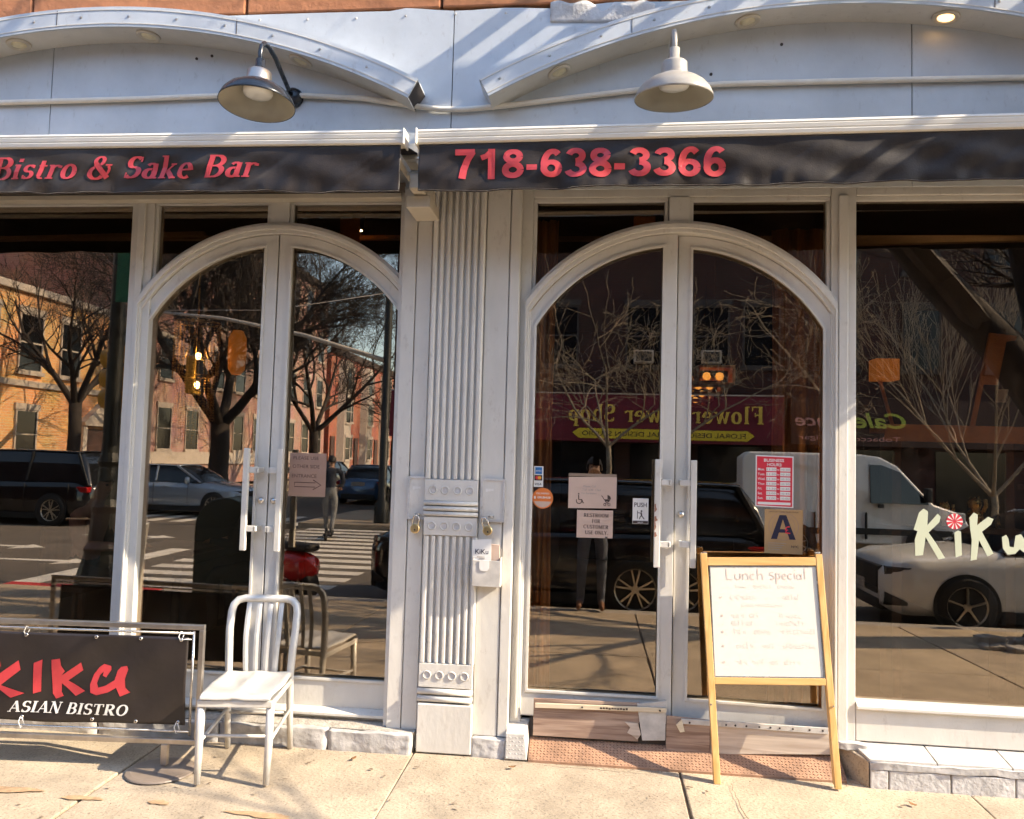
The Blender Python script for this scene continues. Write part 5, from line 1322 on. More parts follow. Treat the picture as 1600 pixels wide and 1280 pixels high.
# row of pendant boxes
for i in range(4):
    y = 3.0+1.0*i; x = 1.10+.045*i
    t = thing('pendant_light', ['nearest','second','third','farthest'][i]+' glowing timber pendant light in the row inside the right door', 'lamp', (x, y, 2.5), 'pendant lights inside')
    MB().strip([(x-.17,2.42),(x+.17,2.42),(x+.17,2.60),(x-.17,2.60)], [(x-.15,2.44),(x+.15,2.44),(x+.15,2.58),(x-.15,2.58)], y-.15, y+.15, closed=True).build('box_frame', 'amber_wood', t)
    for dx in (-.07, .05): MB().lathe([(0,.04),(.03,.03),(.04,0),(.03,-.03),(0,-.04)], (x+dx, y, 2.51), 12).build('bulb', 'pendant_glow', t, smooth=True)
    MB().tube([(x,y,2.60),(x,y,3.72)], .006, 6).build('cord', 'seam_dark', t)
# bead chandelier
cx, cy = -3.72, 2.3
t = thing('bead_chandelier', 'gold bead chandelier with lit bulbs inside the left shopfront', 'chandelier', (cx, cy, 1.85))
for r, z in ((.20,2.85),(.17,2.35),(.12,2.05)): MB().lathe([(r,0),(r+.012,.008),(r,.016),(r-.012,.008),(r,0)], (cx,cy,z), 32).build('ring', 'gold', t, smooth=True)
bb = MB(); rr = random.Random(2)
for r, za, zb2, n in ((.20,2.85,2.38,26),(.17,2.36,1.98,24),(.12,2.05,1.80,18)):
    for i in range(n):
        a = 2*math.pi*i/n; z = za; zz_ = zb2-rr.uniform(0, .08)
        while z > zz_:
            c = Vector((cx+r*math.cos(a), cy+r*math.sin(a), z)); k = len(bb.v); s = .0105
            bb.v += [tuple(c+Vector(p)*s) for p in ((1,0,0),(-1,0,0),(0,1,0),(0,-1,0),(0,0,1),(0,0,-1))]
            bb.f += [(k,k+2,k+4),(k+2,k+1,k+4),(k+1,k+3,k+4),(k+3,k,k+4),(k+2,k,k+5),(k+1,k+2,k+5),(k+3,k+1,k+5),(k,k+3,k+5)]
            z -= .024
tag(bb.build('bead_strands', 'gold', t), kind='stuff')
for z in (2.55, 2.28): MB().lathe([(0,.035),(.022,.02),(.026,0),(.018,-.03),(0,-.04)], (cx+.02,cy,z), 14).build('bulb', 'warm_bulb', t, smooth=True)
MB().tube([(cx,cy,2.87),(cx,cy,3.72)], .008, 8).build('rod', 'gold', t, smooth=True)
for r_, z_ in ((.20,2.858),(.17,2.358)):
    for a in (0, 2.1, 4.2): MB().tube([(cx,cy,2.87),(cx+r_*math.cos(a),cy+r_*math.sin(a),z_)], .004, 6).build('spoke', 'gold', t)
lx, ly = -3.42, 2.5
t = thing('amber_lantern', 'tall amber paper lantern glowing inside behind the left door', 'lantern', (lx, ly, 2.4))
MB().lathe([(.04,2.40),(.075,2.45),(.085,2.6),(.08,2.75),(.045,2.82)], (lx,ly,0), 20).build('paper_shade', 'amber_glow', t, smooth=True, solid=.003)
MB().tube([(lx,ly,2.82),(lx,ly,3.72)], .005, 6).build('cord', 'seam_dark', t)
# right window: shelf, paddle sign, lantern, bottle, figurines
sh = thing('timber_shelf', 'amber timber shelf inside the right display window', 'shelf', (2.4, 1.0, 1.9))
MB().box(1.95, 2.90, .95, 1.25, 1.93, 1.975).build('shelf_board', 'amber_wood', sh, bevel=.006)
MB().box(1.95, 2.90, .93, .948, 1.87, 1.985).build('fascia', 'amber_wood', sh, bevel=.004)
for x in (2.05, 2.78): MB().box(x-.03, x+.03, 1.0, 1.24, FZ, 1.928).build('upright', 'dark_timber', sh)
MB().box(1.98, 2.87, .99, 1.22, 1.26, 1.295).build('shelf_board', 'dark_timber', sh)
pa = thing('paddle_sign', 'slanted amber wooden paddle board leaning on the window shelf', 'paddle', (2.62, 1.05, 1.98))
def slant(u, v, x0=2.55, k=.20): return (x0+u+k*v, 1.05, 1.977+v)
P0 = [slant(0,0)[0::2], slant(.03,0)[0::2], slant(.03,.30)[0::2], slant(.12,.30)[0::2], slant(.12,.60)[0::2], slant(.18,.61)[0::2], slant(.18,.64)[0::2], slant(0,.66)[0::2]]
MB().prism(P0, 1.04, 1.065).build('blade', 'amber_wood', pa, bevel=.004)
MB().prism([slant(.135,.18)[0::2], slant(.20,.18)[0::2], slant(.20,.27)[0::2], slant(.135,.27)[0::2]], 1.05, 1.06).build('tag', 'label_cream', pa)
la = thing('box_lantern', 'small glowing amber box lantern on a slanted stick inside the right window', 'lantern', (1.98, 1.1, 1.98))
MB().box(1.93, 2.09, 1.05, 1.20, 2.30, 2.45).build('paper_box', 'amber_glow', la, bevel=.004)
MB().bar((2.06,1.10,1.977), (1.98,1.12,2.30), .02, .02).build('stick', 'amber_wood', la)
bo = thing('sake_bottle', 'dark sake bottle with cream label and amber cap inside the right window', 'bottle', (2.99, 1.05, 1.60))
MB().lathe([(0,0),(.052,.002),(.055,.02),(.055,.36),(.045,.42),(.020,.50),(.018,.60),(0,.60)], (2.99,1.05,1.60), 24).build('glass_body', 'bottle_dark', bo, smooth=True)
MB().lathe([(0,.69),(.022,.685),(.024,.60),(0,.60)], (2.99,1.05,1.60), 16).build('cap', 'amber_wood', bo, smooth=True)
MB().lathe([(.0565,.08),(.0565,.26)], (2.99,1.05,1.60), 24).build('label', 'label_cream', bo, smooth=True)
MB().box(2.93, 3.10, .98, 1.2, 1.56, 1.598).build('stand', 'dark_timber', bo)
for i, (x, s) in enumerate([(2.40,1.0),(2.60,1.25),(2.78,.95)]):
    f = thing('gold_figurine', ['left','tallest middle','right'][i]+' gold cat figurine on the lower shelf in the right window', 'figurine', (x, 1.1, 1.296), 'gold figurines')
    MB().lathe([(0,0),(.040*s,.002),(.048*s,.03*s),(.040*s,.07*s),(.026*s,.095*s),(.034*s,.115*s),(.036*s,.135*s),(.026*s,.158*s),(0,.166*s)], (x,1.1,1.296), 18).build('body', 'gold', f, smooth=True)
    for q in (-1, 1):
        MB().lathe([(.010*s,0),(.0,.022*s)], (x+q*.020*s,1.1,1.296+.152*s), 8).build('ear', 'gold', f)
    MB().tube([(x+.03*s,1.08,1.296+.07*s),(x+.05*s,1.07,1.296+.12*s),(x+.045*s,1.07,1.296+.155*s)], [.012*s,.011*s,.010*s], 8).build('raised_paw', 'gold', f, smooth=True)
for x, y, z, lab in ((-1.80,.95,3.34,'small lit ceiling spotlight inside above the left door'),(2.45,.62,3.60,'small spotlight added inside to brighten the right window shelf')):  # the second lamp is added to brighten the shelf below it
    t = thing('ceiling_spotlight', lab, 'spotlight', (x, y, z), 'ceiling spotlights inside')
    MB().lathe([(.035,.0),(.045,-.004),(.05,.03),(.05,.12),(0,.12)], (x,y,z), 20).build('can', 'dark_timber', t, smooth=True)
    MB().lathe([(0,.0),(.034,.0)], (x,y,z), 16).build('lens', 'spot_glow', t)
    MB().tube([(x,y,z+.12),(x,y,3.72)], .01, 6).build('stem', 'dark_timber', t)
# diners
def dining_chair(loc, rz, label):
    t = thing('dining_chair', label, 'chair', loc, rotz=rz)
    MB().box(-.20,.20,-.22,.20,.41,.45).build('seat', 'dark_timber', t, bevel=.008)
    MB().box(-.20,.20,-.25,-.215,.62,.90).build('backrest', 'dark_timber', t, bevel=.01)
    for x in (-.18,.18):
        MB().box(x-.018,x+.018,-.25,-.215,0,.615).build('leg', 'dark_timber', t); MB().box(x-.018,x+.018,.16,.196,0,.405).build('leg', 'dark_timber', t)
dining_chair((-4.15,1.45,FZ), RAD(-100), 'dark dining chair under the diner in the pink top')
person('seated diner with dark hair and pink top behind the left window', (-4.10,1.45,FZ-.02), RAD(-100), seated(), ('cloth_pink','cloth_black','cloth_black'), skin='skin')
dining_chair((-2.78,1.9,FZ), RAD(80), 'dark dining chair under the diner in the black top')
person('seated diner in a black top behind the left shopfront door', (-2.80,1.9,FZ-.02), RAD(80), seated(.08), ('cloth_black','cloth_black','cloth_black'), skin='skin', long_hair=True)
tb = thing('dining_table', 'dark dining table between the two diners', 'table', (-3.45, 1.65, FZ))
MB().box(-3.75,-3.15,1.3,2.0,.84,.88).build('table_top', 'dark_timber', tb, bevel=.008)
MB().tube([(-3.45,1.65,FZ+.02),(-3.45,1.65,.84)], .035, 12).build('pedestal', 'seam_dark', tb, smooth=True); MB().lathe([(0,.02),(.22,.015),(.23,0),(0,0)], (-3.45,1.65,FZ), 24).build('foot', 'seam_dark', tb)
# ================================================================== THE STREET BEHIND THE CAMERA (seen reflected in the glass)
mat('earth', (0.09, 0.07, 0.05), 0.95, var=0.4, vscale=8, bump=0.8, bscale=20)
mat('bark', (0.035, 0.026, 0.02), 0.9, var=0.35, vscale=9, bump=0.9, bscale=30, stretch=(1, 1, 0.25))
mat('bark_pale', (0.26, 0.21, 0.15), 0.9, var=0.35, vscale=9, bump=0.7, bscale=30)
mat('car_black', (0.008, 0.008, 0.009), 0.12, coat=0.6)
mat('car_white', (0.80, 0.79, 0.76), 0.22, coat=0.6)
mat('car_silver', (0.36, 0.42, 0.50), 0.25, metal=0.4, coat=0.6)
mat('car_blue', (0.08, 0.16, 0.30), 0.22, metal=0.3, coat=0.6)
mat('van_white', (0.80, 0.79, 0.77), 0.35, var=0.05, vscale=2)
mat('car_glass', (0.01, 0.011, 0.013), 0.05, spec=0.8)
mat('trim_black', (0.012, 0.012, 0.012), 0.6)
mat('rim_alloy', (0.62, 0.55, 0.44), 0.28, metal=0.8)
mat('lamp_clear', (0.5, 0.5, 0.48), 0.1)
mat('lamp_dark', (0.03, 0.03, 0.032), 0.08, spec=0.8)
mat('lamp_red', (0.35, 0.01, 0.01), 0.2)
mat('vespa_red', (0.60, 0.02, 0.015), 0.2, coat=0.6)
mat('post_green', (0.012, 0.014, 0.012), 0.5, var=0.3, vscale=10)
mat('signal_yellow', (0.62, 0.34, 0.05), 0.5, var=0.1, vscale=10)
mat('sign_green', (0.01, 0.16, 0.08), 0.5)
mat('mail_green', (0.010, 0.016, 0.012), 0.35)
mat('stone_trim', (0.52, 0.45, 0.38), 0.8, var=0.15, vscale=5)
mat('roof_tar', (0.05, 0.045, 0.04), 0.9)
mat('dark_pane', (0.008, 0.009, 0.011), 0.12, spec=0.4)
mat('flower_awning', (0.16, 0.010, 0.022), 0.7, var=0.2, vscale=3)
mat('sign_gold', (0.85, 0.60, 0.10), 0.6)
mat('sign_yellow', (0.85, 0.66, 0.04), 0.6)
mat('conv_awning', (0.05, 0.02, 0.010), 0.7)
mat('sign_pink', (0.70, 0.35, 0.30), 0.6)
mat('sign_lime', (0.45, 0.52, 0.08), 0.6)
mat('shop_trim', (0.055, 0.045, 0.04), 0.8)
mat('door_brown', (0.07, 0.03, 0.02), 0.5)
mat('cornice_dark', (0.06, 0.04, 0.03), 0.8)
brick_mat('brick_orange', (0.74, 0.33, 0.11), (0.82, 0.41, 0.15), (0.66, 0.50, 0.32), 'YZ')
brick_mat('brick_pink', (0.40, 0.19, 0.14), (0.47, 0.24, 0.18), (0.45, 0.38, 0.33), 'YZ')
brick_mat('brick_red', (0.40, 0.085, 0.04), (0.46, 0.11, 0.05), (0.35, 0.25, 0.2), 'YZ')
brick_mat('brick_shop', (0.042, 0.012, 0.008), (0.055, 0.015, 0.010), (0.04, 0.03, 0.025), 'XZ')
tag(MB().box(-300,300,-300,60,-1.2,-.42).build('ground', 'asphalt'), kind='structure')
road = tag(MB().box(-60,60,OPP_KERB+.15,KERB_Y+.001,-.40,ROAD_Z).build('road', 'asphalt'), kind='structure')
tag(MB().box(-15.0,-7.62,-120,OPP_KERB+.149,-.40,ROAD_Z-.001).build('side_road', 'asphalt'), kind='structure')
tag(MB().box(-15.0,-7.62,KERB_Y+.002,40,-.40,ROAD_Z-.001).build('side_road', 'asphalt'), kind='structure')
for i in range(14):
    y = -5.75-.70*i
    MB().box(-7.25,-3.75,y-.36,y,ROAD_Z+.0005,ROAD_Z+.004).build('crosswalk_bar', 'road_paint', road)
for y0_ in (-16.6,):
    for i in range(9): MB().box(-14.4+.78*i,-14.4+.78*i+.38,-18.6,-15.6,ROAD_Z+.0005,ROAD_Z+.004).build('crosswalk_bar', 'road_paint', road)
for i in range(7): MB().box(-3.2+4.2*i,-1.0+4.2*i,-10.3,-10.18,ROAD_Z+.0005,ROAD_Z+.004).build('lane_dash', 'road_paint', road)
MB().box(-8.2,-7.8,-10.2,-5.6,ROAD_Z+.0005,ROAD_Z+.004).build('stop_line', 'road_paint', road)
for (xa, ya) in ((-10.5,-8.0),(-12.5,-9.6),(-11.2,-12.0)):
    MB().prism_ax([(xa,ya),(xa+1.6,ya-.15),(xa+1.6,ya-.35),(xa+2.1,ya),(xa+1.6,ya+.35),(xa+1.6,ya+.05),(xa,ya+.12)], ROAD_Z+.0005, ROAD_Z+.004, 'z').build('turn_arrow', 'road_paint', road)
opp = tag(MB().box(-7.6,60,-20.6,OPP_KERB,-.40,-.14).build('opposite_sidewalk', 'concrete_c'), kind='structure')
tag(MB().box(-18.6,-15.0,-120,OPP_KERB,-.40,-.14).build('corner_sidewalk', 'concrete_b'), kind='structure')
tag(MB().box(-60,-15.0,KERB_Y,2,-.40,-.14).build('near_corner_sidewalk', 'concrete_b'), kind='structure')

# ---- buildings
_win = {}
def win_mesh(w, h, axis, trim='stone_trim'):
    """pane, frame and sill meshes shared by every window of one size; axis 'x': wall faces +x, 'y': wall faces +y"""
    k = (w, h, axis, trim)
    if k in _win: return _win[k]
    def conv(mb):
        mb.v = [(v[1], v[0], v[2]) if axis == 'x' else v for v in mb.v]; return mb
    A = conv(MB().box(-w/2,w/2,-.03,.012,-h/2,h/2)); B = MB()
    B.strip([(-w/2-.06,-h/2-.02),(w/2+.06,-h/2-.02),(w/2+.06,h/2+.05),(-w/2-.06,h/2+.05)], [(-w/2,-h/2),(w/2,-h/2),(w/2,h/2),(-w/2,h/2)], -.03, .045, closed=True); B.box(-w/2,w/2,.0125,.035,-.025,.025)
    B = conv(B); C = MB().box(-w/2-.12,w/2+.12,-.03,.11,-h/2-.16,-h/2-.025); C.box(-w/2-.12,w/2+.12,-.03,.07,h/2+.055,h/2+.26); C = conv(C)
    out = []
    for nm, mb, mt in (('window', A, 'dark_pane'), ('frame', B, trim), ('sill', C, trim)):
        o = mb.build(nm, mt); out.append(o.data); bpy.data.objects.remove(o)
    _win[k] = out; return out
def put_window(parent, pos, w, h, axis, trim='stone_trim'):
    a, b, c = win_mesh(w, h, axis, trim)
    o = bpy.data.objects.new('window', a); COL.objects.link(o); o.location = Vector(pos)-Vector(parent['_world']); o.parent = parent
    for nm, me in (('frame', b), ('sill', c)):
        q = bpy.data.objects.new(nm, me); COL.objects.link(q); q.parent = o
    return o
# low sunlit brick building on the far corner
ob = thing('corner_building', 'low orange brick building with pedimented door across the side street', 'building', (-20, -21, -.14))
MB().box(-26,-18.6,-26.2,-16.5,-.14,6.6).build('wall', 'brick_orange', ob)
MB().box(-26.1,-18.45,-26.3,-16.4,6.6,6.85).build('parapet', 'stone_trim', ob, bevel=.03)
MB().box(-18.6,-18.50,-26.2,-16.5,3.55,3.75).build('string_course', 'stone_trim', ob, bevel=.02)
for y in (-17.6,-19.6,-21.6,-25.2): put_window(ob, (-18.59,y,5.0), 1.0, 1.8, 'x')
for y in (-17.6,-19.6,-25.2): put_window(ob, (-18.59,y,2.0), .9, 1.5, 'x')
dd = MB().box(-18.63,-18.56,-24.0,-22.7,-.1,2.3).build('door', 'door_brown', ob)
MB().prism_ax([(-24.4,2.4),(-22.3,2.4),(-22.3,2.55),(-23.35,3.3),(-24.4,2.55)], -18.6, -18.32, 'x').build('pediment', 'stone_trim', ob, bevel=.02)
for y in (-24.25,-22.45): MB().box(-18.6,-18.40,y-.12,y+.12,-.14,2.39).build('pilaster', 'stone_trim', ob, bevel=.02)
# tall pink brick building behind it
pb = thing('apartment_house', 'tall pink brick apartment house with pale window lintels', 'building', (-24, -34, -.14))
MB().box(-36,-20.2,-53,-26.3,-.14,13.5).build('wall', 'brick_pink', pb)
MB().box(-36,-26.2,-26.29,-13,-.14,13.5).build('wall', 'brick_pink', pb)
MB().box(-36.2,-19.9,-53.2,-26.4,13.5,13.9).build('cornice', 'cornice_dark', pb)
MB().box(-20.2,-20.08,-53,-26.3,.9,1.5).build('stone_base', 'stone_trim', pb)
for z in (2.6,5.9,9.2,12.0):
    for y in (-28.2,-30.8,-33.4,-36,-38.6,-41.2,-43.8,-46.4,-49,-51.6): put_window(pb, (-20.19,y,z), 1.15, 1.9, 'x')
for z in (8.6,11.6):
    for y in (-14.6,-17.2,-19.8,-22.4,-25): put_window(pb, (-26.19,y,z), 1.15, 1.9, 'x')
# terrace of brick houses further down the side street
for k in range(7):
    y1 = -53.5-6.0*k
    t = thing('row_house', ['nearest','second','third','fourth','fifth','sixth','seventh'][k]+' red brick row house with pale stone bay in the side street terrace', 'house', (-20, y1-3, -.14), 'terraced houses')
    MB().box(-30,-20.0,y1-6.0,y1,-.14,9.2).build('wall', 'brick_red', t)
    MB().prism_ax([(-20.0,y1-4.1),(-19.5,y1-3.8),(-19.5,y1-2.1),(-20.0,y1-1.8)], -.14, 8.9, 'z').build('bay', 'stone_trim', t)
    MB().box(-20.1,-19.75,y1-6.0,y1,9.2,9.7).build('cornice', 'cornice_dark', t)
    for z in (2.0,4.9,7.5):
        put_window(t, (-19.49,y1-2.95,z), 1.1, 1.7, 'x'); put_window(t, (-19.99,y1-5.3,z+.1), .8, 1.6, 'x')
    MB().box(-20.02,-19.9,y1-1.2,y1-.3,.4,2.9).build('door', 'door_brown', t)
    for q in range(4): MB().box(-19.9,-18.6+.33*q*-1,y1-1.3,y1-.2,-.14+.14*q,-.01+.14*q).build('stoop_step', 'stone_trim', t)
# flower shop building opposite
fb_ = thing('flower_shop_building', 'dark brick building opposite with a flower shop at street level', 'building', (0, -20.6, -.14))
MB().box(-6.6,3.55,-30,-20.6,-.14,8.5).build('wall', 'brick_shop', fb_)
MB().box(-6.7,3.58,-30,-20.3,8.5,8.9).build('cornice', 'cornice_dark', fb_)
for z in (5.6,):
    for x in (-5.6,-3.5,-1.2,1.4,2.9): put_window(fb_, (x,-20.59,z), 1.0, 1.8, 'y', 'shop_trim')
MB().hexa([(-6.5,-20.6,2.25),(3.5,-20.6,2.25),(3.5,-19.85,2.25),(-6.5,-19.85,2.25),(-6.5,-20.6,3.7),(3.5,-20.6,3.7),(3.5,-20.0,3.7),(-6.5,-20.0,3.7)]).build('shop_awning', 'flower_awning', fb_)
MB().box(-6.5,3.5,-20.02,-19.97,3.70,3.74).build('awning_edge', 'stone_trim', fb_)
serif('Flower Shop', 2.92, 2.86, .52, -19.86, 'sign_gold', fb_, width=3.85, flip=True, out=1, track=.06)
MB().prism([(-.75,2.50),(-.55,2.64),(2.45,2.64),(2.65,2.50),(2.45,2.34),(-.55,2.34)], -19.86, -19.83).build('sign_panel', 'sign_yellow', fb_)
sans('FLORAL DESIGN STUDIO', 2.40, 2.42, .20, -19.82, 'dark_print', fb_, width=2.85, flip=True, fat=.01)
for x in (-5.4,-3.0,-.4,2.0): MB().box(x-.95,x+.95,-20.62,-20.57,.3,2.2).build('shop_window', 'dark_pane', fb_)
cb_ = thing('convenience_store_building', 'brown brick building opposite with a convenience store awning', 'building', (9, -20.6, -.14))
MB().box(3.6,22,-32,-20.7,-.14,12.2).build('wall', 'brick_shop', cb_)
MB().box(3.6,22.2,-20.7,-20.3,12.2,12.7).build('cornice', 'cornice_dark', cb_)
for z in (5.6,8.6,11.2):
    for x in (5,7.4,9.8,12.2,14.6,17,19.4): put_window(cb_, (x,-20.69,z), 1.0, 1.8, 'y', 'shop_trim')
MB().hexa([(3.7,-20.7,2.3),(13,-20.7,2.3),(13,-19.95,2.3),(3.7,-19.95,2.3),(3.7,-20.7,3.7),(13,-20.7,3.7),(13,-20.1,3.7),(3.7,-20.1,3.7)]).build('shop_awning', 'conv_awning', cb_)
sans('Cale', 9.05, 2.85, .62, -19.90, 'sign_lime', cb_, width=1.5, flip=True, shear=.25, fat=.02); sans('Convenience', 7.2, 2.85, .50, -19.90, 'sign_pink', cb_, width=3.4, flip=True, shear=.25, fat=.015)
sans('Tobacco - Coffee - Soda - Cigar', 8.9, 2.45, .20, -19.90, 'sign_pink', cb_, width=5.0, flip=True)
for x in (5.2,8.0,11.2): MB().box(x-1.0,x+1.0,-20.72,-20.67,.3,2.2).build('shop_window', 'dark_pane', cb_)
MB().box(6.3,7.0,-20.72,-20.66,-.1,2.1).build('door', 'door_brown', cb_)
ac = thing('air_conditioner', 'white window air conditioner on the dark brick building opposite', 'air conditioner', (2.3, -20.5, 4.3))
MB().box(1.10,1.70,-20.58,-20.2,4.72,5.12).build('casing', 'stone_trim', ac, bevel=.02); MB().box(1.16,1.64,-20.199,-20.19,4.77,5.07).build('grille', 'trim_black', ac)
for x in (1.18,1.62): MB().bar((x,-20.55,4.5),(x,-20.25,4.72), .03,.03).build('bracket', 'stone_trim', ac)
# neighbouring blocks so that the street walls go on
for x0, x1, y0_, y1_, h, lab in [(22.2,45,-34,-20.8,11,'long brown brick block further right across the street'),(-60,-15.6,-4,12,10,'brick block on the near left corner across the side street')]:
    t = thing('street_block', lab, 'building', ((x0+x1)/2, y0_, -.14)); MB().box(x0,x1,y0_,y1_,-.14,h).build('wall', 'brick_shop', t); MB().box(x0,x1,y0_,y1_,h,h+.3).build('roof', 'roof_tar', t)
    for z in (3, 6, 9):
        for i in range(6):
            if x0 > 0: put_window(t, (x0+2+3.4*i, y1_+.01, z), 1.1, 1.8, 'y')
            else: put_window(t, (x1+.01, y0_+1.5+2.3*i, z), 1.1, 1.8, 'x')
# own building above the shop: fire escape whose bars shade the wall
fe = thing('fire_escape', 'black iron fire escape on the upper wall to the right', 'fire escape', (4, -.5, 5.8))
for z in (5.75, 9.0):
    for y in (-.16,-.62,-1.08): MB().box(1.2,5.6,y-.03,y+.03,z-.05,z).build('floor_beam', 'trim_black', fe)
    for i in range(16): MB().box(1.25+.28*i,1.25+.28*i+.13,-1.10,-.11,z+.001,z+.02).build('floor_plate', 'trim_black', fe)
    MB().box(1.2,5.6,-1.10,-1.07,z+.90,z+.94).build('handrail', 'trim_black', fe)
    for i in range(12): MB().box(1.22+.39*i,1.24+.39*i,-1.095,-1.075,z+.021,z+.899).build('baluster', 'trim_black', fe)
MB().box(-6.2,4.6,.02,.4,6.36,13).build('upper_brick_wall', 'brick_shop', bld)
MB().box(4.605,9,-.08,.4,-.02,13).build('side_brick_wall', 'brick_shop', bld)

# unseen board added past the view to throw the slanting shadow on the valance
bs = thing('shadow_board', 'dark unseen board added beyond the right awning to cast a slanting shadow', 'sign', (3.9, -.8, 4.5))
MB().box(3.87,3.93,-1.50,-.38,4.50,4.98).build('board', 'trim_black', bs, bevel=.01); MB().box(3.885,3.915,-1.62,-.09,5.10,5.15).build('bracket_bar', 'trim_black', bs)
for y in (-1.35,-.5): MB().box(3.893,3.907,y-.01,y+.01,4.981,5.099).build('hanger', 'trim_black', bs)
# ---- bare trees
def bare_tree(label, base, seed, trunk_r, first, spread=.75, levels=5, kids=(5,5,4,4), length=3.4, lean=(0,0), m='bark', limbs=None, up=.25, shrink=.62, group='bare street trees', rmin=.004, jit=.13):
    r = random.Random(seed); base = Vector(base)
    t = thing('street_tree', label, 'tree', base, group)
    trunk, crown = MB(), MB(); cnt = [0]
    def branch(p, d, L, rad, lev):
        n = 5 if lev < 3 else 3; pts = [p.copy()]; q = p.copy(); dd = d.copy(); rs = [rad]
        for i in range(n):
            g_ = jit if lev > 1 else jit*.35; dd = (dd+Vector((r.gauss(0,g_), r.gauss(0,g_), r.gauss(0,g_*.8)+.05*up))).normalized()
            q = q+dd*L/n; pts.append(q.copy()); rs.append(max(rmin, rad*(1-.55*(i+1)/n)))
        (trunk if lev <= 1 else crown).tube(pts, rs, 8 if lev <= 1 else (5 if lev == 2 else 3), cap=False); cnt[0] += 1
        if lev >= levels: return
        k = kids[min(lev-1, len(kids)-1)]
        for j in range(k):
            f = .25+.75*(j+r.random())/k; i = min(n-1, int(f*n)); s = pts[i].lerp(pts[i+1], f*n-i if f*n-i <= 1 else 1)
            ax = dd.orthogonal().normalized(); ax.rotate(Matrix.Rotation(r.uniform(0, 6.28), 3, dd))
            nd = (dd*(1-spread*.55)+ax*spread*r.uniform(.6,1.0)+Vector((0,0,up*.6))).normalized()
            branch(s, nd, L*shrink*r.uniform(.75,1.15), rs[i]*.62, lev+1)
        branch(pts[-1], dd, L*shrink, rs[-1]*.9, lev+1)
    top = base+Vector((lean[0], lean[1], first))
    trunk.tube([base-Vector((0,0,.1)), base+Vector((0,0,.12)), base.lerp(top,.3), base.lerp(top,.7)+Vector((.04,0,0)), top], [trunk_r*1.55,trunk_r*1.15,trunk_r,trunk_r*.93,trunk_r*.9], 14)
    L0 = limbs if limbs else [(Vector((math.cos(a), math.sin(a), r.uniform(.9,1.5))).normalized(), r.uniform(.85,1.15), .55) for a in [6.28*i/4+r.uniform(-.4,.4) for i in range(4)]]
    for d, k, rk in L0: branch(top-Vector((0,0,.15)), Vector(d).normalized(), length*k, trunk_r*rk, 1)
    trunk.build('trunk', m, t, smooth=True)
    tag(crown.build('crown', m, t, smooth=False), kind=None)
    return t
bare_tree('big bare tree in its broken paving pit behind the parked white car', (5.0,-4.35,gz(-4.35)), 5, .33, 2.35, limbs=[((-.55,-.16,1.0),1.6,.78),((-.06,-.22,1.0),1.6,.70),((.55,-.4,.9),1.2,.5)], length=3.4, levels=5, kids=(5,4,4,4), m='bark')
bare_tree('slender young bare tree on the opposite pavement before the flower shop', (.3,-16.3,-.14), 12, .075, 2.3, spread=.85, length=2.2, levels=5, kids=(3,3,2,2), m='bark_pale', up=.25, rmin=.0055, jit=.24, shrink=.66)
bare_tree('bare tree with upswept twigs on the opposite pavement by the convenience store', (9.8,-16.3,-.14), 23, .09, 1.3, spread=.5, length=3.4, levels=5, kids=(4,3,3,2), m='bark_pale', up=.45, rmin=.0055, jit=.08, shrink=.68)
bare_tree('bare tree on the opposite pavement right of the flower shop', (4.7,-16.4,-.14), 31, .075, 3.0, spread=.9, length=2.4, levels=5, kids=(3,3,3,2), m='bark_pale', up=.05, rmin=.0055, jit=.24, shrink=.66)
bare_tree('huge spreading bare tree before the pink brick apartment house', (-15.8,-27.5,-.14), 44, .42, 2.9, spread=.72, length=6.4, levels=6, kids=(6,5,5,4,4), m='bark', up=.28, rmin=.0075)
bare_tree('bare tree behind the huge one down the side street', (-15.9,-39,-.14), 87, .28, 3.0, spread=.75, length=5.4, levels=5, kids=(5,4,4,4), m='bark', up=.28, rmin=.012)
bare_tree('bare tree on the side street pavement close to the orange building', (-16.2,-18.6,-.14), 52, .20, 3.2, spread=.7, length=3.0, levels=5, kids=(5,4,4,3), m='bark', up=.25)
bare_tree('bare tree far down the side street before the row houses', (-16.4,-62,-.14), 61, .28, 3.0, spread=.7, length=4.0, levels=5, kids=(5,4,4,3), m='bark')
pit = tag(MB().box(4.35,5.65,-4.93,-3.87,-.30,-.12).build('tree_pit', 'earth'), kind='structure')
for i, (x, y, s) in enumerate([(4.25,-3.75,.30),(4.62,-3.68,.26),(4.05,-4.05,.22),(5.05,-3.70,.28),(4.42,-4.15,.2),(5.5,-3.8,.26),(3.95,-3.80,.16)]):
    rough_block('pit_stone', x-s*.6, x+s*.6, y-s*.4, y+s*.4, gz(y)-.05, gz(y)+.045+.02*(i % 3), 'kerb_stone', pit, 60+i, .02, 5)

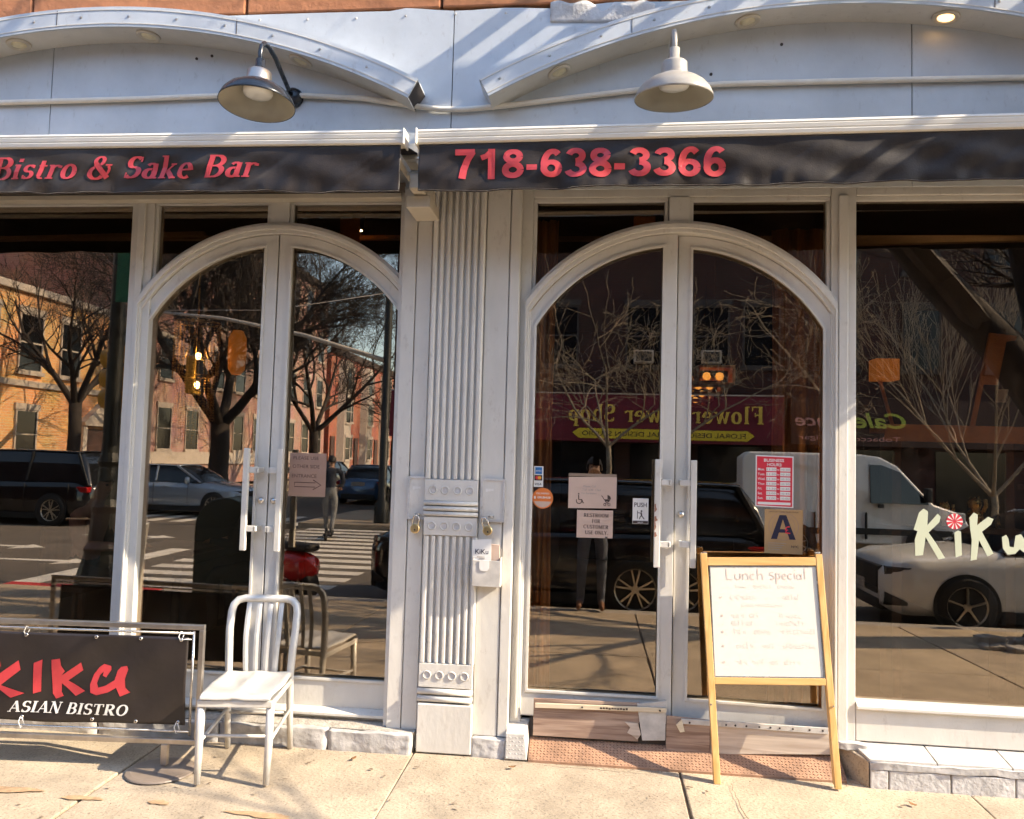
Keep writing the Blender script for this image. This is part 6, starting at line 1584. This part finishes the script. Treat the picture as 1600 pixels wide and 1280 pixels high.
# ---- vehicles: local x along the car, nose at -x
def lerp_tab(tab, s):
    for (a, va), (b, vb) in zip(tab, tab[1:]):
        if s <= b:
            k = (s-a)/(b-a) if b > a else 0; k = k*k*(3-2*k); return va+(vb-va)*k
    return tab[-1][1]
def wheel(t, x, y, r, side, spokes=5, rimk=.70, twin=True):
    w = MB().lathe([(r*rimk,-.095),(r*.93,-.10),(r,-.075),(r,.075),(r*.93,.10),(r*rimk,.095)], (x, y, r), 36, 'y').build('wheel', 'rubber', t, smooth=True)
    ys = y+side*.085
    rim = MB().lathe([(r*rimk,0),(r*rimk*.93,-side*.012),(r*rimk*.90,-side*.05)], (x, ys, r), 36, 'y').build('rim', 'rim_alloy', w, smooth=True)
    MB().lathe([(0,-side*.055),(r*rimk*.9,-side*.055)], (x, ys, r), 30, 'y').build('brake_disc', 'trim_black', w)
    sp = MB()
    for i in range(spokes):
        for da in ((-.13, .13) if twin else (0,)):
            a = 2*math.pi*i/spokes+.3; c0, c1 = a+da*.5, a+da*1.6
            p = Vector((x+math.cos(c0)*r*.10, ys-side*.005, r+math.sin(c0)*r*.10)); q = Vector((x+math.cos(c1)*r*rimk*.93, ys-side*.012, r+math.sin(c1)*r*rimk*.93))
            sp.bar(p, q, .022, .035, hint=(0,1,0))
    sp.lathe([(0,side*.006),(r*.13,side*.004),(r*.15,-side*.03)], (x, ys, r), 18, 'y')
    sp.build('spokes', 'rim_alloy', w)
def car(label, loc, rz, L, W, H, top, belt, roof_span, paint, wr=.34, xf=None, xr=None, spokes=5, cat='car', name='parked_car', zc=.20, twin=True):
    """top: shoulder height table along the body (0 nose .. 1 tail); roof_span: (windscreen foot, roof front, roof rear, rear glass foot)"""
    t = thing(name, label, cat, loc, rotz=rz)
    xf = xf if xf is not None else -L/2+.90; xr = xr if xr is not None else L/2-.95
    n = 44
    m = MB(); K = 9
    def sec(s):
        x = -L/2+L*s; e = min(s, 1-s)
        w = W/2*(1-.22*max(0, 1-e/.09)**2.4); zt = lerp_tab(top, s); zb = zc+.10*max(0, 1-e/.05)**2
        return x, w, zt, zb
    for i in range(n+1):
        x, w, zt, zb = sec(i/n); h = zt-zb
        xx = x
        half = [(0,zb),(w*.90,zb),(w*.985,zb+h*.18),(w,zb+h*.45),(w*.985,zb+h*.75),(w*.93,zb+h*.94),(w*.80,zt),(w*.4,zt+.018),(0,zt+.024)]
        for y, z in half: m.v.append((xx, y, z))
        for y, z in half[1:-1][::-1]: m.v.append((xx, -y, z))
    P = 2*K-2
    for i in range(n):
        for e in range(P): m.f.append((i*P+e, i*P+(e+1) % P, (i+1)*P+(e+1) % P, (i+1)*P+e))
    m.f.append(tuple(range(P))); m.f.append(tuple(range((n+1)*P-1, n*P-1, -1)))
    body = m.build('body', paint, t, smooth=True)
    a, b, c, d = roof_span
    g = MB(); rf = MB(); ng = 20
    def gh(s):
        if s < b: return (s-a)/(b-a)
        if s > c: return (d-s)/(d-c)
        return 1.0
    for i in range(ng+1):
        s = a+(d-a)*i/ng; k = max(0.0, gh(s)); x, w, zt, _ = sec(s)
        kk = math.sin(k*math.pi/2)**.9; z = zt+(H-zt)*kk*(1-.05*abs((s-(b+c)/2)/(c-b))); wt = W/2*(.90-.20*kk)
        for y, zz in ((W/2*.90,zt-.02),(W/2*.90-(W/2*.9-wt)*.5,zt+(z-zt)*.5),(wt,z-.035*kk),(wt*.8,z),(0,z+.015*kk)): g.v.append((x,y,zz))
        for y, zz in ((wt*.8,z),(wt,z-.035*kk),(W/2*.90-(W/2*.9-wt)*.5,zt+(z-zt)*.5),(W/2*.90,zt-.02)): g.v.append((x,-y,zz))
    for i in range(ng):
        for e in range(8): g.f.append((i*9+e, i*9+e+1, (i+1)*9+e+1, (i+1)*9+e))
    g.build('cabin_glass', 'car_glass', t, smooth=True)
    xa, xb = -L/2+L*b, -L/2+L*c
    rp = MB()
    def rfn(u, v):
        x = xa-.05+(xb-xa+.10)*u; y = (v-.5)*2*W/2*.70; return (x, y, H+.022-.030*abs(2*v-1)**3-.012*abs(2*u-1)**2)
    rp.grid(rfn, 10, 10).build('roof', paint, t, smooth=True, solid=.02)
    _, wA, zA, _ = sec(a); _, wD, zD, _ = sec(d)
    for s_ in (-1, 1):
        for (x0, z0), (x1, z1) in (((-L/2+L*a+.03, zA), (xa, H-.02)), ((-L/2+L*d-.03, zD), (xb, H-.02)), ((-L/2+L*(b+c)/2, lerp_tab(top,(b+c)/2)), (-L/2+L*(b+c)/2+.03, H-.03))):
            MB().bar((x0, s_*W/2*.895, z0), (x1, s_*W/2*.715, z1), .055, .05, hint=(0,1,0)).build('pillar', paint if paint != 'car_black' else 'trim_black', t, bevel=.008)
        for x in (xf, xr):
            MB().lathe([(0,0),(wr*1.13,0)], (x, s_*(W/2+.001), wr*1.0), 32, 'y').build('wheel_arch', 'trim_black', t)
            wheel(t, x, s_*(W/2-.07), wr, s_, spokes, twin=twin)
        xm = -L/2+L*a+.35
        MB().lathe([(0,-.11),(.06,-.09),(.075,0),(.06,.09),(0,.11)], (xm, s_*(W/2+.09), zA+.06), 12).build('mirror', paint, t, smooth=True)
        def shell(sa, sb, z0, z1, nm, mt, slope=0.0, off=.006):
            def fn(u, v, s_=s_):
                s = sa+(sb-sa)*u; x, w, zt, zb = sec(s); z = z0+(z1-z0)*v*(1-.75*u)+slope*u; k = (z-zb)/(zt-zb)
                ww = w*(.90+.085*min(1, k/.18)) if k < .18 else (w*(.985+.015*min(1, (k-.18)/.27)) if k < .45 else w*(1-.07*max(0, (k-.45)/.49)))
                return (x-off*(1-u), s_*(ww+off), z)
            MB().grid(fn, 12, 4).build(nm, mt, t, smooth=True, solid=.006)
        zh = lerp_tab(top,.04)
        shell(.008, .105, zh-.155, zh-.055, 'headlight', 'lamp_dark', .07)
        shell(.006, .050, zc+.10, zc+.26, 'air_intake', 'trim_black', .02)
        MB().box(L/2-.40,L/2-.06,*sorted((s_*W/2*.62,s_*W/2*.955)),lerp_tab(top,.95)-.22,lerp_tab(top,.95)-.08).build('tail_light', 'lamp_red', t, bevel=.03)
        for xx in (-L/2+L*(a+.08), -L/2+L*(b+c)/2+.02, -L/2+L*c-.05):
            MB().box(xx-.004,xx+.004,*sorted((s_*(W/2-.03),s_*(W/2+.002))),zc+.18,lerp_tab(top,.5)-.05).build('door_seam', 'trim_black', t)
        for xx in (-L/2+L*(a+b)/2+.55, -L/2+L*(b+c)/2+.55):
            MB().box(xx,xx+.18,*sorted((s_*(W/2-.01),s_*(W/2+.02))),lerp_tab(top,.5)-.16,lerp_tab(top,.5)-.13).build('door_handle', paint, t, bevel=.006)
        MB().box(xf+wr*1.1,xr-wr*1.1,*sorted((s_*(W/2-.06),s_*(W/2-.005))),zc-.04,zc+.10).build('side_skirt', 'trim_black', t, bevel=.01)
    MB().box(-L/2-.015,-L/2+.12,-W/2*.66,W/2*.66,.40,lerp_tab(top,.03)-.05).build('grille', 'trim_black', t, bevel=.03)
    MB().box(-L/2-.022,-L/2-.0155,-.16,.16,.42,.54).build('number_plate', 'stone_trim', t)
    MB().box(-L/2-.02,-L/2+.15,-W/2*.70,W/2*.70,zc+.02,.36).build('front_bumper', 'trim_black', t, bevel=.03)
    MB().box(L/2-.12,L/2+.012,-.26,.26,.72,.86).build('number_plate', 'stone_trim', t)
    MB().box(L/2-.15,L/2+.02,-W/2*.72,W/2*.72,zc+.02,.42).build('rear_bumper', 'trim_black', t, bevel=.03)
    return t
SUVT = [(0,.80),(.04,.95),(.20,1.02),(.30,1.05),(.9,1.08),(1,.98)]
SEDT = [(0,.70),(.02,.80),(.08,.88),(.28,.97),(.60,.99),(.88,1.0),(.97,.96),(1,.82)]
car('black sport utility car parked at the kerb right behind the photographer', (-.62,-6.28,ROAD_Z), RAD(0), 4.55, 1.88, 1.68, SUVT, 1.0, (.24,.40,.90,.99), 'car_black', wr=.37, xf=-1.40, xr=1.13, spokes=5)
car('white sedan with dark front grille parked at the kerb beside the big tree', (5.90,-6.22,ROAD_Z), RAD(0), 4.85, 1.84, 1.44, SEDT, .95, (.28,.46,.70,.88), 'car_white', wr=.34, spokes=5, twin=False)
car('silver blue sedan crossing at the mouth of the side street', (-12.4,-18.3,ROAD_Z), RAD(180), 4.7, 1.82, 1.45, SEDT, .95, (.28,.46,.70,.88), 'car_silver')
car('dark sport utility car at the far left corner of the crossing', (-14.6,-14.4,ROAD_Z), RAD(0), 4.9, 1.9, 1.80, SUVT, 1.0, (.24,.40,.90,.99), 'car_black', wr=.37)
car('blue car parked along the side street beyond the scooter rider', (-8.9,-27,ROAD_Z), RAD(90), 4.6, 1.82, 1.48, SEDT, .95, (.28,.46,.70,.88), 'car_blue')
car('dark car parked along the far side street kerb', (-13.9,-36,ROAD_Z), RAD(90), 4.6, 1.82, 1.48, SEDT, .95, (.28,.46,.70,.88), 'car_black')
# white panel van, nose towards +x
VT = [(0,.95),(.03,1.10),(.10,1.24),(.16,1.32)]
vn = thing('panel_van', 'white panel van parked across the street', 'van', (4.75,-13.75,ROAD_Z), rotz=0)
prof = [(-2.95,.35),(2.70,.35),(2.95,.50),(2.97,.80),(2.85,1.02),(2.25,1.20),(1.55,1.98),(1.20,2.17),(.8,2.22),(-2.80,2.22),(-2.95,2.10)]
m = MB()
for s_ in (-1, 1): m.v += [(x, s_*(.98-(.13*max(0,(z-1.0)/1.2)) - (.10 if x > 2.6 else 0)), z) for x, z in prof]
k = len(prof); m.f.append(tuple(range(k))); m.f.append(tuple(range(2*k-1,k-1,-1)))
for a in range(k): m.f.append((a,(a+1)%k,k+(a+1)%k,k+a))
m.build('body', 'van_white', vn, bevel=.035)
def side_z(z): return .98-.13*max(0,(z-1.0)/1.2)
for s_ in (-1, 1):
    q = [(.98,1.20),(2.14,1.20),(1.58,1.86),(1.22,2.0),(.98,2.0)]
    w = MB()
    for dz in (.045, -.03): w.v += [(x, s_*(side_z(z)+dz), z) for x, z in q]
    n5 = len(q); w.f.append(tuple(range(n5))); w.f.append(tuple(range(2*n5-1,n5-1,-1)))
    for a in range(n5): w.f.append((a,(a+1)%n5,n5+(a+1)%n5,n5+a))
    w.build('cab_window', 'car_glass', vn)
    MB().box(-2.6,2.6,*sorted((s_*.975,s_*.992)),.55,.68).build('rub_strip', 'trim_black', vn, bevel=.01)
    MB().box(1.12,1.24,*sorted((s_*.965,s_*.99)),1.10,1.18).build('door_handle', 'trim_black', vn)
    for x in (.90,-.35,-1.5): MB().box(x-.012,x+.012,*sorted((s_*.90,s_*.984)),.45,1.0).build('door_seam', 'trim_black', vn)
    MB().box(2.02,2.14,*sorted((s_*.98,s_*1.18)),1.25,1.55).build('mirror', 'trim_black', vn, bevel=.03)
    MB().box(2.50,2.90,*sorted((s_*.62,s_*.90)),.85,1.05).build('headlight', 'lamp_clear', vn, bevel=.03)
    for x in (2.05,-1.85):
        MB().lathe([(0,0),(.39,0)], (x,s_*.983,.36), 30, 'y').build('wheel_arch', 'trim_black', vn); wheel(vn, x, s_*.92, .345, s_, 8, .62, False)
ws = MB(); ws.hexa([(2.20,-.80,1.235),(2.20,.80,1.235),(2.235,.80,1.25),(2.235,-.80,1.25),(1.56,-.72,1.985),(1.56,.72,1.985),(1.60,.72,2.0),(1.60,-.72,2.0)]); ws.build('windscreen', 'car_glass', vn)
MB().box(2.93,3.0,-.7,.7,.42,.78).build('grille', 'trim_black', vn, bevel=.02)
# red motor scooter
vs = thing('motor_scooter', 'red motor scooter parked at the kerb by the crossing', 'scooter', (-4.35,-5.75,ROAD_Z), rotz=RAD(25))
for x in (-.62,.62): wheel(vs, x, 0, .22, 1, 5, .55, False)
MB().grid(lambda u,v: (-.42-.10*math.sin(v*3.1)+.10*v, (u-.5)*.46*(1-.25*v), .22+.62*v), 12, 12).build('leg_shield', 'vespa_red', vs, smooth=True, solid=.03)
MB().lathe([(.0,.30),(.09,.28),(.13,.12),(.12,-.10),(.05,-.16)], (-.62,0,.30), 16).build('front_fender', 'vespa_red', vs, smooth=True)
rear = MB().lathe([(0,-.36),(.13,-.30),(.20,-.12),(.21,.10),(.15,.30),(0,.38)], (.48,0,.46), 18, 'x').build('rear_cowl', 'vespa_red', vs, smooth=True)
MB().box(-.35,.25,-.14,.14,.22,.27).build('footboard', 'vespa_red', vs, bevel=.01); MB().box(.12,.80,-.13,.13,.66,.76).build('saddle', 'rubber', vs, bevel=.04)
MB().tube([(-.62,0,.25),(-.50,0,.70),(-.42,0,1.0)], .03, 10).build('steering_column', 'vespa_red', vs, smooth=True)
MB().tube([(-.36,-.32,1.02),(-.44,-.16,1.03),(-.46,0,1.02),(-.44,.16,1.03),(-.36,.32,1.02)], .017, 8).build('handlebar', 'trim_black', vs, smooth=True)
MB().lathe([(0,-.05),(.06,-.04),(.075,.02),(.06,.06)], (-.52,0,.98), 16, 'x').build('headlight', 'lamp_clear', vs, smooth=True)
# lamp post with signals
lp = thing('street_lamp_post', 'dark cast iron lamp post with ornate base at the corner', 'lamp post', (-5.25,-3.45,gz(-3.45)))
zb3 = gz(-3.45)
MB().lathe([(.34,0),(.34,.10),(.30,.14),(.29,.30),(.24,.48),(.20,.62),(.21,.68),(.17,.74),(.145,1.05),(.16,1.12),(.12,1.20),(.10,1.55),(.12,1.60),(.085,1.70)], (-5.25,-3.45,zb3), 16).build('base', 'post_green', lp, smooth=False)
MB().lathe([(.085,1.70),(.075,4.0),(.055,7.5)], (-5.25,-3.45,zb3), 12).build('shaft', 'post_green', lp, smooth=True)
for i in range(10):
    a = 2*math.pi*i/10; MB().tube([(-5.25+.155*math.cos(a),-3.45+.155*math.sin(a),zb3+.76),(-5.25+.135*math.cos(a),-3.45+.135*math.sin(a),zb3+1.04)], .014, 6).build('base_flute', 'post_green', lp)
MB().box(-5.22,-5.02,-3.36,-3.34,3.25,3.95).build('street_sign', 'sign_green', lp, bevel=.005)
def signal(x, y, z, lab, rz):
    t = thing('traffic_signal', lab, 'traffic signal', (x, y, z), 'traffic signals', rotz=rz)
    MB().box(-.15,.15,-.10,.10,-.36,.36).build('housing', 'signal_yellow', t, bevel=.03)
    for q, zz in enumerate((.23,0,-.23)):
        MB().lathe([(0,-.105),(.09,-.105)], (0,0,zz), 20, 'y').build('lens', 'trim_black', t); MB().lathe([(.10,-.10),(.105,-.24)], (0,0,zz), 20, 'y').build('visor', 'signal_yellow', t, smooth=True, solid=.006)
    MB().bar((0,.10,.2),(0,.30,.2),.04,.04).build('bracket', 'trim_black', t); MB().bar((0,.10,-.2),(0,.30,-.2),.04,.04).build('bracket', 'trim_black', t)
signal(-5.32,-3.75,2.45,'yellow traffic signal on the left side of the lamp post',RAD(-90)); 
wk = thing('pedestrian_signal', 'narrow cream pedestrian signal on an arm right of the lamp post', 'pedestrian signal', (-4.42,-3.6,2.3), rotz=RAD(84))
MB().box(-.11,.11,-.06,.06,-.02,.40).build('housing', 'signal_yellow', wk, bevel=.03); MB().box(-.09,.09,-.072,-.0605,.02,.36).build('lens', 'trim_black', wk); MB().bar((0,.07,.28),(0,.2,.28),.03,.03).build('bracket', 'trim_black', wk)

MB().bar((-5.2,-3.5,2.58),(-4.42,-3.6,2.58),.04,.04).build('signal_arm', 'trim_black', lp)
mp_ = thing('mast_arm_pole', 'signal pole with long pale mast arm at the opposite corner', 'signal pole', (-5.6,-16.0,-.14))
MB().lathe([(.20,0),(.19,.5),(.11,.6),(.10,6.2)], (-5.6,-16.0,-.14), 16).build('pole', 'post_green', mp_, smooth=True)
MB().tube([(-5.6,-16.0,4.15),(-8.0,-16.2,4.85),(-10.5,-16.5,5.35),(-12.6,-16.7,5.55)], [.07,.06,.05,.04], 10).build('mast_arm', 'stone_trim', mp_, smooth=True)
MB().tube([(-5.6,-16.0,6.0),(-9.0,-16.3,5.55),(-12.4,-16.7,5.60)], .012, 6).build('guy_wire', 'stone_trim', mp_, smooth=True)
# mailbox, litter basket
mb_ = thing('mailbox', 'dark round topped mailbox on the pavement', 'mailbox', (-3.85,-3.55,gz(-3.55)))
zz0 = gz(-3.55)
pr = [(-4.17,zz0+.12),(-3.53,zz0+.12),(-3.53,zz0+.95)]+[(-3.85+.32*math.cos(RAD(a)),zz0+.95+.32*math.sin(RAD(a))) for a in range(15,180,15)]+[(-4.17,zz0+.95)]
MB().prism(pr,-3.80,-3.30).build('box', 'mail_green', mb_, bevel=.015)
for x in (-4.13,-3.60):
    for y in (-3.76,-3.38): MB().box(x,x+.04,y,y+.04,zz0,zz0+.12).build('leg', 'mail_green', mb_)
MB().box(-4.08,-3.62,-3.30,-3.285,zz0+.80,zz0+.96).build('chute_door', 'mail_green', mb_, bevel=.005)
lb = thing('litter_basket', 'white wire litter basket with a placard', 'litter basket', (-5.75,-4.55,gz(-4.55)))
z0_ = gz(-4.55)
for i in range(24):
    a = 2*math.pi*i/24; MB().tube([(-5.75+.22*math.cos(a),-4.55+.22*math.sin(a),z0_),(-5.75+.30*math.cos(a),-4.55+.30*math.sin(a),z0_+.85)], .008, 4).build('wire', 'white_metal', lb)
for r_, z in ((.22,.01),(.25,.3),(.28,.6),(.30,.85)): MB().lathe([(r_,0),(r_+.012,.01),(r_,.02),(r_-.012,.01),(r_,0)], (-5.75,-4.55,z0_+z), 24).build('hoop', 'white_metal', lb)
MB().lathe([(.0,.80),(.15,.86),(.27,.82),(.25,.3),(.2,.02)], (-5.75,-4.55,z0_), 16).build('bag_liner', 'white_metal', lb, smooth=True)
MB().box(-5.92,-5.60,-4.235,-4.225,z0_+.35,z0_+.78).build('placard', 'trim_black', lb)
for i in range(5): MB().box(-5.88,-5.66,-4.2245,-4.224,z0_+.42+.065*i,z0_+.44+.065*i).build('print_line', 'ink_grey', lb)

# ---- photographer and scooter rider
pj = dict(pelvis=(0,0,.97), waist=(0,.0,1.13), chest=(0,.0,1.36), neck0=(0,.0,1.50), neck=(0,.015,1.57), head=(0,.03,1.70), face=(0,1,.05),
  sh_l=(-.19,.0,1.47), el_l=(-.24,.16,1.30), wr_l=(-.085,.18,1.58), palm_l=(.75,.45,.3), sh_r=(.19,.0,1.47), el_r=(.25,.16,1.32), wr_r=(.085,.18,1.58), palm_r=(-.75,.45,.3),
  hip_l=(-.10,0,.94), kn_l=(-.125,.03,.52), an_l=(-.135,-.02,.11), toe_l=(-.16,.15,.045), hip_r=(.10,0,.94), kn_r=(.11,.03,.52), an_r=(.11,-.02,.11), toe_r=(.125,.16,.045))
person('photographer in dark jacket, jeans and brown shoes holding up a phone', (-.02,-5.06,gz(-5.0)), 0, pj, ('cloth_black','denim','leather_brown'), skin='skin_pale')
ph = thing('phone', 'black smartphone held up by the photographer', 'phone', (0, -4.785, 1.69))
MB().box(-.037,.037,-4.790,-4.782,1.615,1.765).build('body', 'phone_black', ph, bevel=.003); MB().box(-.034,.034,-4.7906,-4.7902,1.622,1.758).build('screen', 'car_glass', ph)
sj = dict(pelvis=(0,0,1.05), waist=(0,.02,1.20), chest=(0,.06,1.42), neck0=(0,.08,1.56), neck=(0,.10,1.62), head=(0,.12,1.75), face=(0,1,0),
  sh_l=(-.20,.07,1.53), el_l=(-.27,.18,1.30), wr_l=(-.20,.38,1.18), sh_r=(.20,.07,1.53), el_r=(.27,.18,1.30), wr_r=(.20,.38,1.18),
  hip_l=(-.10,0,1.02), kn_l=(-.10,.05,.62), an_l=(-.07,-.12,.24), toe_l=(-.07,.06,.18), hip_r=(.10,0,1.02), kn_r=(.10,.07,.62), an_r=(.07,.06,.24), toe_r=(.07,.24,.18))
person('rider in dark hooded jacket and grey jeans on a kick scooter at the crossing', (-6.0,-13.0,ROAD_Z), RAD(168), sj, ('cloth_navy','denim_grey','cloth_black'), skin='skin', coat=True)
ks = thing('kick_scooter', 'black electric kick scooter under the rider at the crossing', 'kick scooter', (-6.0,-13.0,ROAD_Z), rotz=RAD(168))
MB().box(-.08,.08,-.42,.36,.10,.135).build('deck', 'trim_black', ks, bevel=.01)
for y in (-.50,.50): MB().lathe([(.05,-.025),(.10,-.025),(.11,0),(.10,.025),(.05,.025)], (0,y,.11), 20, 'x').build('wheel', 'rubber', ks, smooth=True)
MB().tube([(0,.50,.11),(0,.46,.45),(0,.40,1.16)], .02, 8).build('stem', 'trim_black', ks, smooth=True); MB().tube([(-.26,.38,1.17),(.26,.38,1.17)], .015, 8).build('handlebar', 'trim_black', ks, smooth=True)
MB().bar((0,.30,.12),(0,.48,.30),.05,.03).build('neck', 'trim_black', ks)
# low fence in front of the orange building
fn = thing('iron_fence', 'low black iron fence before the orange brick building', 'fence', (-17.9,-21,-.14))
for z in (.25,1.0): MB().box(-17.92,-17.88,-26,-16.6,z,z+.04).build('rail', 'trim_black', fn)
for i in range(48): MB().box(-17.91,-17.89,-26+.195*i,-25.98+.195*i,-.14,1.12).build('picket', 'trim_black', fn)
# ------------------------------------------------------------------ tidy
for o in bpy.data.objects:
    if '_world' in o.keys(): del o['_world']
